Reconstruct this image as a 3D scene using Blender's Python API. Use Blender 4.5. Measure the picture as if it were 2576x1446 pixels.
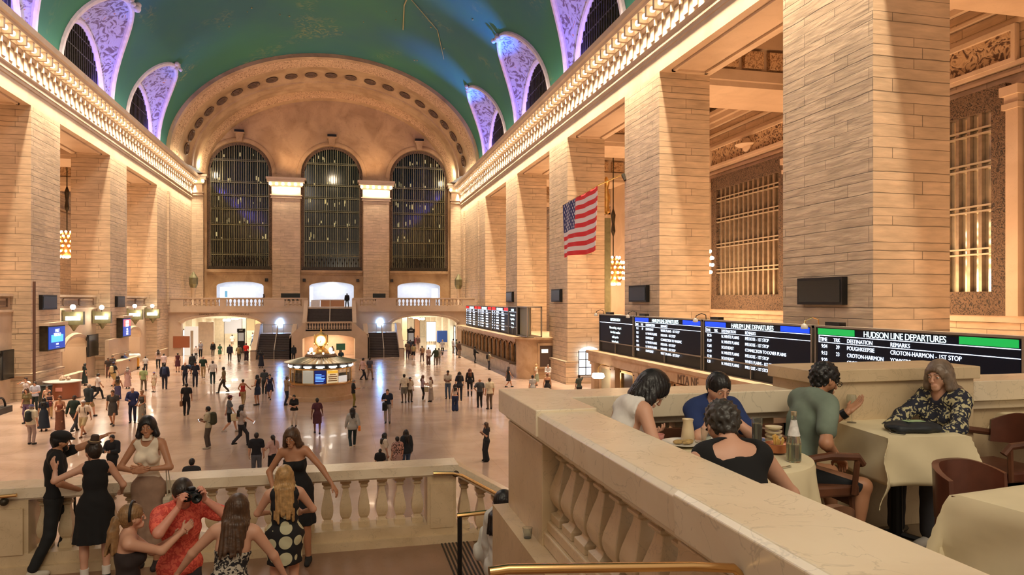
import bpy, bmesh, math, random
import numpy as np
from mathutils import Vector, Matrix, Euler
for _o in list(bpy.data.objects):
 bpy.data.objects.remove(_o)
SC = bpy.context.scene
COL = SC.collection
random.seed(7)
RNG = np.random.default_rng(7)
PI = math.pi
# -- camera
F, CX, HY, H = 1800.0, 1288.0, 755.0, 6.5
TH = math.atan(431 / 1800)
CT, ST = math.cos(TH), math.sin(TH)
cam_d = bpy.data.cameras.new('camera')
cam = bpy.data.objects.new('camera', cam_d)
COL.objects.link(cam)
cam.location = (0, 0, H)
cam.rotation_euler = (PI / 2, 0, -TH)
cam_d.sensor_width = 36.0
cam_d.lens = F / 2576 * 36.0
cam_d.shift_y = (HY - 723.0) / 2576
cam_d.clip_start = 0.05
cam_d.clip_end = 400
SC.camera = cam
# -- colour management, world, main lights
SC.view_settings.view_transform = 'Standard'
SC.view_settings.look = 'None'
SC.view_settings.gamma = 1.0
SC.view_settings.use_curve_mapping = False
SC.view_settings.exposure = 0.3
SC.cycles.use_denoising = True
SC.cycles.adaptive_threshold = 0.015
SC.cycles.max_bounces = 5
SC.cycles.diffuse_bounces = 3
SC.cycles.glossy_bounces = 3
SC.cycles.transmission_bounces = 4
SC.cycles.transparent_max_bounces = 6
SC.cycles.sample_clamp_indirect = 6.0
SC.cycles.caustics_reflective = False
SC.cycles.caustics_refractive = False
world = bpy.data.worlds.new('world')
SC.world = world
world.use_nodes = True
world.node_tree.nodes['Background'].inputs[0].default_value = (1.0, 0.80, 0.62, 1)
world.node_tree.nodes['Background'].inputs[1].default_value = 0.42
XL, XR, YE = -19.5, 17.1, 104.0
XC = (XL + XR) / 2
ZB = 4.9      # restaurant floor
ZL = 3.2      # stair landing
def light(name, kind, loc, power, color, size=1.0, size_y=None, rot=None, aim=None, spot=None, blend=0.5):
 d = bpy.data.lights.new(name, kind)
 d.energy = power
 d.color = color
 if kind == 'AREA':
  d.shape = 'RECTANGLE' if size_y else 'SQUARE'
  d.size = size
  if size_y:
   d.size_y = size_y
 else:
  d.shadow_soft_size = size
 if kind == 'SPOT':
  d.spot_size = math.radians(spot)
  d.spot_blend = blend
 o = bpy.data.objects.new(name, d)
 COL.objects.link(o)
 o.location = loc
 if aim is not None:
  v = Vector(aim) - Vector(loc)
  o.rotation_euler = v.to_track_quat('-Z', 'Y').to_euler()
 if rot is not None:
  o.rotation_euler = rot
 return o
WARM = (1.0, 0.79, 0.55)
WARM2 = (1.0, 0.60, 0.32)
WHITE = (0.93, 0.95, 1.0)
for s, xw in ((1, XR), (-1, XL)):
 light('cornice_downlight', 'AREA', (xw - s * 0.46, 57, 21.92), 9000 if s > 0 else 7500, WARM, 0.16, 94, rot=(0, 0, 0)).data.spread = math.radians(66)
 light('cove_light', 'AREA', (xw - s * 1.0, 55, 23.6), 750, (1.0, 0.86, 0.62), 0.3, 80, rot=(PI, s * 0.35, 0))
light('hall_fill_light', 'AREA', (-9, 50, 31.0), 4000, (1.0, 0.86, 0.74), 5, 64, rot=(0, 0, 0))  # added soft fill for the whole hall, no fixture hangs there
light('pier_spill_spot', 'SPOT', (XL + 1.2, 30, 23.2), 5200, (.66, .62, 1.0), .3, aim=(XR, 39.2, 12.5), spot=17, blend=.9)  # added spot standing in for lavender LED spill on the second right pier
light('pier_spill_spot', 'SPOT', (XL + 1.2, 14, 23.2), 5200, (1.0, .86, .70), .3, aim=(XR, 22.5, 13), spot=40, blend=.9)  # added spot that brightens the front of the nearest right pier
light('near_fill_light', 'AREA', (1, -5, 15), 560, (1.0, 0.88, 0.66), 6, 6, aim=(4, 7, 5))  # added fill behind the camera to brighten the terrace and landing
# -- pixel helpers (used to find points on real planes)
def ray(x, y):
 u = (x - CX) / F
 v = (HY - y) / F
 return (ST + u * CT, CT - u * ST, v)
def onX(x, y, X):
 d = ray(x, y)
 t = X / d[0]
 return (X, d[1] * t, H + d[2] * t)
def onY(x, y, Y):
 d = ray(x, y)
 t = Y / d[1]
 return (d[0] * t, Y, H + d[2] * t)
def onZ(x, y, Z):
 d = ray(x, y)
 t = (Z - H) / d[2]
 return (d[0] * t, d[1] * t, Z)
def atd(x, y, dep):
 d = ray(x, y)
 return (d[0] * dep, d[1] * dep, H + d[2] * dep)
# -- materials
MATS = {}
def mat(name, col, rough=0.6, metal=0.0, emit=0.0, ecol=None, var=0.0, vscale=3.0, bump=0.0, coat=0.0, alpha=1.0, trans=0.0, spec=0.5, sheen=0.0):
 if name in MATS:
  return MATS[name]
 m = bpy.data.materials.new(name)
 MATS[name] = m
 m.use_nodes = True
 nt = m.node_tree
 b = nt.nodes['Principled BSDF']
 b.inputs['Base Color'].default_value = (*col, 1)
 b.inputs['Roughness'].default_value = rough
 b.inputs['Metallic'].default_value = metal
 b.inputs['Coat Weight'].default_value = coat
 b.inputs['Specular IOR Level'].default_value = spec
 b.inputs['Sheen Weight'].default_value = sheen
 b.inputs['Transmission Weight'].default_value = trans
 b.inputs['Alpha'].default_value = alpha
 if emit:
  b.inputs['Emission Color'].default_value = (*(ecol or col), 1)
  b.inputs['Emission Strength'].default_value = emit
 if var or bump:
  tc = nt.nodes.new('ShaderNodeTexCoord')
  n = nt.nodes.new('ShaderNodeTexNoise')
  n.inputs['Scale'].default_value = vscale
  n.inputs['Detail'].default_value = 4
  nt.links.new(tc.outputs['Object'], n.inputs['Vector'])
  if var:
   r = nt.nodes.new('ShaderNodeValToRGB')
   r.color_ramp.elements[0].position = 0.3
   r.color_ramp.elements[1].position = 0.7
   r.color_ramp.elements[0].color = (*[c * (1 - var) for c in col], 1)
   r.color_ramp.elements[1].color = (*[min(1, c * (1 + var)) for c in col], 1)
   nt.links.new(n.outputs['Fac'], r.inputs['Fac'])
   nt.links.new(r.outputs['Color'], b.inputs['Base Color'])
  if bump:
   bp = nt.nodes.new('ShaderNodeBump')
   bp.inputs['Strength'].default_value = bump
   bp.inputs['Distance'].default_value = 0.02
   nt.links.new(n.outputs['Fac'], bp.inputs['Height'])
   nt.links.new(bp.outputs['Normal'], b.inputs['Normal'])
 return m
def wall_uv(nt):
 """world position turned into (along-wall, height) whichever way the wall faces"""
 g = nt.nodes.new('ShaderNodeNewGeometry')
 sp = nt.nodes.new('ShaderNodeSeparateXYZ')
 sn = nt.nodes.new('ShaderNodeSeparateXYZ')
 nt.links.new(g.outputs['Position'], sp.inputs[0])
 nt.links.new(g.outputs['True Normal'], sn.inputs[0])
 ab = nt.nodes.new('ShaderNodeMath'); ab.operation = 'ABSOLUTE'
 nt.links.new(sn.outputs['X'], ab.inputs[0])
 gt = nt.nodes.new('ShaderNodeMath'); gt.operation = 'GREATER_THAN'; gt.inputs[1].default_value = 0.6
 nt.links.new(ab.outputs[0], gt.inputs[0])
 mx = nt.nodes.new('ShaderNodeMix')
 nt.links.new(gt.outputs[0], mx.inputs[0])
 nt.links.new(sp.outputs['X'], mx.inputs[2])
 nt.links.new(sp.outputs['Y'], mx.inputs[3])
 cb = nt.nodes.new('ShaderNodeCombineXYZ')
 nt.links.new(mx.outputs[0], cb.inputs['X'])
 nt.links.new(sp.outputs['Z'], cb.inputs['Y'])
 return cb.outputs[0], g.outputs['Position']
def stone(name, col, course=0.42, blk=1.5, mortar=0.55, rough=0.55, bump=0.5, contrast=0.14, msize=0.012):
 """coursed limestone ashlar"""
 m = bpy.data.materials.new(name)
 MATS[name] = m
 m.use_nodes = True
 nt = m.node_tree
 b = nt.nodes['Principled BSDF']
 b.inputs['Roughness'].default_value = rough
 uv, pos = wall_uv(nt)
 nz = nt.nodes.new('ShaderNodeTexNoise'); nz.inputs['Scale'].default_value = 0.35; nz.inputs['Detail'].default_value = 3
 nt.links.new(pos, nz.inputs['Vector'])
 br = nt.nodes.new('ShaderNodeTexBrick')
 br.inputs['Scale'].default_value = 1.0
 br.inputs['Brick Width'].default_value = blk
 br.inputs['Row Height'].default_value = course
 br.inputs['Mortar Size'].default_value = msize
 br.inputs['Mortar Smooth'].default_value = 0.3
 br.offset_frequency = 2
 br.squash_frequency = 3
 br.squash = 0.7
 lo = [c * (1 - contrast) for c in col]
 hi = [min(1, c * (1 + contrast)) for c in col]
 br.inputs['Color1'].default_value = (*lo, 1)
 br.inputs['Color2'].default_value = (*hi, 1)
 br.inputs['Mortar'].default_value = (*[c * mortar for c in col], 1)
 sz = nt.nodes.new('ShaderNodeSeparateXYZ'); nt.links.new(uv, sz.inputs[0])
 n1 = nt.nodes.new('ShaderNodeTexNoise'); n1.noise_dimensions = '1D'; n1.inputs['Scale'].default_value = 1.6; n1.inputs['Detail'].default_value = 2
 nt.links.new(sz.outputs['Y'], n1.inputs['W'])
 n0 = nt.nodes.new('ShaderNodeTexNoise'); n0.inputs['Scale'].default_value = 1.1; n0.inputs['Detail'].default_value = 3
 nt.links.new(pos, n0.inputs['Vector'])
 a1 = nt.nodes.new('ShaderNodeMath'); a1.operation = 'MULTIPLY_ADD'; a1.inputs[1].default_value = 0.38
 nt.links.new(n1.outputs['Fac'], a1.inputs[0]); nt.links.new(sz.outputs['Y'], a1.inputs[2])
 a2 = nt.nodes.new('ShaderNodeMath'); a2.operation = 'MULTIPLY_ADD'; a2.inputs[1].default_value = 0.05
 nt.links.new(n0.outputs['Fac'], a2.inputs[0]); nt.links.new(a1.outputs[0], a2.inputs[2])
 cz = nt.nodes.new('ShaderNodeCombineXYZ'); nt.links.new(sz.outputs['X'], cz.inputs['X']); nt.links.new(a2.outputs[0], cz.inputs['Y'])
 nt.links.new(cz.outputs[0], br.inputs['Vector'])
 n2 = nt.nodes.new('ShaderNodeTexNoise'); n2.inputs['Scale'].default_value = 2.2; n2.inputs['Detail'].default_value = 6
 mp = nt.nodes.new('ShaderNodeMapping'); mp.inputs['Scale'].default_value = (0.5, 2.2, 1)
 nt.links.new(uv, mp.inputs[0]); nt.links.new(mp.outputs[0], n2.inputs['Vector'])
 mm = nt.nodes.new('ShaderNodeMapRange'); mm.inputs[1].default_value = 0.3; mm.inputs[2].default_value = 0.7
 mm.inputs[3].default_value = 0.80; mm.inputs[4].default_value = 1.12
 nt.links.new(n2.outputs['Fac'], mm.inputs[0])
 m2 = nt.nodes.new('ShaderNodeMapRange'); m2.inputs[1].default_value = 0.35; m2.inputs[2].default_value = 0.65
 m2.inputs[3].default_value = 0.88; m2.inputs[4].default_value = 1.08
 nt.links.new(nz.outputs['Fac'], m2.inputs[0])
 mu = nt.nodes.new('ShaderNodeMath'); mu.operation = 'MULTIPLY'
 nt.links.new(mm.outputs[0], mu.inputs[0]); nt.links.new(m2.outputs[0], mu.inputs[1])
 vm = nt.nodes.new('ShaderNodeVectorMath'); vm.operation = 'SCALE'
 nt.links.new(br.outputs['Color'], vm.inputs[0]); nt.links.new(mu.outputs[0], vm.inputs['Scale'])
 nt.links.new(vm.outputs[0], b.inputs['Base Color'])
 bp = nt.nodes.new('ShaderNodeBump'); bp.inputs['Strength'].default_value = bump; bp.inputs['Distance'].default_value = 0.02
 ad = nt.nodes.new('ShaderNodeMath'); ad.operation = 'MULTIPLY_ADD'; ad.inputs[1].default_value = -1.0
 nt.links.new(br.outputs['Fac'], ad.inputs[0]); nt.links.new(n2.outputs['Fac'], ad.inputs[2])
 nt.links.new(ad.outputs[0], bp.inputs['Height'])
 nt.links.new(bp.outputs['Normal'], b.inputs['Normal'])
 return m
def marble(name, col, col2, rough=0.35, scale=1.2, vein=0.5, tile=None, coat=0.0, bump=0.15):
 """veined honed stone"""
 m = bpy.data.materials.new(name)
 MATS[name] = m
 m.use_nodes = True
 nt = m.node_tree
 b = nt.nodes['Principled BSDF']
 b.inputs['Roughness'].default_value = rough
 b.inputs['Coat Weight'].default_value = coat
 g = nt.nodes.new('ShaderNodeNewGeometry')
 n = nt.nodes.new('ShaderNodeTexNoise'); n.inputs['Scale'].default_value = scale; n.inputs['Detail'].default_value = 8
 n.inputs['Distortion'].default_value = 0.8
 nt.links.new(g.outputs['Position'], n.inputs['Vector'])
 r = nt.nodes.new('ShaderNodeValToRGB')
 r.color_ramp.elements[0].position = 0.35; r.color_ramp.elements[0].color = (*col2, 1)
 r.color_ramp.elements[1].position = 0.6; r.color_ramp.elements[1].color = (*col, 1)
 nt.links.new(n.outputs['Fac'], r.inputs['Fac'])
 out = r.outputs['Color']
 if vein:
  v = nt.nodes.new('ShaderNodeTexNoise'); v.inputs['Scale'].default_value = scale * 2.3; v.inputs['Detail'].default_value = 5
  v.inputs['Distortion'].default_value = 1.6
  nt.links.new(g.outputs['Position'], v.inputs['Vector'])
  a = nt.nodes.new('ShaderNodeMath'); a.operation = 'SUBTRACT'; a.inputs[1].default_value = 0.5
  c = nt.nodes.new('ShaderNodeMath'); c.operation = 'ABSOLUTE'
  nt.links.new(v.outputs['Fac'], a.inputs[0]); nt.links.new(a.outputs[0], c.inputs[0])
  mr = nt.nodes.new('ShaderNodeMapRange'); mr.inputs[1].default_value = 0.0; mr.inputs[2].default_value = 0.012
  mr.inputs[3].default_value = 1 - vein * 0.5; mr.inputs[4].default_value = 1.0
  nt.links.new(c.outputs[0], mr.inputs[0])
  vm = nt.nodes.new('ShaderNodeVectorMath'); vm.operation = 'SCALE'
  nt.links.new(out, vm.inputs[0]); nt.links.new(mr.outputs[0], vm.inputs['Scale'])
  out = vm.outputs[0]
 if tile:
  br = nt.nodes.new('ShaderNodeTexBrick'); br.offset = 0.0; br.inputs['Scale'].default_value = 1.0
  br.inputs['Brick Width'].default_value = tile[0]; br.inputs['Row Height'].default_value = tile[1]
  br.inputs['Mortar Size'].default_value = tile[2]; br.inputs['Mortar Smooth'].default_value = 0.4
  br.inputs['Color1'].default_value = (0.93, 0.93, 0.93, 1); br.inputs['Color2'].default_value = (1, 1, 1, 1)
  br.inputs['Mortar'].default_value = (0.84, 0.82, 0.80, 1)
  nt.links.new(g.outputs['Position'], br.inputs['Vector'])
  mx = nt.nodes.new('ShaderNodeVectorMath'); mx.operation = 'MULTIPLY'
  nt.links.new(out, mx.inputs[0]); nt.links.new(br.outputs['Color'], mx.inputs[1])
  out = mx.outputs[0]
 nt.links.new(out, b.inputs['Base Color'])
 bp = nt.nodes.new('ShaderNodeBump'); bp.inputs['Strength'].default_value = bump; bp.inputs['Distance'].default_value = 0.01
 nt.links.new(n.outputs['Fac'], bp.inputs['Height']); nt.links.new(bp.outputs['Normal'], b.inputs['Normal'])
 return m
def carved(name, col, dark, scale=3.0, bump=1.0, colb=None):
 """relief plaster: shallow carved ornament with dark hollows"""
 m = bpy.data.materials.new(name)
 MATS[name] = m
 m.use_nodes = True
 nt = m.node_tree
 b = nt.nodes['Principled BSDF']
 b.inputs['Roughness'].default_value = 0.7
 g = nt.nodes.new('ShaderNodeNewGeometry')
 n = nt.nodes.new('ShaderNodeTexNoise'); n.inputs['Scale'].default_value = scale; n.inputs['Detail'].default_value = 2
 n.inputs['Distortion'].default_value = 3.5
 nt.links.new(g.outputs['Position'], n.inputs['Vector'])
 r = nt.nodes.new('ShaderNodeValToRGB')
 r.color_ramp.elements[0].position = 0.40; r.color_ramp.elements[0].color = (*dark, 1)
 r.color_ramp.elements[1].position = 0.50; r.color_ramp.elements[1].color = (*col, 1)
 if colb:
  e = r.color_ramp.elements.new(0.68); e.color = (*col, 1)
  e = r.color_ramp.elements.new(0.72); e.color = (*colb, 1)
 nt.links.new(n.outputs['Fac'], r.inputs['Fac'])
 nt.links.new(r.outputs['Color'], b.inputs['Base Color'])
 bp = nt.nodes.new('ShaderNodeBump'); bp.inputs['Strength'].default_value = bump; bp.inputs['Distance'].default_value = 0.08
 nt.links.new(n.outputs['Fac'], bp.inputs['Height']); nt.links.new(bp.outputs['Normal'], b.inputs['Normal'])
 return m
STONE = stone('limestone_ashlar', (0.61, 0.465, 0.32), course=0.38, blk=3.4, contrast=.07, mortar=.38, msize=.016, bump=.6)
STONE_E = stone('limestone_east', (0.60, 0.46, 0.32), course=0.40, blk=1.8, bump=0.7, contrast=.08)
PLAIN = marble('plain_limestone', (0.62, 0.48, 0.35), (0.54, 0.41, 0.29), rough=0.6, scale=0.5, vein=0.15)
PLASTER = marble('tympanum_stone', (0.48, 0.33, 0.185), (0.33, 0.21, 0.11), rough=0.7, scale=0.35, vein=0.5)
BOTTI = marble('botticino_marble', (0.66, 0.51, 0.32), (0.56, 0.42, 0.25), rough=0.38, scale=2.0, vein=0.35, bump=0.25)
BOTTI_TOP = marble('polished_marble_coping', (0.82, 0.71, 0.53), (0.72, 0.60, 0.43), rough=0.25, scale=1.6, vein=0.4, bump=0.1)
FLOOR = marble('polished_floor', (0.52, 0.38, 0.30), (0.40, 0.275, 0.205), rough=0.21, scale=0.35, vein=0.2, tile=(1.5, 1.5, 0.012), coat=0.15, bump=0.8)
LANDF = marble('landing_floor_stone', (0.33, 0.19, 0.12), (0.26, 0.15, 0.09), rough=0.4, scale=1.2, vein=0.3)
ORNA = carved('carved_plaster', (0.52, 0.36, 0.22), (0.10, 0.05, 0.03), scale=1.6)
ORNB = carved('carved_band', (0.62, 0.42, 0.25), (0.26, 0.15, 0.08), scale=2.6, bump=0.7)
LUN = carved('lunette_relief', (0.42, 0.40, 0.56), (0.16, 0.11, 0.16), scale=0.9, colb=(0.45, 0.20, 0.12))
LUNEDGE = mat('lunette_border', (0.66, 0.56, 0.60), 0.6, var=0.1)
BRONZE = mat('dark_bronze', (0.055, 0.045, 0.03), 0.45, 0.6, var=0.3)
BRONZE2 = mat('olive_bronze_bar', (0.19, 0.18, 0.10), 0.4, 0.5, var=0.2)
GILT = mat('gilded_bronze', (0.75, 0.48, 0.16), 0.3, 0.9, var=0.2, bump=0.2)
BRASS = mat('brass', (0.78, 0.48, 0.20), 0.22, 1.0)
NIGHT = mat('night_glass', (0.008, 0.012, 0.012), 0.12, spec=0.6)
BLACKGL = mat('black_screen', (0.006, 0.010, 0.010), 0.25)
BLACK = mat('black_metal', (0.012, 0.012, 0.013), 0.4, 0.4)
DKGREY = mat('dark_grey_panel', (0.03, 0.03, 0.03), 0.5, 0.2, var=0.2)
BULB = mat('lamp_bulb', (1, 0.82, 0.55), 0.3, emit=7.0, ecol=(1, 0.80, 0.52))
BULBW = mat('white_lamp', (1, 0.95, 0.9), 0.3, emit=8.0, ecol=(1, 0.9, 0.75))
STOREW = mat('store_white', (0.82, 0.85, 0.92), 0.6, var=0.04)
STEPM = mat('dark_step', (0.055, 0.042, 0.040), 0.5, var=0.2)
WOOD = mat('brown_wood', (0.12, 0.045, 0.022), 0.4, var=0.35, vscale=6)
LEATHER = mat('brown_leather', (0.11, 0.035, 0.02), 0.32, var=0.2, vscale=8, bump=0.1)
CLOTH = mat('cream_tablecloth', (0.74, 0.64, 0.42), 0.8, var=0.05, vscale=5, bump=0.15)
PORC = mat('white_porcelain', (0.78, 0.76, 0.70), 0.2)
GLASS = mat('clear_glass', (0.9, 0.93, 0.88), 0.03, trans=0.95)
def sky_mat():
 m = bpy.data.materials.new('painted_sky_ceiling')
 m.use_nodes = True
 nt = m.node_tree
 b = nt.nodes['Principled BSDF']
 b.inputs['Roughness'].default_value = 0.75
 g = nt.nodes.new('ShaderNodeNewGeometry')
 n = nt.nodes.new('ShaderNodeTexNoise'); n.inputs['Scale'].default_value = 0.09; n.inputs['Detail'].default_value = 4
 nt.links.new(g.outputs['Position'], n.inputs['Vector'])
 r = nt.nodes.new('ShaderNodeValToRGB')
 r.color_ramp.elements[0].position = 0.36; r.color_ramp.elements[0].color = (0.020, 0.120, 0.125, 1)
 r.color_ramp.elements[1].position = 0.64; r.color_ramp.elements[1].color = (0.030, 0.165, 0.095, 1)
 nt.links.new(n.outputs['Fac'], r.inputs['Fac'])
 f = nt.nodes.new('ShaderNodeTexNoise'); f.inputs['Scale'].default_value = 1.1; f.inputs['Detail'].default_value = 6; f.inputs['Distortion'].default_value = 2
 nt.links.new(g.outputs['Position'], f.inputs['Vector'])
 p = nt.nodes.new('ShaderNodeTexNoise'); p.inputs['Scale'].default_value = 0.16; p.inputs['Detail'].default_value = 2
 nt.links.new(g.outputs['Position'], p.inputs['Vector'])
 a = nt.nodes.new('ShaderNodeMapRange'); a.inputs[1].default_value = 0.58; a.inputs[2].default_value = 0.72
 nt.links.new(p.outputs['Fac'], a.inputs[0])
 c = nt.nodes.new('ShaderNodeMapRange'); c.inputs[1].default_value = 0.50; c.inputs[2].default_value = 0.62
 nt.links.new(f.outputs['Fac'], c.inputs[0])
 mu = nt.nodes.new('ShaderNodeMath'); mu.operation = 'MULTIPLY'
 nt.links.new(a.outputs[0], mu.inputs[0]); nt.links.new(c.outputs[0], mu.inputs[1])
 m3 = nt.nodes.new('ShaderNodeMath'); m3.operation = 'MULTIPLY'; m3.inputs[1].default_value = 0.55
 nt.links.new(mu.outputs[0], m3.inputs[0])
 mx = nt.nodes.new('ShaderNodeMix'); mx.data_type = 'RGBA'
 nt.links.new(m3.outputs[0], mx.inputs[0]); nt.links.new(r.outputs['Color'], mx.inputs[6])
 mx.inputs[7].default_value = (0.26, 0.28, 0.10, 1)
 nt.links.new(mx.outputs[2], b.inputs['Base Color'])
 return m
SKYM = sky_mat()
# -- mesh helpers
def wmat(o):
 M = o.matrix_basis.copy()
 if o.parent is not None:
  M = wmat(o.parent) @ o.matrix_parent_inverse @ M
 return M
def adopt(o, parent, world=True):
 o.parent = parent
 if world:
  o.matrix_parent_inverse = wmat(parent).inverted()
class MB:
 def __init__(s):
  s.v = []
  s.f = []
  s.mi = []
  s.cur = 0
 def add(s, vs, fs):
  o = len(s.v)
  s.v.extend(vs)
  for f in fs:
   s.f.append([i + o for i in f])
   s.mi.append(s.cur)
  return s
 def box(s, x0, y0, z0, x1, y1, z1):
  x0, x1 = min(x0, x1), max(x0, x1); y0, y1 = min(y0, y1), max(y0, y1); z0, z1 = min(z0, z1), max(z0, z1)
  v = [(x0, y0, z0), (x1, y0, z0), (x1, y1, z0), (x0, y1, z0), (x0, y0, z1), (x1, y0, z1), (x1, y1, z1), (x0, y1, z1)]
  return s.add(v, [(0, 3, 2, 1), (4, 5, 6, 7), (0, 1, 5, 4), (1, 2, 6, 5), (2, 3, 7, 6), (3, 0, 4, 7)])
 def prism(s, pts, axis, a, b):
  """pts: 2D outline in the two remaining axes (x: (y,z); y: (x,z); z: (x,y))"""
  n = len(pts)
  def p3(p, t):
   return {'x': (t, p[0], p[1]), 'y': (p[0], t, p[1]), 'z': (p[0], p[1], t)}[axis]
  v = [p3(p, a) for p in pts] + [p3(p, b) for p in pts]
  f = [tuple(range(n))[::-1], tuple(range(n, 2 * n))] + [(i, (i + 1) % n, n + (i + 1) % n, n + i) for i in range(n)]
  return s.add(v, f)
 def strip(s, pts, axis, a, b):
  """open profile swept along an axis, no caps"""
  n = len(pts)
  def p3(p, t):
   return {'x': (t, p[0], p[1]), 'y': (p[0], t, p[1]), 'z': (p[0], p[1], t)}[axis]
  v = [p3(p, a) for p in pts] + [p3(p, b) for p in pts]
  return s.add(v, [(i, i + 1, n + i + 1, n + i) for i in range(n - 1)])
 def lathe(s, prof, c=(0, 0, 0), seg=16, rot=0.0, a0=0.0, a1=2 * PI, sq=(1, 1)):
  full = abs(a1 - a0 - 2 * PI) < 1e-6
  m = seg if full else seg + 1
  v = []
  for (r, z) in prof:
   for k in range(m):
    a = rot + a0 + (a1 - a0) * k / seg
    v.append((c[0] + r * math.cos(a) * sq[0], c[1] + r * math.sin(a) * sq[1], c[2] + z))
  f = []
  for i in range(len(prof) - 1):
   for k in range(seg):
    k2 = (k + 1) % m
    f.append((i * m + k, i * m + k2, (i + 1) * m + k2, (i + 1) * m + k))
  if full:
   if prof[0][0] > 1e-5: f.append(tuple(range(m))[::-1])
   if prof[-1][0] > 1e-5: f.append(tuple((len(prof) - 1) * m + k for k in range(m)))
  return s.add(v, f)
 def tube(s, pts, r, seg=8, taper=None):
  pts = [Vector(p) for p in pts]
  n = len(pts)
  v = []
  up = Vector((0, 0, 1))
  prev = None
  for i, p in enumerate(pts):
   d = (pts[min(i + 1, n - 1)] - pts[max(i - 1, 0)]).normalized()
   if prev is None:
    a = d.cross(up)
    if a.length < 1e-3: a = d.cross(Vector((1, 0, 0)))
    a.normalize()
   else:
    a = (prev - d * prev.dot(d))
    if a.length < 1e-4: a = d.cross(up)
    a.normalize()
   prev = a
   b = d.cross(a)
   rr = r if taper is None else r * taper[i]
   for k in range(seg):
    t = 2 * PI * k / seg
    q = p + a * (math.cos(t) * rr) + b * (math.sin(t) * rr)
    v.append(tuple(q))
  f = [(i * seg + k, i * seg + (k + 1) % seg, (i + 1) * seg + (k + 1) % seg, (i + 1) * seg + k) for i in range(n - 1) for k in range(seg)]
  f += [tuple(range(seg))[::-1], tuple((n - 1) * seg + k for k in range(seg))]
  return s.add(v, f)
 def sphere(s, c, r, seg=10, rings=6, sc=(1, 1, 1)):
  prof = [(max(1e-6, r * math.sin(PI * i / rings)), -r * math.cos(PI * i / rings)) for i in range(rings + 1)]
  v = []
  for (rr, z) in prof:
   for k in range(seg):
    a = 2 * PI * k / seg
    v.append((c[0] + rr * math.cos(a) * sc[0], c[1] + rr * math.sin(a) * sc[1], c[2] + z * sc[2]))
  f = [(i * seg + k, i * seg + (k + 1) % seg, (i + 1) * seg + (k + 1) % seg, (i + 1) * seg + k) for i in range(rings) for k in range(seg)]
  return s.add(v, f)
 def xf(s, M):
  s.v = [tuple(M @ Vector(p)) for p in s.v]
  return s
 def build(s, name, mats, parent=None, smooth=False, bevel=0.0, world=True):
  me = bpy.data.meshes.new(name)
  me.from_pydata(s.v, [], s.f)
  if not isinstance(mats, (list, tuple)): mats = [mats]
  for m in mats: me.materials.append(m)
  if len(mats) > 1:
   me.polygons.foreach_set('material_index', s.mi)
  if smooth:
   me.polygons.foreach_set('use_smooth', [True] * len(me.polygons))
  me.update()
  bm = bmesh.new(); bm.from_mesh(me); bmesh.ops.recalc_face_normals(bm, faces=bm.faces); bm.to_mesh(me); bm.free()
  o = bpy.data.objects.new(name, me)
  COL.objects.link(o)
  if parent is not None:
   adopt(o, parent, world)
  if smooth:
   try:
    me.set_sharp_from_angle(angle=math.radians(40))
   except Exception:
    pass
  if bevel:
   bv = o.modifiers.new('bevel', 'BEVEL'); bv.width = bevel; bv.segments = 2; bv.limit_method = 'ANGLE'; bv.angle_limit = math.radians(40)
  return o
def tag(o, label=None, cat=None, group=None, kind=None):
 if label: o['label'] = label
 if cat: o['category'] = cat
 if group: o['group'] = group
 if kind: o['kind'] = kind
 return o
def empty(name, loc=(0, 0, 0), rz=0.0, label=None, cat=None, group=None, kind=None):
 o = bpy.data.objects.new(name, None)
 COL.objects.link(o)
 o.location = loc
 o.rotation_euler = (0, 0, rz)
 o.empty_display_size = 0.1
 return tag(o, label, cat, group, kind)
def struct(name, mb, m, label=None, parent=None, smooth=False, bevel=0.0):
 o = mb.build(name, m, parent, smooth, bevel)
 if parent is None: tag(o, label, None, None, 'structure')
 return o
def dup(o, parent=None):
 c = o.copy()
 COL.objects.link(c)
 if parent is not None:
  c.parent = parent
  c.matrix_parent_inverse = o.matrix_parent_inverse.copy()
 return c
def copy_tree(o, parent=None):
 c = dup(o, parent)
 for ch in [x for x in bpy.data.objects if x.parent == o]:
  copy_tree(ch, c)
 return c
def text(name, body, loc, size, m, parent=None, face='-x', align='LEFT', spacing=1.0, width=1.0, ext=0.004):
 c = bpy.data.curves.new(name, 'FONT')
 c.body = body
 c.size = size
 c.align_x = align
 c.align_y = 'TOP'
 c.space_line = spacing
 c.extrude = ext
 c.space_character = width
 c.materials.append(m)
 t = bpy.data.objects.new(name + '_curve', c)
 me = bpy.data.meshes.new_from_object(t)
 bpy.data.objects.remove(t)
 bpy.data.curves.remove(c)
 me.name = name
 o = bpy.data.objects.new(name, me)
 COL.objects.link(o)
 ax = {'-x': ((0, -1, 0), (0, 0, 1), (-1, 0, 0)), '+x': ((0, 1, 0), (0, 0, 1), (1, 0, 0)), '-y': ((1, 0, 0), (0, 0, 1), (0, -1, 0))}[face]
 M = Matrix((ax[0], ax[1], ax[2])).transposed().to_4x4()
 M.translation = Vector(loc)
 if parent is not None:
  adopt(o, parent)
 o.matrix_basis = M
 return o
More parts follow.
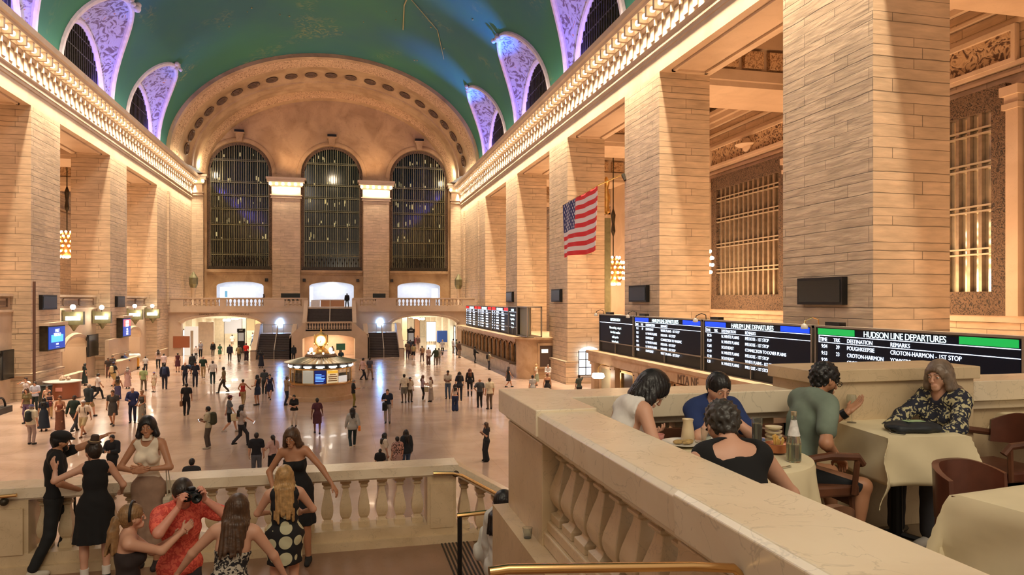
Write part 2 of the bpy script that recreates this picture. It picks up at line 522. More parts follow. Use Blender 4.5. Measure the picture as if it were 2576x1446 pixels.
# == THE HALL
PW = 4.95                                   # pier width along the hall
PITCH = 16.3
R_PIERS = [3.9, 20.2, 36.5, 52.95, 69.2]    # near edges, right (south) side
L_PIERS = [19.8, 36.1, 52.3, 68.65]
Z_ARC = 19.1                                # underside of the architrave
X_REAR_R, X_REAR_L = 29.2, -31.6
struct('floor', MB().box(-40, -12, -0.3, 38, 106, 0.0).box(-20, 106, -0.3, 18, 134, 0.0), FLOOR, 'polished tan marble floor of the hall')
def pier(x_face, x_back, y0, y1, name='pillar', lab=''):
 mb = MB()
 mb.box(x_face, y0, 0, x_back, y1, Z_ARC)
 s = 1 if x_back > x_face else -1
 mb.box(x_face - s * 0.18, y0 - 0.18, 0, x_back + s * 0.1, y1 + 0.1, 1.6)
 mb.box(x_face - s * 0.28, y0 - 0.28, 1.6, x_back + s * 0.1, y1 + 0.1, 1.78)
 return struct(name, mb, STONE, lab)
for i, y in enumerate(R_PIERS):
 pier(XR, XR + 3.05, y, y + PW, 'pillar', 'tall square limestone pier on the right side, %s' % ['beside the restaurant', 'nearest one with a large black screen', 'second one, with a black screen', 'behind the flag', 'beyond the flag'][i])
for i, y in enumerate(L_PIERS):
 pier(XL, XL - 3.05, y, y + PW, 'pillar', 'tall square limestone pier on the left side, %s' % ['outside the left edge', 'beside the left edge', 'with the large blue advertising screen', 'with the small advertising screen'][i])
struct('wall_right', MB().box(XR, 85.4, 0, XR + 3, YE, Z_ARC).box(XR + 0.15, YE - 4.2, 6, XR - 0.25, YE - 3.9, Z_ARC).box(XR + 0.15, 89.2, 6, XR - 0.2, 89.6, Z_ARC), STONE, 'limestone wall at the far right end of the hall')
struct('wall_left', MB().box(XL - 3, 85.0, 0, XL, YE, Z_ARC).box(XL - 0.1, 89.6, 6, XL + 0.22, 90.1, Z_ARC), STONE, 'limestone wall at the far left end of the hall')
def entablature(x_face, s, idx):
 """s=+1 right side (faces -x). profile in (x offset outwards into the hall, z)"""
 def P(o, z):
  return (x_face - s * o, z)
 y0, y1 = 6.0, YE - 0.2
 prof = [P(-3.05, 19.1), P(0, 19.1), P(0, 20.05), P(0.06, 20.08), P(0.06, 20.25), P(0.12, 20.3), P(0.12, 20.42), P(0.07, 20.5), P(0.17, 20.62), P(0.2, 20.72), P(0.10, 20.80),
   P(0.08, 21.75), P(0.22, 21.82), P(0.30, 21.98), P(0.36, 22.0), P(0.36, 22.55), P(0.95, 22.58), P(1.02, 22.72), P(1.15, 22.8), P(1.2, 23.15), P(0.5, 23.45), P(-0.2, 23.6)]
 mb = MB().strip(prof, 'y', y0, y1)
 o = struct('trim_%d' % idx, mb, PLAIN, 'moulded stone cornice along the %s side of the hall' % ('right' if s > 0 else 'left'))
 n = 92
 brk = MB()
 for k in range(n):
  y = 10.6 + k * 1.0
  brk.box(x_face - s * 0.36, y - 0.36, 22.02, x_face - s * 0.88, y - 0.12, 22.56)
  brk.box(x_face - s * 0.20, y - 0.30, 21.55, x_face - s * 0.36, y - 0.18, 22.0)
 brk.build('bracket_row', PLAIN, o)
 bm = MB().sphere((0, 0, 0), 0.17, 8, 5)
 b0 = bm.build('lamp_bulb', BULB, o, True)
 b0.location = (x_face - s * 0.70, 10.85, 22.22)
 for k in range(1, n):
  b = dup(b0, o)
  b.location = (x_face - s * 0.70, 10.85 + k * 1.0, 22.22)
 sc = MB()
 for k in range(n):
  y = 11.1 + k * 1.0
  sc.prism([(y - 0.22, 20.95), (y + 0.22, 20.95), (y + 0.30, 21.7), (y - 0.30, 21.7)], 'x', x_face - s * 0.02, x_face - s * 0.17)
 sc.build('frieze_panels', PLAIN, o)
 return o
entablature(XR, 1, 1)
entablature(XL, -1, 2)
struct('wall_right.001', MB().box(XR + 0.9, 6, 19.4, XR + 3.1, YE, 36.9), PLAIN, 'upper wall behind the right lunette windows')
struct('wall_left.001', MB().box(XL - 3.1, 6, 19.4, XL - 0.9, YE, 36.9), PLAIN, 'upper wall behind the left lunette windows')
def passage(s, xp, xr, ys, idx, nm):
 X0, X1 = xp + s * 3.05, xr
 st = MB()
 st.box(xr, -6, 0, xr + s * 0.6, YE, 22)
 struct('wall_%s.002' % nm, st, STONE, 'rear wall of the %s passage' % nm)
 c = MB().box(xp + s * 0.05, -6, 21.9, xr, YE, 22.2)
 struct('ceiling.%03d' % (1 + idx), c, PLAIN, 'flat ceiling over the %s passage' % nm)
 for y in ys:
  b = MB()
  b.box(X0, y + 0.3, 18.7, X1, y + PW - 0.3, 19.0).box(X0, y + 0.05, 19.0, X1, y + PW - 0.05, 19.6).box(X0, y + 0.3, 19.6, X1, y + PW - 0.3, 20.9)
  b.box(X0, y + 0.0, 20.9, X1, y + PW, 21.9)
  b.box(X1 - s * 0.35, y + 0.2, 0, X1, y + PW - 0.2, 18.7)
  struct('beam', b, PLAIN, 'coffered stone beam crossing the %s passage' % nm)
  e = MB()
  for q in range(5):
   e.box(X0 + s * (0.6 + q * 1.6), y - 0.04, 19.75, X0 + s * (1.8 + q * 1.6), y + 0.3, 20.7)
  struct('trim_%d' % (10 + idx * 10 + int(y // 16)), e, ORNB, 'carved panels on the beam of the %s passage' % nm)
 cc = MB()
 for z0, z1, d in ((21.0, 21.3, 0.9), (20.6, 21.0, 0.6), (20.3, 20.6, 0.3), (19.6, 19.75, 0.2), (18.75, 18.95, 0.22), (16.9, 17.1, 0.25), (16.55, 16.7, 0.15), (5.5, 5.8, 0.25)):
  cc.box(xr, -4, z0, xr - s * d, YE, z1)
 struct('trim_%d' % (40 + idx), cc, PLAIN, 'moulded bands on the rear wall of the %s passage' % nm)
passage(1, XR, X_REAR_R, R_PIERS + [85.5], 0, 'right')
passage(-1, XL, X_REAR_L, L_PIERS + [85.0], 1, 'left')
for s, xf, ys, nm, k in ((1, XR, R_PIERS, 'right', 60), (-1, XL, L_PIERS, 'left', 61)):
 m = MB()
 for y in ys:
  a, b = y + PW + 0.5, y + PITCH - 0.5
  x0, x1 = xf + s * 0.5, xf + s * 2.6
  for (p, q, r, t) in ((x0, a, x1, a + 0.18), (x0, b - 0.18, x1, b), (x0, a, x0 + s * 0.18, b), (x1 - s * 0.18, a, x1, b)):
   m.box(p, q, 18.98, r, t, 19.1)
 struct('trim_%d' % k, m, PLAIN, 'soffit mouldings over the %s bays' % nm)
PANE = mat('reflecting_window_glass', (0.72, 0.66, 0.52), 0.12, metal=0.8, var=0.35, vscale=0.5)
BARM = mat('window_bar_bronze', (0.30, 0.22, 0.15), 0.4, 0.5, var=0.2)
FRAMEM = carved('bronze_window_frame', (0.16, 0.10, 0.06), (0.03, 0.02, 0.015), scale=4.0, bump=0.8)
for n, (s, xr, y0) in enumerate([(1, X_REAR_R, 25.9), (1, X_REAR_R, 42.2), (1, X_REAR_R, 58.5), (1, X_REAR_R, 74.8), (-1, X_REAR_L, 58.3), (-1, X_REAR_L, 74.6)]):
 x = xr - s * 0.05
 w = empty('window_%d' % (n + 1), (x, y0 + 4.87, 5.8), kind='structure', label='tall bronze window in the rear wall of the %s passage' % ('right' if s > 0 else 'left'))
 y1 = y0 + 9.75
 MB().box(x, y0, 5.8, x - s * 0.04, y1, 16.1).build('pane', PANE, w)
 f = MB()
 f.box(x, y0, 5.8, x - s * 0.3, y0 + 0.75, 16.1).box(x, y1 - 0.75, 5.8, x - s * 0.3, y1, 16.1)
 f.box(x, y0, 15.2, x - s * 0.34, y1, 16.2).box(x, y0, 5.8, x - s * 0.32, y1, 6.9)
 f.build('window_frame', FRAMEM, w)
 b = MB()
 for k in range(1, 13):
  yy = y0 + 0.75 + k * (8.25 / 13)
  b.box(x - s * 0.05, yy - 0.09, 6.9, x - s * 0.24, yy + 0.09, 15.2)
 b.build('mullions', BARM, w)
 h = MB()
 for z in (8.6, 10.6, 12.6, 14.2):
  h.box(x - s * 0.05, y0 + 0.75, z, x - s * 0.28, y1 - 0.75, z + 0.08).box(x - s * 0.05, y0 + 0.75, z + 0.26, x - s * 0.28, y1 - 0.75, z + 0.34)
 h.build('glazing_bars', mat('pale_bronze', (.46, .38, .27), .4, .4), w)
 c = MB()
 for yy in (y0 - 0.45, y1 + 0.45):
  c.box(x, yy - 0.3, 5.8, x - s * 0.5, yy + 0.3, 14.9).box(x, yy - 0.4, 14.9, x - s * 0.62, yy + 0.4, 15.15).box(x, yy - 0.34, 15.15, x - s * 0.55, yy + 0.34, 15.5).box(x, yy - 0.45, 15.5, x - s * 0.7, yy + 0.45, 15.9)
 c.build('jamb_columns', PLAIN, w)
 p = MB().box(x, y0 - 0.2, 17.25, x - s * 0.12, y1 + 0.2, 18.5)
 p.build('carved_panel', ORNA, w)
 q = MB()
 for (a, b2, z0, z1) in ((y0 - 0.4, y1 + 0.4, 17.05, 17.25), (y0 - 0.4, y1 + 0.4, 18.5, 18.72), (y0 - 0.4, y0 - 0.2, 17.25, 18.5), (y1 + 0.2, y1 + 0.4, 17.25, 18.5)):
  q.box(x, a, z0, x - s * 0.28, b2, z1)
 q.build('panel_frame', PLAIN, w)
 MB().sphere((x - s * 0.15, (y0 + y1) / 2, 17.9), 0.55, 16, 8, (0.3, 1, 1)).lathe([(0.75, -0.1), (0.9, 0), (0.75, 0.1)], (x - s * 0.1, (y0 + y1) / 2, 17.9), 20).build('medallion', PLAIN, w, True)
# -- vaulted ceiling with lunettes
VA, VB, VZ = 18.3, 12.7, 23.5
TT = math.radians(33.0)
HW = 5.9
def vpt(y, t, off=0.0):
 return (XC + (VA - off) * math.cos(t), y, VZ + (VB - off) * math.sin(t))
bays_r = [14.55, 30.8, 47.2, 63.5, 79.75]
bays_l = [14.5, 30.8, 46.7, 63.0, 79.3]
mb = MB()
NY, NT = 270, 190
ys = [6.0 + (89.2 - 6.0) * i / NY for i in range(NY + 1)]
ts = [PI * j / NT for j in range(NT + 1)]
vv = [vpt(y, t) for y in ys for t in ts]
ff = []
for i in range(NY):
 yc = (ys[i] + ys[i + 1]) / 2
 for j in range(NT):
  tc = (ts[j] + ts[j + 1]) / 2
  cut = False
  if tc < TT:
   cut = any(((yc - b) / HW) ** 2 + (tc / TT) ** 2 < 1 for b in bays_r)
  elif tc > PI - TT:
   cut = any(((yc - b) / HW) ** 2 + ((PI - tc) / TT) ** 2 < 1 for b in bays_l)
  if not cut:
   a = i * (NT + 1) + j
   ff.append((a, a + 1, a + NT + 2, a + NT + 1))
mb.add(vv, ff)
ceil = struct('ceiling', mb, SKYM, 'turquoise painted barrel vault', smooth=True)
_h = onY(815, 32, 60)
MB().lathe([(0.22, 0), (0.3, -0.06), (0.001, 0.02)], (_h[0] - 0.0, 60, VZ + VB * math.sqrt(1 - ((_h[0] - XC) / VA) ** 2) - 0.05), 14).build('inspection_hole', BLACK, ceil)
GOLDST = mat('gold_leaf', (0.36, 0.34, 0.14), 0.5)
st = MB()
def vline(pts, r=0.03):
 P = []
 for (y, x) in pts:
  P.append((x, y, VZ + VB * math.sqrt(max(0, 1 - ((x - XC) / VA) ** 2)) - 0.05))
 st.tube(P, r, 5)
vline([(40, 6.5), (52, 6.1), (62, 6.6), (70, 6.0), (76, 6.4)], 0.07)
vline([(62, 4.5), (68, 6.4), (72, 9.5), (78, 11)], 0.04)
for k in range(60):
 y = random.uniform(30, 84); x = random.uniform(-13, 12)
 st.sphere((x, y, VZ + VB * math.sqrt(1 - ((x - XC) / VA) ** 2) - 0.06), random.uniform(0.05, 0.11), 6, 4)
st.build('gold_stars', GOLDST, ceil)
NM = 28
for s, bays, xw in ((1, bays_r, XR), (-1, bays_l, XL)):
 for bi, yc in enumerate(bays):
  if bi < 1: continue
  w = empty('window_%d' % (20 + bi + (10 if s < 0 else 0)), (xw + s * 0.5, yc, 23.4), kind='structure', label='arched lunette window in the %s side of the vault' % ('right' if s > 0 else 'left'))
  arc = []
  vc = []
  for k in range(NM + 1):
   th = PI * k / NM
   arc.append((xw + s * 0.45, yc + 4.7 * math.cos(th), 23.3 + 5.1 * math.sin(th)))
   t = TT * math.sin(th)
   if s < 0: t = PI - t
   vc.append(vpt(yc + HW * math.cos(th), t, 0.02))
  m = MB()
  rows = 6
  V = []
  for r in range(rows + 1):
   f = r / rows
   for k in range(NM + 1):
    a, c = Vector(arc[k]), Vector(vc[k])
    p = a.lerp(c, f)
    bul = math.sin(f * PI) * 0.5
    p += Vector((s * bul * 0.5, 0, bul * 0.6))
    V.append(tuple(p))
  m.add(V, [(r * (NM + 1) + k, r * (NM + 1) + k + 1, (r + 1) * (NM + 1) + k + 1, (r + 1) * (NM + 1) + k) for r in range(rows) for k in range(NM)])
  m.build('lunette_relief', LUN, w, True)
  MB().tube(vc, 0.24, 8).build('lunette_border', LUNEDGE, w, True)
  MB().tube(arc, 0.28, 8).build('arch_moulding', LUNEDGE, w, True)
  g = MB()
  V = [(xw + s * 0.6, yc, 23.3)] + [(xw + s * 0.6, p[1], p[2]) for p in arc]
  g.add(V, [(0, k + 1, k + 2) for k in range(NM)])
  g.build('pane', NIGHT if s > 0 else mat('blue_lit_glass', (.006, .010, .06), .3), w)  # left panes carry the blue LED light in their base colour
  b = MB()
  for q in range(-9, 10):
   y = q * 0.48
   z = 23.3 + 5.1 * math.sqrt(max(0, 1 - (y / 4.7) ** 2))
   b.box(xw + s * 0.45, yc + y - 0.04, 23.3, xw + s * 0.58, yc + y + 0.04, z)
  for z in (24.6, 26.0, 27.2):
   hw = 4.7 * math.sqrt(1 - ((z - 23.3) / 5.1) ** 2)
   b.box(xw + s * 0.47, yc - hw, z, xw + s * 0.58, yc + hw, z + 0.09)
  b.build('glazing_bars', BRONZE, w)
  tp = Vector(vpt(yc, TT if s > 0 else PI - TT, 0.1))
  c = MB()
  for q in range(7):
   c.sphere(tuple(tp + Vector((random.uniform(-.5, .4) * s, random.uniform(-.7, .7), random.uniform(-.3, .3)))), random.uniform(.16, .32), 8, 5)
  c.build('crest', LUNEDGE, w, True)
  if bi >= 1:
   lx = xw - s * 0.2
   pj = MB().box(lx - 0.18, yc + 1.2, 23.5, lx + 0.18, yc + 1.6, 23.85).box(lx - 0.05, yc + 1.3, 23.4, lx + 0.05, yc + 1.5, 23.55)
   po = pj.build('projector', BLACK, w)
   far = bi >= 3
   t = Vector(vpt(yc + .5, (TT * 1.22) if s > 0 else PI - TT * 1.22))
   light('lunette_light', 'SPOT', (lx - s * 1.2, yc + 1.0, 23.7), 9000 if s > 0 else 1200, (0.01, 0.20, 1.0), 0.15, aim=t, spot=52, blend=1.0)
   light('lunette_light', 'POINT', (lx + s * 0.1, yc + 2.6, 24.2), 520, (0.16, 0.12, 1.0), 0.15)
   light('lunette_light', 'SPOT', (lx - s * 0.5, yc - 3.0, 24.0), 420, (0.65, 0.35, 1.0), 0.2, aim=(xw - s * 2.0, yc + 4.5, 27.5), spot=60, blend=0.9)
# -- the great arch and the east end
IA, IB = 16.6, 11.35
def soff(s, t, off=0.0):
 a = VA + (IA - VA) * s - off
 b = VB + (IB - VB) * s - off
 return (XC + a * math.cos(t), 89.0 + 15.0 * s, VZ + b * math.sin(t))
arch = empty('trim_70', (XC, 89, VZ), kind='structure', label='moulded great arch around the east end')
NA = 96
bands = [('rim_moulding', PLASTER, [(0.0, 0.0), (0.0, 0.45), (0.03, 0.55), (0.05, 0.35)]),
   ('rope_moulding', ORNB, [(0.05, 0.35), (0.10, 0.45), (0.16, 0.28), (0.20, 0.38), (0.24, 0.2)]),
   ('arch_face', PLASTER, [(0.24, 0.2), (0.26, 0.1), (0.32, 0.1), (0.33, 0.02), (0.52, 0.02), (0.53, 0.12), (0.56, 0.12), (0.565, 0.26), (0.60, 0.26), (0.605, 0.12), (0.65, 0.12), (0.66, 0.25), (0.69, 0.25), (0.70, 0.1), (0.74, 0.1), (0.75, 0.2), (0.78, 0.15)]),
   ('carved_band', ORNB, [(0.78, 0.1), (0.80, 0.05), (0.92, 0.05), (0.94, 0.2)]),
   ('inner_moulding', PLASTER, [(0.94, 0.2), (0.96, 0.3), (1.0, 0.3), (1.0, -0.2)])]
for nm, m, prof in bands:
 g = MB()
 V = [soff(s, PI * k / NA, o) for (s, o) in prof for k in range(NA + 1)]
 n = NA + 1
 g.add(V, [(r * n + k, r * n + k + 1, (r + 1) * n + k + 1, (r + 1) * n + k) for r in range(len(prof) - 1) for k in range(NA)])
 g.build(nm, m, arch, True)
ros = MB()
ros.lathe([(0.62, 0.0), (0.66, 0.10), (0.55, 0.16), (0.46, 0.06), (0.36, 0.05), (0.30, 0.14), (0.16, 0.12), (0.10, 0.2), (0.001, 0.22)], (0, 0, 0), 20)
ROSM = mat('dark_rosette', (0.10, 0.055, 0.03), 0.6, var=0.3)
r0 = None
for k in range(21):
 t = PI * (k + 1.0) / 22.0
 p = Vector(soff(0.425, t, 0.05))
 q1 = Vector(soff(0.425, t + 0.01, 0.05)); q2 = Vector(soff(0.45, t, 0.05))
 nrm = (q1 - p).cross(q2 - p).normalized()
 c = Vector((XC, 95, VZ + 3))
 if nrm.dot(c - p) < 0: nrm = -nrm
 if r0 is None:
  r0 = ros.build('rosette', ROSM, arch, True); o = r0
 else:
  o = dup(r0, arch)
 M = nrm.to_track_quat('Z', 'Y').to_matrix().to_4x4()
 M.translation = p
 o.matrix_basis = M
 o.scale = (1.2, 1.2, 1.0)
WINX = [(-17.67, -9.25), (-5.40, 3.03), (6.83, 15.27)]
DOORX = [(-16.41, -10.35), (-4.27, 1.81), (7.96, 14.10)]
ZS, ZT = 10.7, 24.0
wall = MB()
xs = sorted(set([XL, XR, XC - IA, XC + IA] + [v for w in WINX for v in w] + [v for w in DOORX for v in w] + [XL + (XR - XL) * k / 240 for k in range(241)]))
def segm(x):
 segs = []
 top = VZ + IB * math.sqrt(max(0, 1 - ((x - XC) / IA) ** 2)) if abs(x - XC) < IA else VZ
 top = max(top, VZ) + 0.25
 return top
for a, b in zip(xs, xs[1:]):
 if b - a < 1e-5: continue
 mid = (a + b) / 2
 def fn(x):
  cuts = []
  for (p, q) in DOORX:
   if p <= mid <= q:
    u = (2 * (x - p) / (q - p) - 1)
    cuts.append((5.4, 8.45 + 0.62 * math.sqrt(max(0, 1 - u * u))))
  for (p, q) in WINX:
   if p <= mid <= q:
    r = (q - p) / 2; u = (x - (p + q) / 2)
    cuts.append((ZS, ZT + math.sqrt(max(0, r * r - u * u))))
  lv = [5.36]
  for c in cuts: lv += list(c)
  lv.append(segm(x))
  return lv
 la, lb = fn(a), fn(b)
 for k in range(0, len(la), 2):
  wall.add([(a, YE, la[k]), (b, YE, lb[k]), (b, YE, lb[k + 1]), (a, YE, la[k + 1])], [(0, 1, 2, 3)])
east = struct('wall_back', wall, PLASTER, 'east end wall under the great arch')
pl = MB()
for (a, b) in ((-9.25, -5.40), (3.03, 6.83)):
 pl.box(a + 0.1, YE - 0.45, 5.6, b - 0.1, YE + 0.05, 20.6)
pl.box(XL, YE - 0.45, 5.6, XL + 1.45, YE, 20.6).box(XR - 1.5, YE - 0.45, 5.6, XR, YE, 20.6)
struct('pillar.020', pl, STONE_E, 'pale ashlar pilasters between the east windows')
cap = MB()
bulbs_e = []
for (a, b) in ((-9.25, -5.40), (3.03, 6.83), (XL - 0.2, XL + 1.35), (XR - 1.4, XR + 0.2)):
 for (z0, z1, d, e) in ((20.6, 20.75, 0.62, 0.12), (20.95, 21.1, 0.70, 0.2), (20.75, 20.95, 0.55, 0.05), (21.1, 22.2, 0.52, 0.0), (22.2, 22.3, 0.7, 0.2), (22.3, 22.75, 0.72, 0.25), (22.75, 23.1, 1.15, 0.55), (23.1, 23.4, 1.25, 0.7)):
  cap.box(a - e, YE - d, z0, b + e, YE + 0.05, z1)
 n = max(2, round((b - a) / 0.72))
 for k in range(n + 1):
  bulbs_e.append((a - 0.15 + (b - a + 0.3) * k / n, YE - 0.9, 22.5))
capo = struct('trim_71', cap, PLAIN, 'capitals of the east pilasters')
b0 = MB().box(-0.17, -0.17, -0.17, 0.17, 0.17, 0.17).build('lamp_bulb', BULB, capo, True, bevel=0.08)
b0.location = bulbs_e[0]
for p in bulbs_e[1:]:
 b = dup(b0, capo); b.location = p
for (a, b) in ((-9.25, -5.40), (3.03, 6.83)):
 light('capital_light', 'AREA', ((a + b) / 2, YE - 1.0, 22.2), 260, WARM, 3.6, 0.3, aim=((a + b) / 2, YE - 0.5, 12))
sl = MB()
for (a, b) in WINX:
 sl.box(a, YE - 0.35, 10.35, b, YE + 0.6, 10.7).box(a, YE - 0.18, 10.1, b, YE + 0.3, 10.35)
struct('trim_72', sl, PLASTER, 'sills under the east windows')
for n, (a, b) in enumerate(WINX):
 xc, r = (a + b) / 2, (b - a) / 2
 w = empty('window_%d' % (10 + n), (xc, YE + 0.7, ZS), kind='structure', label=['left', 'middle', 'right'][n] + ' arched window of the east end, dark with bronze bars')
 K = 28
 arcp = [(xc + r * math.cos(PI * k / K), ZT + r * math.sin(PI * k / K)) for k in range(K + 1)]
 outl = [(b, ZS)] + arcp + [(a, ZS)]
 MB().add([(p[0], YE + 0.75, p[1]) for p in outl], [tuple(range(len(outl)))]).build('pane', NIGHT, w)
 rv = MB()
 V = [(p[0], YE, p[1]) for p in outl] + [(p[0], YE + 0.8, p[1]) for p in outl]
 m = len(outl)
 rv.add(V, [(k, (k + 1) % m, m + (k + 1) % m, m + k) for k in range(m)])
 rv.build('reveal', PLASTER, w)
 av = MB()
 prof = [(0.0, 0.0), (0.02, -0.16), (0.35, -0.22), (0.55, -0.12), (0.60, 0.02)]
 V = []
 for (d, yo) in prof:
  for k in range(K + 1):
   t = PI * k / K
   V.append((xc + (r + d) * math.cos(t), YE + yo, ZT + (r + d) * math.sin(t)))
 m = K + 1
 av.add(V, [(i * m + k, i * m + k + 1, (i + 1) * m + k + 1, (i + 1) * m + k) for i in range(len(prof) - 1) for k in range(K)])
 av.build('archivolt', PLASTER, w, True)
 ks = MB().prism([(xc - 0.32, ZT + r - 0.05), (xc + 0.32, ZT + r - 0.05), (xc + 0.5, ZT + r + 1.0), (xc - 0.5, ZT + r + 1.0)], 'y', YE - 0.55, YE)
 ks.box(xc - 0.7, YE - 0.7, ZT + r + 1.0, xc + 0.7, YE, ZT + r + 1.2)
 ks.build('keystone', PLASTER, w)
 MB().box(xc - 0.62, YE - 0.6, ZT + r + 1.2, xc + 0.62, YE - 0.1, ZT + r + 1.55).build('lamp_tray', BLACK, w)
 fb = MB()
 for (o0, o1, dy) in ((0.0, 0.42, 0.35),):
  V = []
  inner = [(b - o1, ZS + 0.3)] + [(xc + (r - o1) * math.cos(PI * k / K), ZT + (r - o1) * math.sin(PI * k / K)) for k in range(K + 1)] + [(a + o1, ZS + 0.3)]
  V = [(p[0], YE + dy, p[1]) for p in outl] + [(p[0], YE + dy, p[1]) for p in inner]
  m = len(outl)
  fb.add(V, [(k, k + 1, m + k + 1, m + k) for k in range(m - 1)])
 fb.build('window_frame', FRAMEM, w)
 bars = MB()
 nb = 26
 for k in range(nb):
  u = -r + 0.45 + (2 * r - 0.9) * k / (nb - 1)
  zt = ZT + math.sqrt(max(0, (r - 0.4) ** 2 - u * u))
  wdt = 0.075 if k % 5 == 0 else 0.034
  bars.box(xc + u - wdt, YE + 0.42, ZS, xc + u + wdt, YE + 0.6, zt)
 bars.build('mullions', BRONZE2, w)
 hb = MB()
 for z in (12.7, 14.7, 16.8, 18.9, 20.8, 22.6, 25.6):
  hw = r - 0.4 if z < ZT else math.sqrt(max(0, (r - 0.4) ** 2 - (z - ZT) ** 2))
  hb.box(xc - hw, YE + 0.30, z, xc + hw, YE + 0.55, z + 0.10).box(xc - hw, YE + 0.30, z + 0.22, xc + hw, YE + 0.5, z + 0.27)
 hb.build('glazing_bars', BRONZE2, w)
 gr = MB()
 for k in range(24):
  u = -r + 0.6 + (2 * r - 1.2) * k / 23
  gr.box(xc + u - 0.05, YE + 0.36, ZS + 0.4, xc + u + 0.05, YE + 0.5, 12.5)
  gr.box(xc + u - 0.1, YE + 0.36, ZS + 0.9 + (k % 2) * 0.5, xc + u + 0.1, YE + 0.48, ZS + 1.15 + (k % 2) * 0.5)
 gr.box(a + 0.2, YE + 0.34, ZS, b - 0.2, YE + 0.6, ZS + 0.5)
 gr.build('grille', BRONZE, w)
 gl = MB()
 for k in range(34):
  u = random.uniform(-0.8, 0.8) * r; z = random.choice([17.2, 22.9, 26.2, 20.0, 15.2]) + random.uniform(-.3, .3)
  if z > ZT and (z - ZT) ** 2 + u * u > (r * 0.85) ** 2: continue
  gl.box(xc + u - 0.07, YE + 0.70, z, xc + u + 0.07, YE + 0.74, z + random.uniform(.2, .7))
 gl.build('distant_lamps', mat('faint_lamp', (0.5, 0.42, 0.2), 0.4, emit=0.6), w)
for x in (-7.3, 4.9):
 light('tympanum_light', 'SPOT', (x, YE - 3.0, 23.8), 650, WARM2, 0.4, aim=(x * 0.7, YE, 31), spot=125, blend=0.8)
for x in (XL + 2.2, XR - 2.2):
 light('tympanum_light', 'POINT', (x, YE - 3.5, 24.3), 350, WARM, 0.4)
light('arch_light', 'POINT', (XC, 90, 26.0), 850, WARM, 0.5)
for n, (a, b) in enumerate(DOORX):
 m = MB()
 m.box(a - 1, YE + 5.8, 5.6, b + 1, YE + 6, 9.5).box(a - 1, YE + 0.3, 9.3, b + 1, YE + 6, 9.5)
 m.box(a - 1.2, YE + 0.3, 5.6, a - 1, YE + 6, 9.5).box(b + 1, YE + 0.3, 5.6, b + 1.2, YE + 6, 9.5)
 so = struct('wall_back.%03d' % (n + 1), m, STOREW, 'white inside of the shop behind the %s doorway' % ['left', 'middle', 'right'][n])
 light('shop_light', 'AREA', ((a + b) / 2, YE + 3, 9.2), 200, (0.80, 0.88, 1.0), 6, 4, rot=(0, 0, 0))
 lin = MB()
 K = 16
 pts = [(a, 5.6), (a, 8.45)] + [((a + b) / 2 - (b - a) / 2 * math.cos(PI * k / K), 8.45 + 0.62 * math.sin(PI * k / K)) for k in range(1, K)] + [(b, 8.45), (b, 5.6)]
 lin.strip(pts, 'y', YE - 0.02, YE + 0.35)
 lin.build('doorway_lining', STOREW, so)
struct('floor.001', MB().box(XL, 90.3, 5.35, XR, YE + 6.2, 5.6), PLAIN, 'floor of the east balcony')
# == EAST BALCONY, STAIRS
YB = 90.4
def baluster_mesh(h, w):
 """square vase-shaped baluster, h tall, w widest"""
 r = w / 2 * 1.414
 prof = [(r * .95, 0), (r * .95, h * .10), (r * .62, h * .13), (r * .55, h * .17), (r * .80, h * .22), (r * 1.0, h * .32), (r * .98, h * .42), (r * .72, h * .60), (r * .50, h * .74), (r * .45, h * .80), (r * .72, h * .83), (r * .72, h * .86), (r * .50, h * .88), (r * .92, h * .92), (r * .92, h)]
 P = []
 for i in range(len(prof) - 1):
  (r0, z0), (r1, z1) = prof[i], prof[i + 1]
  n = 5 if 3 < i < 8 else 1
  ra, rb = prof[max(0, i - 1)][0], prof[min(len(prof) - 1, i + 2)][0]
  for q in range(n):
   t = q / n
   P.append((.5 * (2 * r0 + (r1 - ra) * t + (2 * ra - 5 * r0 + 4 * r1 - rb) * t * t + (3 * r0 - ra - 3 * r1 + rb) * t ** 3) if n > 1 else r0, z0 + (z1 - z0) * t))
 P.append(prof[-1])
 return MB().lathe(P, (0, 0, 0), 4, rot=PI / 4)
def balustrade_x(name, x0, x1, y, z0, z1, dep, peds, n, m, mt, label, parent=None, kind='structure', bw=0.2, group=None):
 """rail parallel to x: peds = list of (x0,x1) solid dies; n balusters in each gap"""
 e = empty(name, ((x0 + x1) / 2, y, z0), kind=kind, label=label) if parent is None else parent
 h = z1 - z0
 base, cop = z0 + 0.16 * h, z1 - 0.16 * h
 MB().box(x0, y - dep * .5, z0, x1, y + dep * .5, base).build('plinth', m, e)
 MB().box(x0 - .03, y - dep * .55, cop + .03 * h, x1 + .03, y + dep * .55, z1).box(x0, y - dep * .45, cop, x1, y + dep * .45, cop + .03 * h).build('coping', mt, e)
 pb = MB()
 for (a, b) in peds: pb.box(a, y - dep * .48, base, b, y + dep * .48, cop)
 if peds: pb.build('pedestals', m, e)
 ed = sorted([x0] + [v for p in peds for v in p] + [x1])
 first = None
 gi = 0
 for a, b in zip(ed[::2], ed[1::2]):
  if b - a < 0.3: continue
  k = n[gi] if isinstance(n, list) else max(1, int((b - a) / n))
  gi += 1
  for q in range(k):
   x = a + (b - a) * (q + .5) / k
   if first is None:
    first = baluster_mesh(cop - base, bw).build('baluster', m, e)
    o = first
   else:
    o = dup(first, e)
   o.location = (x, y, base)
 return e
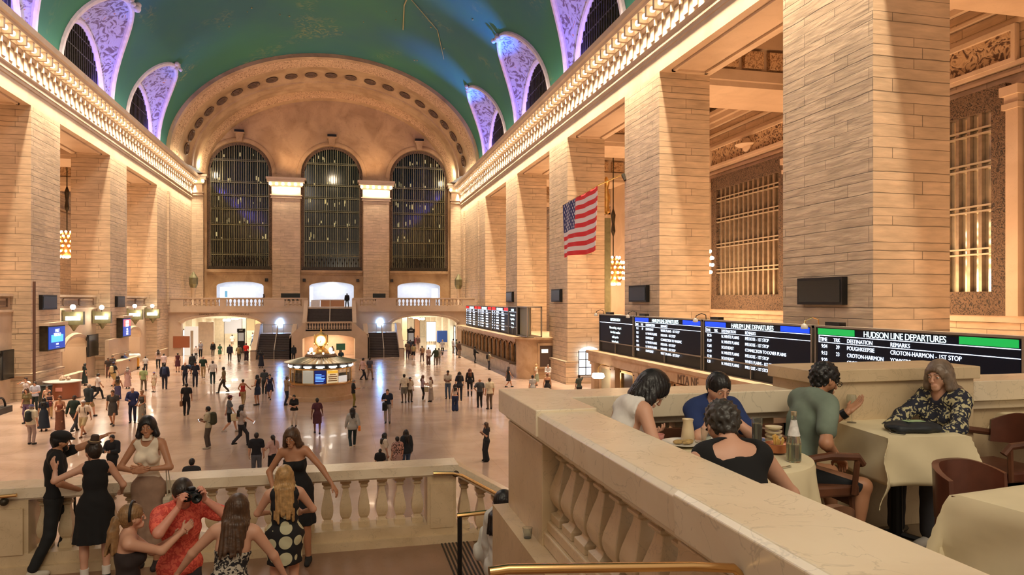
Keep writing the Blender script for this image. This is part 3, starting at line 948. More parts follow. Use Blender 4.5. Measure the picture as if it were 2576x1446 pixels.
def arch_wall(name, x0, x1, y, zt, holes, m, label, thick=0.5):
 mb = MB()
 xs = sorted(set([x0, x1] + [v for h in holes for v in (h[0], h[1])] + [x0 + (x1 - x0) * k / 160 for k in range(161)]))
 V = []
 for a, b in zip(xs, xs[1:]):
  mid = (a + b) / 2
  def lo(x):
   for (p, q, sp, top) in holes:
    if p <= mid <= q:
     u = 2 * (x - p) / (q - p) - 1
     return sp + (top - sp) * math.sqrt(max(0, 1 - u * u * 0.98))
   return 0.0
  la, lb = lo(a), lo(b)
  mb.add([(a, y, la), (b, y, lb), (b, y, zt), (a, y, zt)], [(0, 1, 2, 3)])
  if la > 0:
   mb.add([(a, y, la), (b, y, lb), (b, y + thick, lb), (a, y + thick, la)], [(0, 1, 2, 3)])
 for (p, q, sp, top) in holes:
  for xx in (p, q):
   mb.add([(xx, y, 0), (xx, y + thick, 0), (xx, y + thick, sp + (top - sp) * .2), (xx, y, sp + (top - sp) * .2)], [(0, 1, 2, 3)])
 return struct(name, mb, m, label)
EHOLES = [(-18.1, -9.25, 3.6, 4.62), (6.15, 14.4, 3.4, 4.55)]
arch_wall('wall_back.010', XL, XR, YB, 5.36, EHOLES, PLAIN, 'wall under the east balcony with two wide arches', 0.8)
fm = MB()
fm.box(XL, YB - .12, 4.95, XR, YB + .1, 5.1).box(XL, YB - .28, 5.1, -3.9, YB + .1, 5.62).box(1.4, YB - .28, 5.1, XR, YB + .1, 5.62)
struct('trim_73', fm, PLAIN, 'string course of the east balcony')
for k, (p, q, sp, top) in enumerate(EHOLES):
 K = 20
 av = MB()
 V = []
 for (d, yo) in ((0, 0.01), (0.02, -.1), (.3, -.14), (.42, 0.01)):
  for i in range(K + 1):
   u = -1 + 2 * i / K
   V.append(((p + q) / 2 + u * ((q - p) / 2 + d * abs(u)), YB + yo, sp + (top - sp) * math.sqrt(1 - u * u * .98) + d * (1 - .4 * abs(u))))
 n = K + 1
 av.add(V, [(i * n + j, i * n + j + 1, (i + 1) * n + j + 1, (i + 1) * n + j) for i in range(3) for j in range(K)])
 struct('trim_%d' % (74 + k), av, PLAIN, 'archivolt over the %s concourse arch' % ('left' if k == 0 else 'right'))
INK = mat('carved_letters', (0.16, 0.09, 0.05), 0.7)
text('carved_lettering', 'TRACKS 100-117', (-16.2, YB - .16, 4.98), .3, INK, bpy.data.objects['trim_74'], '-y')
text('carved_lettering', 'LEXINGTON AVE', (-12.9, YB - .16, 4.98), .3, INK, bpy.data.objects['trim_74'], '-y')
balustrade_x('trim_76', XL + .2, -3.95, YB + .1, 5.62, 6.8, .5, [(XL + .2, XL + 1.6), (-13.9, -13.2), (-9.0, -6.6), (-4.6, -3.95)], .46, PLAIN, PLAIN, 'stone balustrade of the east balcony, left of the stairs', bw=.28)
balustrade_x('trim_77', 1.45, XR - .4, YB + .1, 5.62, 6.8, .5, [(1.45, 2.3), (4.3, 6.7), (11.0, 11.7), (XR - 2.0, XR - .4)], .46, PLAIN, PLAIN, 'stone balustrade of the east balcony, right of the stairs', bw=.28)
ROOMW = mat('cream_plaster', (0.72, 0.63, 0.48), 0.6, var=.08)
SHINE = marble('glossy_passage_floor', (0.62, 0.50, 0.38), (0.54, 0.42, 0.32), rough=0.12, scale=.6, vein=.2, coat=.6)
for k, (p, q, sp, top) in enumerate(EHOLES):
 m = MB()
 x0, x1 = p - .8, q + .8
 ye = 118 if k == 0 else 128
 m.box(x0 - .3, YB + .8, 0, x0, ye, 5.3).box(x1, YB + .8, 0, x1 + .3, ye, 5.3).box(x0, ye, 0, x1, ye + .3, 5.3).box(x0, YB + .8, 5.0, x1, ye, 5.3)
 for yy in range(97, int(ye), 7):
  m.box(x0, yy, 4.2, x1, yy + 1.0, 5.0).box(x0, yy, 0, x0 + .7, yy + 1, 4.3).box(x1 - .7, yy, 0, x1, yy + 1, 4.3)
 struct('wall_back.%03d' % (11 + k), m, ROOMW, 'cream walls of the %s street passage' % ('left' if k == 0 else 'right'))
 struct('floor.%03d' % (2 + k), MB().box(x0, YB, 0.0, x1, ye, 0.012), SHINE, 'shiny floor of the %s street passage' % ('left' if k == 0 else 'right'))
 for j, yy in enumerate((94, 101, 108, 115, 122)):
  if yy > ye: break
  light('passage_light', 'AREA', ((p + q) / 2, yy, 4.9), 430, (1.0, .93, .80), 5, 2.5, rot=(0, 0, 0))
  c = empty('hanging_lamp', ((p + q) / 2, yy, 4.0), label='cluster of white globe lamps in the %s street passage, number %s from the arch' % ('left' if k == 0 else 'right', ['one', 'two', 'three', 'four', 'five'][j]), cat='lamp', group='passage lamps')
  g = MB()
  for a in range(5): g.sphere(((p + q) / 2 + .32 * math.cos(a * 1.257), yy + .32 * math.sin(a * 1.257), 4.05), .16, 8, 5)
  g.build('globes', BULBW, c, True)
  MB().tube([((p + q) / 2, yy, 4.1), ((p + q) / 2, yy, 5.0)], .025, 6).build('stem', GILT, c)
DOORG = mat('lit_doorway', (.75, .85, .9), .3, emit=1.6, ecol=(.8, .9, 1.0))
for nm, xx, yy, w, h, lab in (('door_1', -18.85, 93.2, 2.2, 2.9, 'bright glazed doorway inside the left arch'), ('door_2', 15.15, 94, 3.0, 3.0, 'bright glazed doorway inside the right arch'), ('door_3', -8.5, 96, 2.5, 2.6, 'bright shop window at the end of the left arch')):
 e = empty(nm, (xx, yy, 0), kind='structure', label=lab)
 s = 1 if xx < -10 or nm == 'door_9' else -1
 MB().box(xx, yy, .02, xx + s * .06, yy + w, h).build('glass', DOORG, e)
 fr = MB()
 for t in (0, .5, 1): fr.box(xx, yy + t * w - .05, 0, xx + s * .14, yy + t * w + .05, h)
 fr.box(xx, yy, h - .08, xx + s * .14, yy + w, h + .08).box(xx, yy, h * .72, xx + s * .12, yy + w, h * .72 + .06)
 fr.build('door_frame', BRONZE, e)
e = empty('door_4', (-17.4, YB + 1.2, 0), kind='structure', label='tall bright opening at the left end of the left arch')
MB().box(-18.0, YB + 1.0, 0, -16.4, YB + 1.15, 3.4).build('glass', mat('lit_panel', (.8, .76, .66), .5, emit=.55), e)
MB().box(-17.3, YB + .85, 0, -17.0, YB + .99, 2.9).box(-16.4, YB + .7, 0, -14.7, YB + 1.2, 3.9).build('door_frame', ROOMW, e)
def flight_y(name, x0, x1, y0, y1, z0, z1, n, m, label, nm='stairs'):
 """steps rising towards +y"""
 mb = MB()
 for k in range(n):
  z = z0 + (z1 - z0) * (k + 1) / n
  y = y0 + (y1 - y0) * k / n
  mb.box(x0, y, z0 - .02 if k == 0 else z0, x1, y1 + .3, z) if False else mb.box(x0, y, z0, x1, y0 + (y1 - y0) * (k + 1) / n + .01, z)
 return struct(name, mb, m, label)
ZLE = 2.6
sn = [0]
for (a, b, side) in ((-9.05, -5.25, 'left'), (3.05, 6.55, 'right')):
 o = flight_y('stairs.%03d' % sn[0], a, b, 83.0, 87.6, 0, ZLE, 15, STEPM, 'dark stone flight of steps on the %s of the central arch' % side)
 sn[0] += 1
 nos = MB()
 for k in range(15):
  z = ZLE * (k + 1) / 15; y = 83 + 4.6 * k / 15
  nos.box(a, y - .02, z - .035, b, y + .03, z + .004)
 nos.build('nosings', mat('worn_nosing', (.16, .13, .12), .4), o)
 MB().tube([((a + b) / 2, 82.9, .95), ((a + b) / 2, 87.6, ZLE + .95)], .05, 8).tube([((a + b) / 2, 82.9, 0), ((a + b) / 2, 82.9, .95)], .04, 8).tube([((a + b) / 2, 87.6, ZLE), ((a + b) / 2, 87.6, ZLE + .95)], .04, 8).build('handrail', mat('pale_rail', (.5, .45, .38), .4), o)
 MB().box(a - .1, 87.6, 0, b + .1, YB, ZLE).build('landing', PLAIN, o)
 gd = MB()
 for t in (0, .33, .66, 1): gd.box(a + (b - a) * t - .03, 88.2, ZLE, a + (b - a) * t + .03, 88.26, ZLE + 1.05)
 gd.box(a, 88.2, ZLE + 1.0, b, 88.26, ZLE + 1.06)
 gd.build('guard_rail', mat('steel', (.45, .47, .5), .3, .8), o)
 ga = MB().box(a - .7, 82.2, .95, b + .5, 82.26, 1.0)
 for t in (-.7, b - a + .5): ga.box(a + t - .03, 82.2, 0, a + t + .03, 82.26, 1)
 ga.build('barrier', BLACK, o)
def slope_wall(name, x0, x1, pts, m, label):
 return struct(name, MB().prism(pts, 'x', x0, x1), m, label)
for i, (x0, x1) in enumerate(((-9.6, -9.05), (6.55, 7.1))):
 slope_wall('trim_%d' % (80 + i), x0, x1, [(82.6, 0), (YB, 0), (YB, 3.7), (87.6, 3.7), (83.2, 1.05), (82.6, 1.05)], PLAIN, 'sloping stone parapet on the outer side of the %s flight' % ('left', 'right')[i])
front = MB()
Yc = 81.8
op = [(-4.12, 0), (-4.12, 2.15)] + [(-1.28 - 2.84 * math.cos(PI * k / 14), 2.15 + .5 * math.sin(PI * k / 14)) for k in range(1, 14)] + [(1.56, 2.15), (1.56, 0)]
out = [(-5.45, 0), (-5.4, 2.35), (-5.15, 2.85), (-4.85, 3.15), (-3.75, 4.12), (1.2, 4.12), (2.35, 3.15), (2.75, 2.85), (3.0, 2.35), (3.1, 0)]
def interp(P, x):
 for (p, q) in zip(P, P[1:]):
  if p[0] <= x <= q[0]: return p[1] + (q[1] - p[1]) * (x - p[0]) / max(1e-9, q[0] - p[0])
 return P[-1][1]
tops = [(-5.45, 2.3)] + out[1:-1] + [(3.1, 2.3)]
xs = sorted(set([p[0] for p in tops] + [-4.12, 1.56] + [-5.45 + 8.55 * k / 80 for k in range(81)]))
for a, b in zip(xs, xs[1:]):
 mid = (a + b) / 2
 def lo(x):
  if -4.12 <= mid <= 1.56:
   u = (x + 1.28) / 2.84
   return 2.15 + .5 * math.sqrt(max(0, 1 - u * u))
  return 0
 def hi(x):
  z = interp(tops, x)
  return min(z, 3.25) if -3.7 <= mid <= 1.15 else z
 front.add([(a, Yc, lo(a)), (b, Yc, lo(b)), (b, Yc, hi(b)), (a, Yc, hi(a))], [(0, 1, 2, 3)])
 front.add([(a, Yc + .5, lo(a)), (b, Yc + .5, lo(b)), (b, Yc + .5, hi(b)), (a, Yc + .5, hi(a))], [(3, 2, 1, 0)])
 front.add([(a, Yc, hi(a)), (b, Yc, hi(b)), (b, Yc + .5, hi(b)), (a, Yc + .5, hi(a))], [(0, 1, 2, 3)])
 if lo(a) > 0: front.add([(a, Yc, lo(a)), (b, Yc, lo(b)), (b, Yc + 6, lo(b)), (a, Yc + 6, lo(a))], [(3, 2, 1, 0)])
front.box(-5.45, Yc, 0, -5.25, YB, 2.62).box(2.95, Yc, 0, 3.08, YB, 2.62).box(-5.25, Yc + .5, 2.66, 3.0, YB, 2.72)
front.box(-4.14, Yc + .5, 0, -4.12, Yc + 6, 2.2).box(1.56, Yc + .5, 0, 1.58, Yc + 6, 2.2)
cb = struct('wall_back.020', front, PLAIN, 'central stone block of the east stairs with a low arch')
bw = MB().box(-4.3, Yc + 6, 0, 1.8, Yc + 6.2, 2.9).build('arch_back_wall', mat('peach_wall', (.72, .50, .34), .6, var=.06), cb)
light('archway_light', 'AREA', (-1.28, Yc + 3, 2.58), 420, (1.0, .80, .58), 4.5, 4.5, rot=(0, 0, 0))
for s, (xa, xb) in (('left', (-5.45, -4.95)), ('right', (2.6, 3.1))):
 slope_wall('trim_%d' % (82 if s == 'left' else 83), xa, xb, [(82.3, 0), (88, 0), (88, 3.7), (87.6, 3.7), (83.2, 1.1 + 1.3), (82.3, 2.4)], PLAIN, 'side parapet on the %s of the central block' % s)
balustrade_x('trim_84', -3.75, 1.2, Yc + .25, 3.1, 4.12, .5, [], [17], PLAIN, PLAIN, 'small balustrade above the central arch', bw=.2)
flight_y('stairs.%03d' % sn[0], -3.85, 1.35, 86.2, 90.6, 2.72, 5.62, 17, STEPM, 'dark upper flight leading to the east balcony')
MB().tube([(-1.25, 86.2, 3.7), (-1.25, 90.5, 6.5)], .05, 8).build('handrail', mat('pale_rail', (0, 0, 0)), bpy.data.objects['stairs.%03d' % sn[0]])
struct('trim_85', MB().prism([(86, 2.7), (90.6, 2.7), (90.6, 6.7), (86, 3.9)], 'x', -4.3, -3.85).prism([(86, 2.7), (90.6, 2.7), (90.6, 6.7), (86, 3.9)], 'x', 1.35, 1.8), PLAIN, 'parapets on both sides of the upper flight')
def logo_mesh(cx, y, cz, r):
 K = 40
 pts = []
 for k in range(K):
  t = 2 * PI * k / K
  x, z = math.cos(t), math.sin(t)
  rr = 1.0 - .16 * math.exp(-((abs(t - PI / 2)) / .28) ** 2) - .10 * math.exp(-((abs(t - 3 * PI / 2)) / .2) ** 2)
  px, pz = x * rr * .92, z * rr * (.98 if z > 0 else 1.05)
  if z < 0: px *= 1 - .18 * (-z) ** 2
  d = math.hypot(px - 1.15, pz - .12)
  if d < .46:
   px, pz = 1.15 + (px - 1.15) / d * .46, .12 + (pz - .12) / d * .46
  pts.append((cx + px * r, cz + pz * r))
 mb = MB().prism(pts, 'y', y - .06, y)
 mb.prism([(cx + r * (.02 + .30 * math.sin(t) ** 1 * u), cz + r * (1.02 + .5 * t / 1.6)) for t, u in ((0, 1), (.6, 1.4), (1.1, 1.3), (1.6, 1.0), (1.1, .2), (.5, -.1))], 'y', y - .06, y)
 return mb
LOGOM = mat('glowing_logo', (.95, .97, 1), .4, emit=60.0, ecol=(.22, .48, 1.0))
for x, nm in ((-7.12, 'left'), (4.78, 'right')):
 o = logo_mesh(x, YB - .05, 3.72, .36).build('wall_logo', LOGOM)
 tag(o, 'glowing white fruit logo on the wall above the %s flight of the east stairs' % nm, 'logo')
 light('logo_light', 'POINT', (x, YB - .3, 3.72), 16, (.22, .40, 1.0), .05)
o = logo_mesh(-1.23, YE + 5.5, 8.35, .62).build('wall_logo', mat('white_glow', (1, 1, 1), .4, emit=3.0))
tag(o, 'large white fruit logo on the back wall of the middle shop', 'logo')
for nm, x0, x1, z0, z1, m, lab in (('display_screen', -16.1, -14.5, 6.5, 8.3, mat('lit_poster', (.9, .92, .95), .4, emit=1.6), 'lit white poster panel in the left shop doorway'),
        ('display_screen', 13.0, 13.9, 6.6, 8.2, mat('lit_poster', (1, 1, 1)), 'lit white poster panel in the right shop doorway'),
        ('display_screen', -4.2, -3.8, 6.3, 8.4, mat('lit_poster', (1, 1, 1)), 'narrow lit panel at the left edge of the middle shop')):
 o = MB().box(x0, YE + .9, z0, x1, YE + 1.0, z1).build(nm, m)
 tag(o, lab, 'screen')
 if x0 < -16:
  o2 = MB().box(-15.5, YE + .86, 6.9, -15.15, YE + .9, 7.8).build('phone_picture', mat('phone_blue', (.15, .45, .75), .4, emit=.5), o)
cn = empty('shop_counter', (-1.2, YE + 1.5, 5.6), label='brown and white counter in the middle shop', cat='counter')
MB().box(-2.7, YE - 1.2, 5.6, .5, YE - .6, 6.5).build('wood_front', mat('tan_wood', (.48, .26, .15), .5), cn)
MB().box(-2.8, YE - 1.3, 6.5, .6, YE - .5, 6.6).box(-4.0, YE - 1.1, 5.6, -2.8, YE - 1.05, 6.55).build('worktop', STOREW, cn)
for x0, x1, lab in ((-9.2 + 1.6, -9.2 + 4.0, 'black screen behind the balustrade, left of the middle shop'), (4.2, 5.9, 'black screen behind the balustrade, right of the middle shop')):
 e = empty('display_screen', ((x0 + x1) / 2, 98, 5.6), label=lab, cat='screen')
 MB().box(x0, 98, 6.45, x1, 98.15, 7.4).build('panel', BLACKGL, e)
 MB().box((x0 + x1) / 2 - .1, 98.02, 5.6, (x0 + x1) / 2 + .1, 98.12, 6.5).build('stand', BLACK, e)
for x, lab in ((-9.95, 'small black loudspeaker left of the left pilaster'), (-4.95, 'small black loudspeaker right of the left pilaster'), (2.35, 'small black loudspeaker left of the right pilaster'), (7.15, 'small black loudspeaker right of the right pilaster')):
 e = empty('loudspeaker', (x, YE - .2, 9.1), label=lab, cat='loudspeaker', group='loudspeakers on the east wall')
 MB().box(x - .19, YE - .32, 9.1, x + .19, YE - .02, 9.5).build('cabinet', BLACK, e)
 MB().lathe([(.12, 0), (.14, .02), (.001, .03)], (0, 0, 0), 10).xf(Matrix.Translation((x, YE - .33, 9.3)) @ Matrix.Rotation(PI / 2, 4, 'X')).build('cone', DKGREY, e)
for x, y, lab in ((XL + 1.0, 99.5, 'left'), (XR - 1.0, 99.5, 'right')):
 e = empty('floor_lamp', (x, y, 5.6), label='tall bronze lantern on the %s end of the east balcony' % lab, cat='lamp')
 MB().lathe([(.5, 0), (.5, .3), (.3, .5), (.22, 1.2), (.25, 2.2), (.35, 2.5)], (x, y, 5.6), 10).build('pedestal', PLAIN, e, True)
 MB().lathe([(.35, 0), (.55, .5), (.55, 1.3), (.3, 1.7), (.05, 2.1)], (x, y, 8.1), 8).build('lantern', BRONZE2, e)
o = MB().box(-19.0, YB - .12, .95, -17.2, YB - .02, 2.3).xf(Matrix.Identity(4)).build('notice_board', mat('rust_board', (.32, .10, .04), .5))
tag(o, 'rust brown notice board on the wall left of the left east arch', 'board')
for x, y, lab in ((-11.9, 93.5, 'black information pillar standing in the left east arch'), (8.35, 88.0, 'black information pillar standing in the right east arch')):
 e = empty('information_pillar', (x, y, 0), label=lab, cat='kiosk')
 MB().box(x - .42, y - .25, 0, x + .42, y + .25, 3.0).box(x - .46, y - .29, 2.6, x + .46, y + .29, 3.0).build('body', BLACK, e)
 MB().box(x - .32, y - .27, 1.5, x + .32, y - .25, 2.5).build('map_panel', mat('grey_map', (.35, .37, .38), .5, emit=.25), e)
 text('pillar_lettering', 'MAP', (x - .2, y - .30, 2.9), .2, mat('white_ink', (.8, .8, .8), .6), e, '-y')
o = MB().box(13.2, 100, .6, 14.6, 100.8, 2.2).build('covered_cart', mat('blue_tarp', (.02, .08, .38), .6, bump=.3))
tag(o, 'blue covered cart inside the right east arch', 'cart')
o['label'] = 'blue boxy cart parked inside the right east arch'
MB().lathe([(.12, 0), (.16, .04), (.16, .08), (.12, .12)], (13.5, 100.2, .45), 10).build('caster', BLACK, o)
# == INFORMATION BOOTH
BX, BY = -1.27, 49.3
e = empty('information_booth', (BX, BY, 0), label='round marble information booth with brass clock in the middle of the hall', cat='booth')
MB().lathe([(2.12, 0), (2.12, .25), (2.0, .3), (2.0, 1.05)], (BX, BY, 0), 48).build('counter_base', marble('booth_marble', (.62, .44, .28), (.52, .35, .2), rough=.35, scale=1.0, vein=.3), e, True)
MB().lathe([(2.0, 1.05), (2.22, 1.07), (2.25, 1.16), (2.12, 1.2), (1.7, 1.2)], (BX, BY, 0), 48).build('counter_top', BRASS, e, True)
N = 16
fr = MB()
for k in range(N):
 a = 2 * PI * k / N + PI / N
 fr.tube([(BX + 1.98 * math.cos(a), BY + 1.98 * math.sin(a), 1.2), (BX + 1.98 * math.cos(a), BY + 1.98 * math.sin(a), 2.4)], .035, 6)
fr.lathe([(1.92, 2.02), (2.02, 2.02), (2.02, 2.1), (1.92, 2.1)], (BX, BY, 0), N, rot=PI / N)
fr.build('glazing_frame', GILT, e)
lit = mat('booth_lamp', (1, .95, .85), .3, emit=6)
hd = MB().lathe([(1.96, 2.1), (2.06, 2.1), (2.06, 2.42), (1.96, 2.42)], (BX, BY, 0), N, rot=PI / N)
hd.build('header', DKGREY, e)
for k in range(N):
 a = 2 * PI * k / N
 if -PI * 1.1 < a - 2 * PI < -.0 or a == 0 or a > PI:
  c, s2 = math.cos(a), math.sin(a)
  M = Matrix.Translation((BX, BY, 0)) @ Matrix.Rotation(a + PI / 2, 4, 'Z')
  MB().box(-.26, -2.09, 2.2, .26, -2.05, 2.27).box(-.16, -2.09, 2.14, .16, -2.05, 2.2).xf(M @ Matrix.Scale(1, 4)).build('header_lamp', lit, e)
def booth_panel(k, m, z0=1.2, z1=2.0, nm='panel', w=.36):
 a = -PI / 2 + k * 2 * PI / N
 M = Matrix.Translation((BX, BY, 0)) @ Matrix.Rotation(a + PI / 2, 4, 'Z')
 return MB().box(-w, -2.0, z0, w, -1.95, z1).xf(M).build(nm, m, e)
booth_panel(-1, mat('pale_glass_panel', (.45, .45, .38), .3, emit=.35), nm='frosted_panel')
booth_panel(0, mat('booth_screen', (.005, .01, .08), .3, emit=.3, ecol=(.01, .03, .25)), nm='timetable_screen')
lines = MB()
M = Matrix.Translation((BX, BY, 0))
for r in range(6):
 lines.box(-.30, -2.03, 1.3 + r * .085, random.uniform(.05, .3), -2.01, 1.335 + r * .085)
lines.xf(M).build('timetable_lines', mat('blue_lines', (.1, .2, 1), .4, emit=3, ecol=(.08, .22, 1)), e)
booth_panel(1, mat('yellow_poster', (.75, .62, .38), .5, emit=.5), nm='poster')
a = 2 * PI / N
pm = MB()
for r, (w, c) in enumerate(((.3, 0), (.26, 0), (.3, 0), (.2, 0))):
 pm.box(-w, -2.03, 1.3 + r * .13, w, -2.01, 1.36 + r * .13)
pm.xf(Matrix.Translation((BX, BY, 0)) @ Matrix.Rotation(a, 4, 'Z')).build('poster_print', mat('poster_print', (.4, .22, .08), .6), e)
MB().box(-.34, -2.035, 1.80, .34, -2.01, 1.98).xf(Matrix.Translation((BX, BY, 0)) @ Matrix.Rotation(a, 4, 'Z')).build('poster_heading', mat('amber', (.85, .5, .05), .5, emit=.5), e)
booth_panel(2, mat('white_poster', (.8, .8, .78), .5, emit=.4), 1.2, 1.6, nm='poster')
MB().lathe([(1.9, 1.2), (1.9, 2.1)], (BX, BY, 0), 48).build('glass', GLASS, e, True)
inn = MB()
for k in range(14):
 a = k * .45
 inn.box(BX + 1.2 * math.cos(a) - .15, BY + 1.2 * math.sin(a) - .15, 1.2, BX + 1.2 * math.cos(a) + .15, BY + 1.2 * math.sin(a) + .15, 1.4 + .3 * random.random())
inn.lathe([(.5, 0), (.5, 2.4)], (BX, BY, 0), 12)
inn.build('interior', mat('booth_inside', (.5, .45, .36), .4), e)
light('booth_light', 'AREA', (BX, BY, 2.38), 90, (1, .92, .75), 3.2, 3.2, rot=(0, 0, 0))
rf = MB()
NR = 48
for k in range(NR):
 a0, a1 = 2 * PI * k / NR, 2 * PI * (k + 1) / NR
 am = (a0 + a1) / 2
 P = lambda a, r, z: (BX + r * math.cos(a), BY + r * math.sin(a), z)
 rf.add([P(a0, 2.32, 2.42), P(am, 2.36, 2.47), P(am, .9, 2.80), P(a0, .9, 2.75)], [(0, 1, 2, 3)])
 rf.add([P(am, 2.36, 2.47), P(a1, 2.32, 2.42), P(a1, .9, 2.75), P(am, .9, 2.80)], [(0, 1, 2, 3)])
rf.lathe([(2.06, 2.40), (2.34, 2.42), (2.36, 2.46)], (BX, BY, 0), 48)
rf.build('roof', mat('ribbed_metal_roof', (.42, .36, .25), .3, .7), e)
MB().lathe([(1.0, 2.7), (1.05, 2.8), (.95, 2.95), (.6, 3.0), (.5, 3.02)], (BX, BY, 0), 32).build('drum', mat('drum_brown', (.16, .11, .07), .4, .5), e, True)
pd = MB().lathe([(.75, 3.0), (.75, 3.08), (.45, 3.12), (.35, 3.25), (.22, 3.35), (.2, 3.4), (.3, 3.42)], (BX, BY, 0), 24)
pd.build('clock_base', GILT, e, True)
lm = MB()
for k in range(8):
 a = k * PI / 4 + .2
 lm.sphere((BX + .82 * math.cos(a), BY + .82 * math.sin(a), 3.02), .06, 8, 5)
lm.sphere((BX - .62, BY - .3, 3.2), .15, 10, 7, (.8, .8, 1.2)).sphere((BX + .62, BY - .3, 3.2), .15, 10, 7, (.8, .8, 1.2))
lm.build('globe_lamps', BULBW, e, True)
ZC = 3.86
ck = MB().lathe([(.12, -.5), (.3, -.44), (.34, -.36), (.41, -.28), (.41, .28), (.32, .38), (.16, .48), (.1, .52), (.06, .62), (.03, .66), (.02, .78), (.001, .8)], (BX, BY, ZC), 8, rot=PI / 8)
ck.build('clock_case', GILT, e)
for k in range(4):
 M = Matrix.Translation((BX, BY, ZC)) @ Matrix.Rotation(k * PI / 2, 4, 'Z')
 f = MB().lathe([(.001, .05), (.30, .03), (.34, 0)], (0, 0, 0), 24).xf(M @ Matrix.Translation((0, -.39, 0)) @ Matrix.Rotation(PI / 2, 4, 'X'))
 fo = f.build('clock_face', mat('opal_clock_face', (1, .88, .6), .3, emit=.75, ecol=(1, .80, .48)), e, True)
 MB().lathe([(.30, .03), (.36, .06), (.38, 0)], (0, 0, 0), 24).xf(M @ Matrix.Translation((0, -.39, 0)) @ Matrix.Rotation(PI / 2, 4, 'X')).build('clock_rim', GILT, e, True)
 hn = MB().box(-.008, -.455, -.02, .012, -.448, .24)
 hn.add([(0, -.455, 0), (-.07, -.455, -.14), (-.05, -.455, -.16), (.02, -.455, -.01)], [(0, 1, 2, 3)])
 for q in range(12):
  t = q * PI / 6
  hn.box(.26 * math.cos(t) - .012, -.445, .26 * math.sin(t) - .012, .26 * math.cos(t) + .012, -.44, .26 * math.sin(t) + .012)
 hn.xf(M).build('clock_hands', BLACK, fo)
light('clock_light', 'POINT', (BX, BY - 1.0, 4.1), 25, WARM, .1)
o = MB().box(BX + .95, BY + 6, 2.75, BX + 1.6, BY + 6.1, 3.25).build('hanging_sign', mat('green_sign', (.05, .20, .13), .5))
tag(o, 'small dark green sign seen behind the booth clock', 'sign')
MB().tube([(BX + 1.2, BY + 6.05, 0), (BX + 1.2, BY + 6.05, 2.8)], .04, 6).build('sign_post', BLACK, o)
# == TICKET COUNTERS, RIGHT
XT = 14.3
e = empty('ticket_counter', (XT, 73, 0), label='long ticket counter with arched windows along the right side', cat='counter')
TK = marble('ticket_stone', (.56, .38, .23), (.44, .28, .15), rough=.45, scale=.9, vein=.3)
w = MB()
w.box(XT + .5, 58, 0, XR + 2.9, 88.5, 3.1).box(XT - .05, 58.4, 3.0, XR + 2.9, 88.6, 3.25).box(XT - .25, 58.2, 3.25, XR + 2.9, 88.7, 3.42)
w.lathe([(1.2, 0), (1.2, 3.25), (1.45, 3.27), (1.45, 3.42)], (XT + 1.2, 58.2, 0), 20, a0=PI, a1=1.5 * PI + .01)
w.box(XT + 1.2, 57.0, 0, XR + 2.9, 58.4, 3.25).box(XT + 1.2, 56.8, 3.25, XR + 2.9, 58.4, 3.42)
w.build('counter_wall', TK, e)
MB().box(XT, 58.2, 0, XT + .5, 88.5, 1.0).box(XT - .18, 60, 1.0, XT + .5, 88.5, 1.12).build('counter_shelf', marble('dark_shelf', (.34, .24, .15), (.2, .13, .08), rough=.3, scale=2, vein=.4), e)
ARD = mat('dark_ticket_window', (.035, .02, .012), .25)
for k in range(15):
 y0 = 59.3 + k * 1.93
 a = MB()
 K = 8
 pts = [(y0 + .35, 1.15), (y0 + 1.55, 1.15), (y0 + 1.55, 2.35)] + [(y0 + .95 + .6 * math.cos(PI * q / K), 2.35 + .45 * math.sin(PI * q / K)) for q in range(1, K)] + [(y0 + .35, 2.35)]
 a.prism(pts, 'x', XT + .44, XT + .52)
 wo = a.build('ticket_window', ARD, e)
 g = MB()
 for t in (.35, .95, 1.55):
  g.tube([(XT + .4, y0 + t, 1.12), (XT + .4, y0 + t, 2.4)], .055 if t != .95 else .025, 6)
 g.tube([(XT + .4, y0 + .95 + .6 * math.cos(PI * q / K), 2.38 + .45 * math.sin(PI * q / K)) for q in range(K + 1)], .055, 6)
 g.tube([(XT + .38, y0 + 1.93, 1.12), (XT + .38, y0 + 1.93, 2.75)], .05, 6)
 g.build('window_grille', mat('aged_brass', (.34, .20, .09), .35, .85, var=.3), wo)
ey = 57.0
MB().box(XT + 1.5, ey - .1, 1.0, XT + 1.7, ey + .1, 2.9).box(XT + 2.9, ey - .1, 1.0, XT + 3.1, ey + .1, 2.9).box(XT + 1.5, ey - .12, 2.75, XT + 3.1, ey + .1, 2.95).build('door_surround', TK, e)
MB().box(XT + 1.7, ey - .04, .95, XT + 2.9, ey, 2.75).build('end_window', mat('grey_glass', (.10, .07, .06), .2), e)
MB().box(XT + 1.85, ey - .08, 2.15, XT + 2.4, ey - .04, 2.45).build('lamp_sign', mat('small_lamp_sign', (.9, .8, .6), .4, emit=1.5), e)
cl = MB()
for x in (3.4, 4.1, 5.4):
 cl.box(XT + x, ey - .18, 1.1, XT + x + .35, ey, 2.75).box(XT + x - .05, ey - .22, 2.75, XT + x + .4, ey, 2.9)
cl.box(XT + 1.2, ey - .1, .85, XR + 2.9, ey, 1.0).box(XT + 1.2, ey - .15, 0, XR + 2.9, ey, .3)
cl.build('end_pilasters', TK, e)
MB().box(XT + 4.55, ey - .1, 1.15, XT + 5.2, ey, 2.2).build('brass_notice', GILT, e)
e2 = empty('ticket_counter', (14.8, 30, 0), label='nearer ticket counter under the big blue and green departure boards', cat='counter')
w = MB()
XN = 14.9
w.box(XN + .3, 8, 0, XR + 2.9, 41.8, 2.75).box(XN, 8, 2.75, XR + 2.9, 42, 3.25).box(XN - .1, 8, 3.25, XR + 2.9, 42.1, 3.42)
w.build('counter_wall', TK, e2)
p = MB()
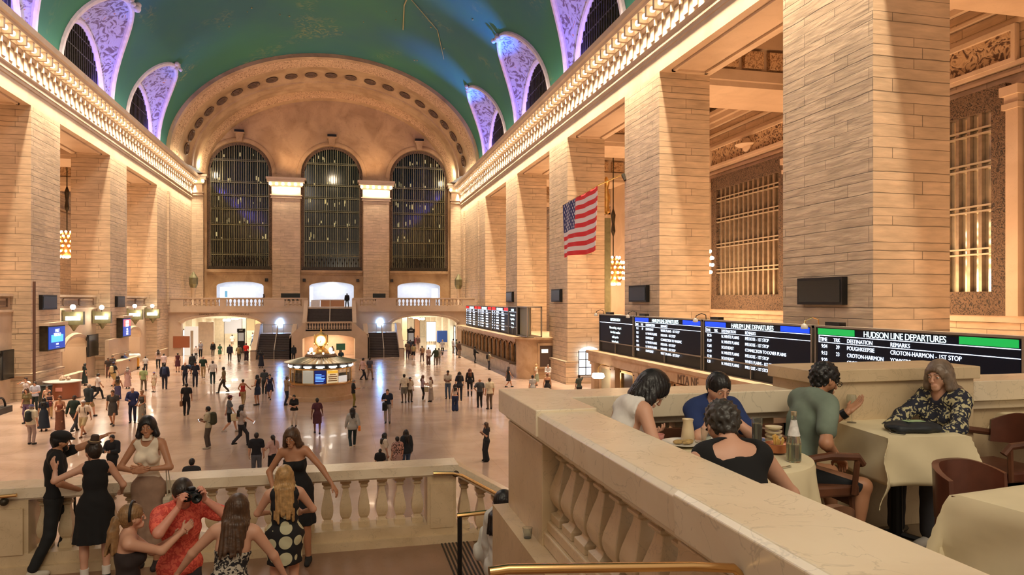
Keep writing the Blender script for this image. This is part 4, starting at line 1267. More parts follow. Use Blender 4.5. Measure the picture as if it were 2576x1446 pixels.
for k in range(9):
 y = 41.2 - k * 3.3
 p.box(XN + .02, y - .3, 0, XN + .35, y + .3, 2.6).box(XN - .05, y - .36, 2.6, XN + .35, y + .36, 2.75)
 p.box(XN + .1, y - .28, 1.4, XN + .3, y + .28, 1.55)
p.box(XN + .05, 8, 0, XN + .35, 41.8, 1.0)
p.build('pilasters', TK, e2)
for k in range(8):
 y = 39.5 - k * 3.3
 wo = MB().box(XN + .24, y - .8, 1.0, XN + .3, y + .8, 2.5).build('ticket_window', ARD if k else mat('olive_panel', (.4, .35, .22), .4), e2)
 MB().box(XN + .15, y - .95, 1.0, XN + .33, y - .8, 2.62).box(XN + .15, y + .8, 1.0, XN + .33, y + .95, 2.62).box(XN + .15, y - .95, 2.5, XN + .33, y + .95, 2.65).build('window_surround', GILT if k % 3 == 1 else TK, wo)
text('counter_lettering', 'MTA NE', (XN - .02, 29.9, 3.2), .55, INK, e2, '-x')
lo_ = empty('wall_lamp', (XN - .4, 38.8, 2.3), label='white glass wall lamp on the nearer ticket counter', cat='lamp')
MB().lathe([(.03, 0), (.32, -.02), (.38, -.2), (.3, -.3), (.001, -.32)], (XN - .45, 39.0, 2.3), 14).build('lamp_shade', BULBW, lo_, True)
MB().tube([(XN, 39.0, 2.75), (XN - .25, 39.0, 2.8), (XN - .45, 39.0, 2.6), (XN - .45, 39.0, 2.28)], .02, 6).build('bracket', GILT, lo_)
e3 = empty('window_30', (19.0, 50.2, 0.8), kind='structure', label='bright arched grille window between the two ticket counters')
K = 8
pts = [(50.2, .7), (51.9, .7), (51.9, 2.4)] + [(51.05 + .85 * math.cos(PI * q / K), 2.4 + .5 * math.sin(PI * q / K)) for q in range(1, K)] + [(50.2, 2.4)]
MB().prism([(17.9 + (a - 50.2) * 1.0, b) for a, b in pts], 'y', 52.6, 52.7).build('pane', mat('daylight_lamp_glass', (.8, .9, 1), .4, emit=2.2, ecol=(.72, .85, 1)), e3)
g = MB()
for t in (0, .57, 1.13, 1.7): g.box(17.9 + t - .03, 52.55, .7, 17.9 + t + .03, 52.6, 2.6)
for z in (.7, 1.3, 1.9, 2.5): g.box(17.9, 52.55, z - .03, 19.6, 52.6, z + .03)
g.build('glazing_bars', BRONZE, e3)
# == DEPARTURE BOARDS
BOARDM = mat('board_case', (.020, .020, .019), .5, .2, var=.15, spec=.2)
BOARDF = mat('board_trim', (.30, .27, .23), .35, .6)
SCR = mat('board_screen', (.004, .006, .012), .45, emit=.05, ecol=(.02, .03, .07), spec=.12)
TXT = mat('board_text', (.8, .9, 1), .4, emit=1.6, ecol=(.68, .80, 1.0))
TXTC = mat('board_title_text', (.8, 1, 1), .4, emit=1.5, ecol=(.72, .95, 1.0))
BLUEB = mat('blue_header', (.0, .05, .8), .4, emit=1.0, ecol=(.0, .055, .85))
GREENB = mat('green_header', (.0, .35, .08), .4, emit=.7, ecol=(.0, .42, .07))
REDB = mat('red_header', (.7, .0, .0), .4, emit=1.0, ecol=(.75, .01, .01))
XB = 15.5
def board(y_far, y_near, z0, z1, x, title, tcol, rows, lab, cols=None, info=None, hh=.2, scale=1.0, name='departure_board'):
 """screen facing -x; y_far is its left end as seen from the hall"""
 L = y_far - y_near
 e = empty(name, (x + .3, (y_far + y_near) / 2, z0), label=lab, cat='departure board')
 c = MB().box(x + .05, y_near, z0, x + .6, y_far, z1)
 c.box(x - .01, y_near, z1 - .06, x + .62, y_far, z1 + .02)
 c.build('case', BOARDM, e)
 f = MB()
 zs = z0 + (z1 - z0) * .27
 f.box(x - .02, y_near, zs - .04, x + .06, y_far, zs + .02).box(x - .04, y_near, z1 - .02, x + .3, y_far, z1 + .04)
 f.box(x - .03, y_near, z0, x + .06, y_near + .06, z1).box(x - .03, y_far - .06, z0, x + .06, y_far, z1).box(x - .02, (y_near + y_far) / 2 - .03, z0, x + .05, (y_near + y_far) / 2 + .03, zs)
 f.build('frame', BOARDF, e)
 MB().box(x + .0, y_near + .12, zs + .04, x + .05, y_far - .12, z1 - .08).build('screen', SCR, e)
 xf = x - .012
 if info:
  text('screen_lettering', info[0], (xf, (y_far + y_near) / 2, z1 - .15), .22 * scale, TXTC, e, '-x', 'CENTER')
  text('screen_lettering', info[1], (xf, (y_far + y_near) / 2, z1 - .62), .20 * scale, TXTC, e, '-x', 'CENTER', 1.35)
  MB().box(xf, y_near + .12, z1 - .46, xf + .01, y_far - .12, z1 - .43).build('rule', TXT, e)
  return e
 zt = z1 - .05
 ya, yb = y_far, y_near
 for (p, q) in ((.02, .25), (.76, .98)):
  MB().box(xf, ya - L * q, zt - hh, xf + .012, ya - L * p, zt).build('colour_band', tcol, e)
 text('screen_lettering', title, (xf, ya - L * .505, zt + .01), hh * 1.28, TXTC, e, '-x', 'CENTER', width=.93)
 zr = zt - hh - .03
 rh = .222 * scale
 b = MB()
 b.box(xf, yb + .1, zr - .01, xf + .01, ya - .2, zr + .01).box(xf, yb + .1, zr - rh - .01, xf + .01, ya - .2, zr - rh + .01).box(xf, ya - .22, zr - rh, xf + .01, ya - .2, zr)
 b.build('rule', TXT, e)
 cols = cols or (.034, .122, .206, .447)
 for ci, hd_ in enumerate(('TIME', 'TRK', 'DESTINATION', 'REMARKS')):
  yy = ya - L * cols[ci]
  text('screen_lettering', hd_, (xf, yy, zr - .045), rh * .78, TXT, e, '-x')
  body = '\n'.join(r[ci] for r in rows)
  if body.strip(): text('screen_lettering', body, (xf, yy - (.01 * L if ci < 2 else 0), zr - rh - .045), rh * .78, TXT, e, '-x', 'LEFT', 1.30)
 return e
WP, M1, W1 = 'N. WHITE PLAINS', 'MELROSE - 1ST STOP', 'WHITE PLAINS - 1ST STOP'
board(41.6, 36.35, 3.425, 5.62, XB, '', None, [], 'black information board at the far left of the row, with centred white text', info=('INFORMATION', 'Now arriving - stop at\nthe ticket machine\nwhile you\'re\nhaving lunch.'))
board(36.26, 28.75, 3.425, 5.62, XB, 'HARLEM LINE DEPARTURES', BLUEB, [('9:11', ' 19', 'SOUTHEAST', W1), ('9:25', '', WP, M1), ('9:35', '', 'SOUTHEAST', 'CONNECTION TO WASSAIC'), ('9:55', '', WP, M1), ('10:25', '', WP, M1), ('10:32', '', 'SOUTHEAST', W1)], 'smaller blue headed departure board, second from the left')
board(28.6, 21.15, 3.425, 5.62, XB, 'HARLEM LINE DEPARTURES', BLUEB, [('10:55', '', WP, M1), ('11:19', '', WP, M1), ('12:04', '', 'SOUTHEAST', 'CONNECTION TO DOVER PLAINS'), ('12:19', '', WP, M1), ('12:38', '', 'SOUTHEAST', W1), ('1:20', '', WP, M1)], 'larger blue headed departure board left of the green one')
board(21.0, 13.425, 3.425, 5.62, XB, 'HUDSON LINE DEPARTURES', GREENB, [('9:04', ' 39', 'POUGHKEEPSIE', 'CROTON-HARMON - 1ST STOP'), ('9:13', ' 23', 'CROTON-HARMON', 'YONKERS - 1ST STOP'), ('9:20', '', 'CROTON-HARMON', 'YONKERS - 1ST STOP'), ('9:44', '', 'POUGHKEEPSIE', 'CROTON-HARMON - 1ST STOP')], 'green headed departure board behind the diners')
for i, y in enumerate((41.2, 36.2, 28.6, 21.0)):
 g = empty('spotlight', (XB + .1, y, 5.65), label='small curved-neck lamp on top of the departure boards, %s from the left' % ['first', 'second', 'third', 'fourth'][i], cat='lamp', group='lamps on the departure boards')
 MB().tube([(XB + .1, y - .05, 5.62), (XB + .08, y - .05, 5.85), (XB - .1, y, 5.92), (XB - .3, y + .1, 5.82), (XB - .33, y + .12, 5.66)], .022, 6).build('neck', BRASS if i == 3 else BLACK, g)
 MB().lathe([(.03, .12), (.1, .06), (.12, -.06), (.001, -.08)], (XB - .33, y + .12, 5.6), 10).build('lamp_shade', mat('grey_shade', (.35, .33, .3), .5), g, True)
 MB().box(XB + .15, y - 1.0, 5.64, XB + .4, y - .3, 5.78).build('driver_box', BLACK, g)
NH = ['NEW HAVEN LINE', 'NEW HAVEN LINE', 'NEW HAVEN LINE']
dest = ['STAMFORD', 'NEW HAVEN', 'STAMFORD', 'NEW HAVEN', 'BRIDGEPORT', 'NEW HAVEN']
for i in range(3):
 ya = 86.8 - i * 7.6
 board(ya, ya - 7.5, 3.45, 5.85, 15.0, 'NEW HAVEN LINE', REDB, [('9:%02d' % (7 + k * 9 - (k * 9 + 7) // 60 * 60), ' %d' % (14 + 3 * k), dest[(k + i) % 6], 'GREENWICH') for k in range(6)], 'red headed departure board over the far ticket counter, %s of three from the left' % ['first', 'second', 'third'][i], cols=(.03, .17, .30, .62), hh=.28, scale=1.2)
board(63.9, 60.9, 3.45, 5.9, 15.0, '', None, [], 'black information board at the right end of the far row', info=('NOTICE', 'Tickets must be\nbought before\nboarding\nthe train'), scale=1.3)
o = empty('scaffold_case', (15.3, 58.9, 3.42), label='open grey metal end case beside the far departure boards', cat='case')
b = MB()
for (yy, xx) in ((60.7, 15.0), (57.2, 15.0), (60.7, 16.2), (57.2, 16.2)): b.box(xx - .05, yy - .05, 3.42, xx + .05, yy + .05, 5.95)
b.box(15, 57.15, 5.88, 16.25, 60.75, 5.98).box(15, 57.15, 3.42, 16.25, 60.75, 3.5)
b.build('frame', BOARDF, o)
MB().box(15.2, 57.4, 3.5, 15.25, 60.5, 5.9).build('back_panel', mat('olive_cabinet', (.22, .22, .15), .5), o)
# == LEFT SIDE: infill walls, openings, signs
INF = XL - 1.1
for i, y in enumerate(L_PIERS):
 a, b = y + PW, (L_PIERS + [85.0])[i + 1]
 mb = MB()
 mb.box(INF - .6, a, 5.0, INF, b, 5.75)
 mb.box(INF - .7, a, 5.75, INF + .12, b, 5.9).box(INF - .7, a, 6.75, INF + .1, b, 6.92).box(INF - .5, a, 5.9, INF - .1, b, 6.75)
 o = struct('wall_left.%03d' % (3 + i), mb, PLAIN, 'parapet wall in the left bay number %d' % (i + 1))
 m2 = MB()
 mid = (a + b) / 2 + .6
 hw = 2.6
 st = [(a + (b - a) * k / 60) for k in range(61)]
 for p, q in zip(st, st[1:]):
  def lo(v):
   u = (v - mid) / hw
   return 2.6 + .9 * math.sqrt(max(0, 1 - u * u)) if abs(u) < 1 else 0
  c = (p + q) / 2
  l0, l1 = (lo(p), lo(q)) if abs((c - mid) / hw) < 1 else (0, 0)
  if l0 == 0 and abs((c - mid) / hw) < 1: l0 = 2.6
  if l1 == 0 and abs((c - mid) / hw) < 1: l1 = 2.6
  m2.add([(INF, p, l0), (INF, q, l1), (INF, q, 5.0), (INF, p, 5.0)], [(0, 1, 2, 3)])
  if l0 > 0: m2.add([(INF, p, l0), (INF, q, l1), (INF - 4, q, l1), (INF - 4, p, l0)], [(0, 1, 2, 3)])
 m2.box(INF - 4, mid - hw - .05, 0, INF, mid - hw, 2.65).box(INF - 4, mid + hw, 0, INF, mid + hw + .05, 2.65).box(INF - 4.1, mid - hw, 0, INF - 4, mid + hw, 3.6)
 m2.build('track_entrance', PLAIN, o)
 av = MB()
 K = 16
 V = []
 for (d, xo) in ((0, .0), (.05, .16), (.32, .22), (.42, .0)):
  for k in range(K + 1):
   t = PI * k / K
   V.append((INF + xo, mid + (hw + d) * math.cos(t), 2.6 + (.9 + d) * math.sin(t)))
 n = K + 1
 av.add(V, [(r * n + k, r * n + k + 1, (r + 1) * n + k + 1, (r + 1) * n + k) for r in range(3) for k in range(K)])
 av.build('entrance_moulding', PLAIN, o, True)
 gr = MB()
 for k in range(3):
  w = (b - a - 1.2) / 3
  y0 = a + .5 + k * (w + .1)
  gr.box(INF - .2, y0, 6.05, INF + .0, y0 + w, 6.10).box(INF - .2, y0, 6.6, INF, y0 + w, 6.66).box(INF - .2, y0, 6.05, INF, y0 + .07, 6.66).box(INF - .2, y0 + w - .07, 6.05, INF, y0 + w, 6.66)
  gr.box(INF - .12, y0 + .2, 6.2, INF - .06, y0 + w - .2, 6.45)
 gr.build('parapet_panels', mat('bronze_panel', (.20, .13, .09), .5, var=.3), o)
 light('entrance_light', 'POINT', (INF - 1.5, mid, 2.9), 130, WARM, .2)
struct('floor.004', MB().box(X_REAR_L, 6, 5.3, INF - .5, 90, 5.5), PLAIN, 'floor of the left upper passage')
light('passage_glow', 'AREA', (XL - 6.5, 60, 6.2), 3400, (1.0, .52, .24), 2.0, 70, rot=(PI, 0, 0))
light('passage_glow', 'AREA', (XR + 7.2, 52, 3.6), 6500, (1.0, .55, .27), 2.5, 92, rot=(PI, 0, 0))
for i, (px, py, z) in enumerate(((184, 800, 4.6), (256, 798, 4.6), (339, 791, 4.6), (383, 789, 4.6))):
 p = onX(px, py, INF + .75)
 y, z = p[1], p[2]
 e = empty('track_sign', (INF, y, z), label='lit track sign box on a bronze bracket, %s from the left along the left wall' % ['first', 'second', 'third', 'fourth'][i], cat='sign', group='track signs on the left wall')
 MB().box(INF + .1, y - .2, z - .5, INF + 1.5, y + .2, z + .5).box(INF, y - .1, z + .2, INF + .2, y + .1, z + .6).lathe([(.05, -1.0), (.22, -.7), (.4, -.5)], (INF + .8, y, z), 8).build('sign_case', BRONZE2, e)
 MB().box(INF + .3, y - .24, z - .16, INF + 1.3, y - .2, z + .12).build('sign_light', mat('white_sign_light', (1, 1, 1), .4, emit=6), e)
 text('sign_lettering', ['TRACK 23', 'TRACK 24', 'TRACK 25', 'TRACK 26'][i], (INF + .36, y - .245, z + .1), .2, mat('sign_ink', (.2, .2, .25), .5), e, '-y')
 MB().sphere((INF + .8, y - .2, z + .85), .2, 10, 7).build('globe', BULBW, e, True)
 MB().tube([(INF + .8, y - .2, z + .5), (INF + .8, y - .2, z + .75)], .04, 6).build('stem', BRONZE, e)
 light('sign_light', 'POINT', (INF + 1.0, y - .8, z + .2), 45, (1, .86, .62), .15)
ADB = mat('ad_blue', (.0, .04, .35), .4, emit=.55, ecol=(.0, .06, .55))
def panel_L(px0, px1, py0, py1, X, name, m, lab, cat='screen', depth=.18, frame=True):
 a, b = onX(px0, py1, X), onX(px1, py0, X)
 zt = onX(px0, py0, X)[2]; zb = onX(px0, py1, X)[2]
 e = empty(name, (X, (a[1] + b[1]) / 2, zb), label=lab, cat=cat)
 s = 1 if X < 0 else -1
 MB().box(X - s * .02, a[1], zb, X + s * depth, b[1], zt).build('case', DKGREY if not frame else BRONZE, e)
 MB().box(X + s * depth, min(a[1], b[1]) + .1, zb + .1, X + s * (depth + .03), max(a[1], b[1]) - .1, zt - .1).build('screen', m, e)
 return e, a[1], b[1], zb, zt
e, y0, y1, z0, z1 = panel_L(99, 144, 820, 884, XL, 'advertising_screen', ADB, 'tall blue lit advertising screen on the left pier', depth=.5)
MB().box(XL, y0 - .15, z1, XL + .65, y1 + .15, z1 + .2).build('hood', PLAIN, e)
xf = XL + .55
WT = mat('ad_white', (1, 1, 1), .4, emit=2.0)
text('screen_lettering', 'MEET\nVERTIGO', (xf, (y0 + y1) / 2, z1 - .22), .30, WT, e, '+x', 'CENTER', .9)
MB().box(xf - .02, min(y0, y1) + .5, z0 + .55, xf, max(y0, y1) - .5, z0 + 1.05).build('picture', mat('ad_light_blue', (.1, .45, .9), .4, emit=1.4, ecol=(.05, .35, .95)), e)
text('screen_lettering', 'SEATS\n. . . . . . . .', (xf, (y0 + y1) / 2, z0 + .48), .15, WT, e, '+x', 'CENTER')
e, y0, y1, z0, z1 = panel_L(293, 314, 800, 849, XL, 'advertising_screen', ADB, 'smaller lit advertising screen, red over blue, on the second left pier', depth=.5)
MB().box(XL, y0 - .15, z1, XL + .65, y1 + .15, z1 + .2).build('hood', PLAIN, e)
MB().box(xf - .03, y0 + .15, (z0 + z1) / 2 + .1, xf - .01, y1 - .15, z1 - .15).build('upper_picture', mat('ad_red', (.7, .1, .1), .4, emit=.8, ecol=(.8, .12, .12)), e)
text('screen_lettering', 'OPEN\nNOW', (xf, (y0 + y1) / 2, z1 - .2), .38, WT, e, '+x', 'CENTER', .8)
text('screen_lettering', 'BAR\nCAFE\nGRILL', (xf, (y0 + y1) / 2, (z0 + z1) / 2 - .05), .24, WT, e, '+x', 'CENTER', .9)
for (x0, x1, p0, p1, X, lab) in ((98, 135, 742, 778, XL, 'black panel high on the left pier above the blue screen'), (289, 308, 745, 772, XL, 'small black panel high on the second left pier'),
         (2018, 2132, 698, 766, XR, 'largest black wall screen, on the nearest right pier'), (1590, 1634, 718, 759, XR, 'black wall screen on the second right pier'),
         (1393, 1415, 727, 759, XR, 'small black wall screen on the pier behind the flag'), (1278, 1293, 734, 759, XR, 'smallest black wall screen, on the farthest right pier')):
 X = X
 s = 1 if X < 0 else -1
 yA = onX(x0, p0, X)[1]; yB = onX(x1, p0, X)[1]
 zc = H + (HY - (p0 + p1) / 2) / F * (onX((x0 + x1) / 2, 700, X)[1] * CT + X * ST)
 hz = (p1 - p0) / 2 / F * (onX((x0 + x1) / 2, 700, X)[1] * CT + X * ST)
 e = empty('wall_screen', (X, (yA + yB) / 2, zc - hz), label=lab, cat='screen')
 MB().box(X, yA, zc - hz, X + s * .22, yB, zc + hz).build('case', BLACK, e)
 lo2, hi2 = min(yA, yB), max(yA, yB)
 MB().box(X + s * .22, lo2 + .1, zc - hz + .1, X + s * .24, hi2 - .1, zc + hz - .1).build('screen', BLACKGL, e)
for (px0, px1, p0, p1, lab) in ((5, 35, 882, 957, 'large black gate board at the left edge'), (222, 247, 843, 898, 'tall black gate board by the left track entrance')):
 y = onX(px0, 800, INF + .4)[1]; d = y * CT + (INF + .4) * ST
 z1 = H - (p0 - HY) / F * d; z0 = H - (p1 - HY) / F * d
 yB = onX(px1, 800, INF + .4)[1]
 e = empty('gate_board', (INF + .3, y, z0), label=lab, cat='board')
 MB().box(INF + .3, y, z0, INF + .42, yB, z1).box(INF, y + .3, z1 - .3, INF + .3, y + .4, z1 - .2).build('case', BLACK, e)
 MB().box(INF + .42, y + .06, z0 + .06, INF + .44, yB - .06, z1 - .06).build('screen', BLACKGL, e)
o = MB().tube([(XL + .42, onX(86, 710, XL + .42)[1], z) for z in (0, 4, 7.7)], .09, 8).build('bronze_post', mat('brown_post', (.12, .06, .04), .5))
tag(o, 'thin brown metal post in front of the left pier', 'post')
MB().lathe([(.18, 0), (.18, .1), (.1, .3)], (XL + .42, onX(86, 710, XL + .42)[1], 0), 10).build('base', BRONZE, o)
# == FLAG
YF0, YF1, XF = 50.6, 43.2, 16.0     # hoist (far, canton) to fly (near)
def flag_pt(u, v):
 y = YF0 + (YF1 - YF0) * u
 x = XF + .10 * math.sin(u * 9 + v * 2) * (0.3 + v) + .05 * math.sin(u * 23)
 z = 13.55 - 3.9 * v + .25 * u * (1 - v) + .05 * math.sin(u * 7)
 return (x, y, z)
NUx, NVx = 60, 39
fl = MB()
V = [flag_pt(i / NUx, j / NVx) for j in range(NVx + 1) for i in range(NUx + 1)]
o_ = len(fl.v); fl.v.extend(V)
for j in range(NVx):
 for i in range(NUx):
  st = (j * 13) // NVx
  can = i < NUx * .4 and st < 7
  a = j * (NUx + 1) + i
  fl.f.append([a, a + 1, a + NUx + 2, a + NUx + 1])
  fl.mi.append(2 if can else (0 if st % 2 == 0 else 1))
fe = empty('hanging_flag', (XF, 47, 9.6), label='large striped flag with starred blue corner hanging beside the right piers', cat='flag')
fo = fl.build('flag_cloth', [mat('flag_red', (.72, .02, .03), .7, bump=.05), mat('flag_white', (.82, .76, .76), .7, bump=.05), mat('flag_blue', (.02, .03, .16), .7, bump=.05)], fe, True)
sm = fo.modifiers.new('thickness', 'SOLIDIFY'); sm.thickness = .02
stars = MB()
for r in range(9):
 for c in range(6 if r % 2 == 0 else 5):
  u = .4 * ((c + (.5 if r % 2 == 0 else 1.0)) / 6.0)
  v = 7 / 13 * (r + .7) / 9.4
  x, y, z = flag_pt(u, v)
  pts = []
  for k in range(10):
   rr = .14 if k % 2 == 0 else .055
   a = PI / 2 + k * PI / 5
   pts.append((x - .03, y + rr * math.cos(a), z + rr * math.sin(a)))
  stars.add(pts, [tuple(range(10))])
stars.build('stars', mat('star_white', (.8, .8, .85), .7), fo)
MB().tube([(17.0, 41.5, 14.3), flag_pt(1, 0), flag_pt(.5, 0), flag_pt(0, 0), (XF + .1, YF0 + .6, 13.4)], .035, 6).build('hanging_pole', GILT, fe)
MB().tube([(17.0, 41.5, 14.3), (17.1, 41.3, 13.9)], .12, 6).build('bracket', BRONZE, fe)
# == CHANDELIERS
def chandelier(x, y, z, lab, big=True):
 e = empty('chandelier', (x, y, z), label=lab, cat='chandelier', group='melon chandeliers in the side passages')
 MB().lathe([(.15, -1.35), (.5, -1.2), (.9, -.7), (1.02, 0), (.9, .7), (.5, 1.2), (.2, 1.35)], (x, y, z), 16).build('cage', mat('chandelier_gilt', (.5, .25, .08), .35, .8), e, True)
 for q, (r, dz) in enumerate(((.62, 1.25), (.98, .8), (1.14, .32), (1.16, -.18), (1.02, -.68), (.6, -1.2))):
  g = MB()
  n = 14 if r > .8 else 9
  for k in range(n):
   a = 2 * PI * (k + .5 * (q % 2)) / n
   g.sphere((x + r * math.cos(a), y + r * math.sin(a), z + dz), .125, 6, 4)
  g.build('bulb_ring', BULB, e, True)
 MB().tube([(x, y, z + 1.3), (x, y, 21.95)], .05, 6).lathe([(.05, 0), (.22, .5), (.14, 1.2), (.24, 2.0), (.05, 2.6)], (x, y, z + 3.2), 8).build('stem', BRONZE, e)
 light('chandelier_light', 'POINT', (x, y, z - 1.8), 900, (1, .66, .36), .9)
 return e
chandelier(24.6, 62.4, 9.2, 'round chandelier beside the flag, between the right piers')
chandelier(24.9, 47.0, 9.2, 'round chandelier in the right passage, hidden behind the second pier')
chandelier(24.9, 31.0, 9.2, 'round chandelier in the right passage, hidden behind the nearest pier')
chandelier(24.9, 79.3, 9.2, 'round chandelier glimpsed past the third right pier')
chandelier(-26.4, 79.3, 12.0, 'round chandelier between the two left piers')
o = empty('bronze_standard', (20.9, 46.0, 5.0), label='slender ornate bronze standard seen right of the flag', cat='post')
q = onX(1527, 700, 20.6)
MB().box(20.3, q[1] - .3, 5.2, 20.8, q[1] + .3, 13.0).build('shaft', BRONZE2, o)
MB().lathe([(.05, 0), (.3, .2), (.2, .8), (.34, 1.3), (.15, 2.1), (.3, 2.6), (.06, 3.0)], (20.55, q[1], 13.3), 10).build('finial', GILT, o, True)
# == SCULPTED FIGURES (distance fields -> one continuous skin)
class Field:
 """signed distance grid; negative inside"""
 def __init__(s, lo, hi, h):
  s.lo = np.array(lo, np.float32); s.h = h
  s.n = np.maximum(np.ceil((np.array(hi) - s.lo) / h).astype(int) + 1, 3)
  s.f = np.full(s.n, 9.0, np.float32)
  s.ax = [s.lo[i] + h * np.arange(s.n[i], dtype=np.float32) for i in range(3)]
 def sub(s, lo, hi):
  sl = []
  for i in range(3):
   a = int(max(0, math.floor((lo[i] - s.lo[i]) / s.h))); b = int(min(s.n[i], math.ceil((hi[i] - s.lo[i]) / s.h) + 1))
   if b - a < 1: return None, None
   sl.append(slice(a, b))
  P = np.meshgrid(s.ax[0][sl[0]], s.ax[1][sl[1]], s.ax[2][sl[2]], indexing='ij', sparse=True)
  return tuple(sl), P
 def _put(s, sl, d, k, mode):
  a = s.f[sl]
  if mode == 'add':
   h = np.clip(.5 + .5 * (a - d) / k, 0, 1)
   s.f[sl] = a * (1 - h) + d * h - k * h * (1 - h)
  elif mode == 'cut':
   d = -d
   h = np.clip(.5 - .5 * (a - d) / k, 0, 1)
   s.f[sl] = a * (1 - h) + d * h + k * h * (1 - h)
 def cap(s, a, b, ra, rb=None, k=.03, flat=None, mode='add'):
  """tapered limb from a to b; flat=(direction, factor) squeezes it along a direction"""
  rb = ra if rb is None else rb
  a = np.array(a, np.float32); b = np.array(b, np.float32)
  r = max(ra, rb) + k + s.h * 2 + .01
  sl, P = s.sub(np.minimum(a, b) - r, np.maximum(a, b) + r)
  if sl is None: return s
  X = [P[i] - a[i] for i in range(3)]
  ba = b - a
  if flat is not None:
   n, q = flat
   dn = X[0] * n[0] + X[1] * n[1] + X[2] * n[2]
   X = [X[i] + dn * n[i] * (q - 1) for i in range(3)]
   ba = ba + n * float(np.dot(ba, n)) * (q - 1)
  L = float(np.dot(ba, ba)) + 1e-9
  t = np.clip((X[0] * ba[0] + X[1] * ba[1] + X[2] * ba[2]) / L, 0, 1)
  d = np.sqrt((X[0] - ba[0] * t) ** 2 + (X[1] - ba[1] * t) ** 2 + (X[2] - ba[2] * t) ** 2) - (ra + (rb - ra) * t)
  if flat is not None: d = d / max(1.0, flat[1] ** .5)
  s._put(sl, d, k, mode)
  return s
 def ell(s, c, R, axes=None, k=.03, mode='add'):
  c = np.array(c, np.float32)
  r = max(R) + k + s.h * 2 + .01
  sl, P = s.sub(c - r, c + r)
  if sl is None: return s
  X = [P[i] - c[i] for i in range(3)]
  if axes is None: axes = np.eye(3)
  q = 0; g = 0
  for i in range(3):
   v = (X[0] * axes[i][0] + X[1] * axes[i][1] + X[2] * axes[i][2])
   q = q + (v / R[i]) ** 2; g = g + (v / R[i] ** 2) ** 2
  k0 = np.sqrt(q)
  d = k0 * (k0 - 1) / np.maximum(np.sqrt(g), 1e-4)
  s._put(sl, d, k, mode)
  return s
 def clip(s, p, n, keep_below=True):
  """keep the side of the plane opposite to n"""
  sl = tuple(slice(0, m) for m in s.n)
  P = np.meshgrid(*s.ax, indexing='ij', sparse=True)
  d = (P[0] - p[0]) * n[0] + (P[1] - p[1]) * n[1] + (P[2] - p[2]) * n[2]
  s.f = np.maximum(s.f, d.astype(np.float32))
  return s
 def ripple(s, fn):
  P = np.meshgrid(*s.ax, indexing='ij', sparse=True)
  s.f = s.f + fn(*P).astype(np.float32)
  return s
 def surf(s):
  f = s.f
  f[0] = f[-1] = 1; f[:, 0] = f[:, -1] = 1; f[:, :, 0] = f[:, :, -1] = 1
  ins = f < 0
  c = np.zeros(tuple(s.n - 1), np.int8)
  for i in (0, 1):
   for j in (0, 1):
    for k in (0, 1):
     c += ins[i:s.n[0] - 1 + i, j:s.n[1] - 1 + j, k:s.n[2] - 1 + k]
  act = (c > 0) & (c < 8)
  ai, aj, ak = np.nonzero(act)
  idx = np.full(c.shape, -1, np.int32)
  idx[ai, aj, ak] = np.arange(len(ai))
  acc = np.zeros((len(ai), 3), np.float32); cnt = np.zeros(len(ai), np.float32)
  for (p, q) in (((0,0,0),(1,0,0)),((0,1,0),(1,1,0)),((0,0,1),(1,0,1)),((0,1,1),(1,1,1)),((0,0,0),(0,1,0)),((1,0,0),(1,1,0)),((0,0,1),(0,1,1)),((1,0,1),(1,1,1)),((0,0,0),(0,0,1)),((1,0,0),(1,0,1)),((0,1,0),(0,1,1)),((1,1,0),(1,1,1))):
   fa = f[ai + p[0], aj + p[1], ak + p[2]]; fb = f[ai + q[0], aj + q[1], ak + q[2]]
   m = (fa < 0) != (fb < 0)
   t = np.where(m, fa / np.where(m, fa - fb, 1), 0)
   for d in range(3):
    acc[:, d] += np.where(m, p[d] + (q[d] - p[d]) * t, 0)
   cnt += m
  V = acc / cnt[:, None]
  V = (V + np.stack([ai, aj, ak], 1)) * s.h + s.lo
  Q = []
  for ax in range(3):
   o1, o2 = [(1, 2), (2, 0), (0, 1)][ax]
   a = ins.copy(); sh = [slice(None)] * 3; sh2 = [slice(None)] * 3
   sh[ax] = slice(0, -1); sh2[ax] = slice(1, None)
   A, B = ins[tuple(sh)], ins[tuple(sh2)]
   i, j, k = np.nonzero(A != B)
   P = np.stack([i, j, k], 1)
   ok = (P[:, o1] > 0) & (P[:, o2] > 0) & (P[:, o1] < s.n[o1] - 1) & (P[:, o2] < s.n[o2] - 1)
   P = P[ok]; flip = A[P[:, 0], P[:, 1], P[:, 2]]
   def at(d1, d2):
    R = P.copy(); R[:, o1] -= d1; R[:, o2] -= d2
    return idx[R[:, 0], R[:, 1], R[:, 2]]
   q = np.stack([at(1, 1), at(0, 1), at(0, 0), at(1, 0)], 1)
   q[~flip] = q[~flip][:, ::-1]
   Q.append(q)
  return V, np.concatenate(Q)
def np_mesh(name, parts, m, parent=None, smooth=True):
 V = []; Fq = []; o = 0
 for (v, q) in parts:
  if len(v) == 0: continue
  V.append(v); Fq.append(q + o); o += len(v)
 if not V: return None
 V = np.concatenate(V).astype(np.float32); Q = np.concatenate(Fq).astype(np.int32)
 me = bpy.data.meshes.new(name)
 me.vertices.add(len(V)); me.vertices.foreach_set('co', V.ravel())
 me.loops.add(len(Q) * 4); me.loops.foreach_set('vertex_index', Q.ravel())
 me.polygons.add(len(Q)); me.polygons.foreach_set('loop_start', np.arange(0, len(Q) * 4, 4, dtype=np.int32))
 me.polygons.foreach_set('use_smooth', np.ones(len(Q), bool))
 me.update(calc_edges=True)
 me.validate()
 me.materials.append(m)
 ob = bpy.data.objects.new(name, me)
 COL.objects.link(ob)
 if parent is not None: ob.parent = parent
 return ob
def vec(*a): return np.array(a, np.float32)
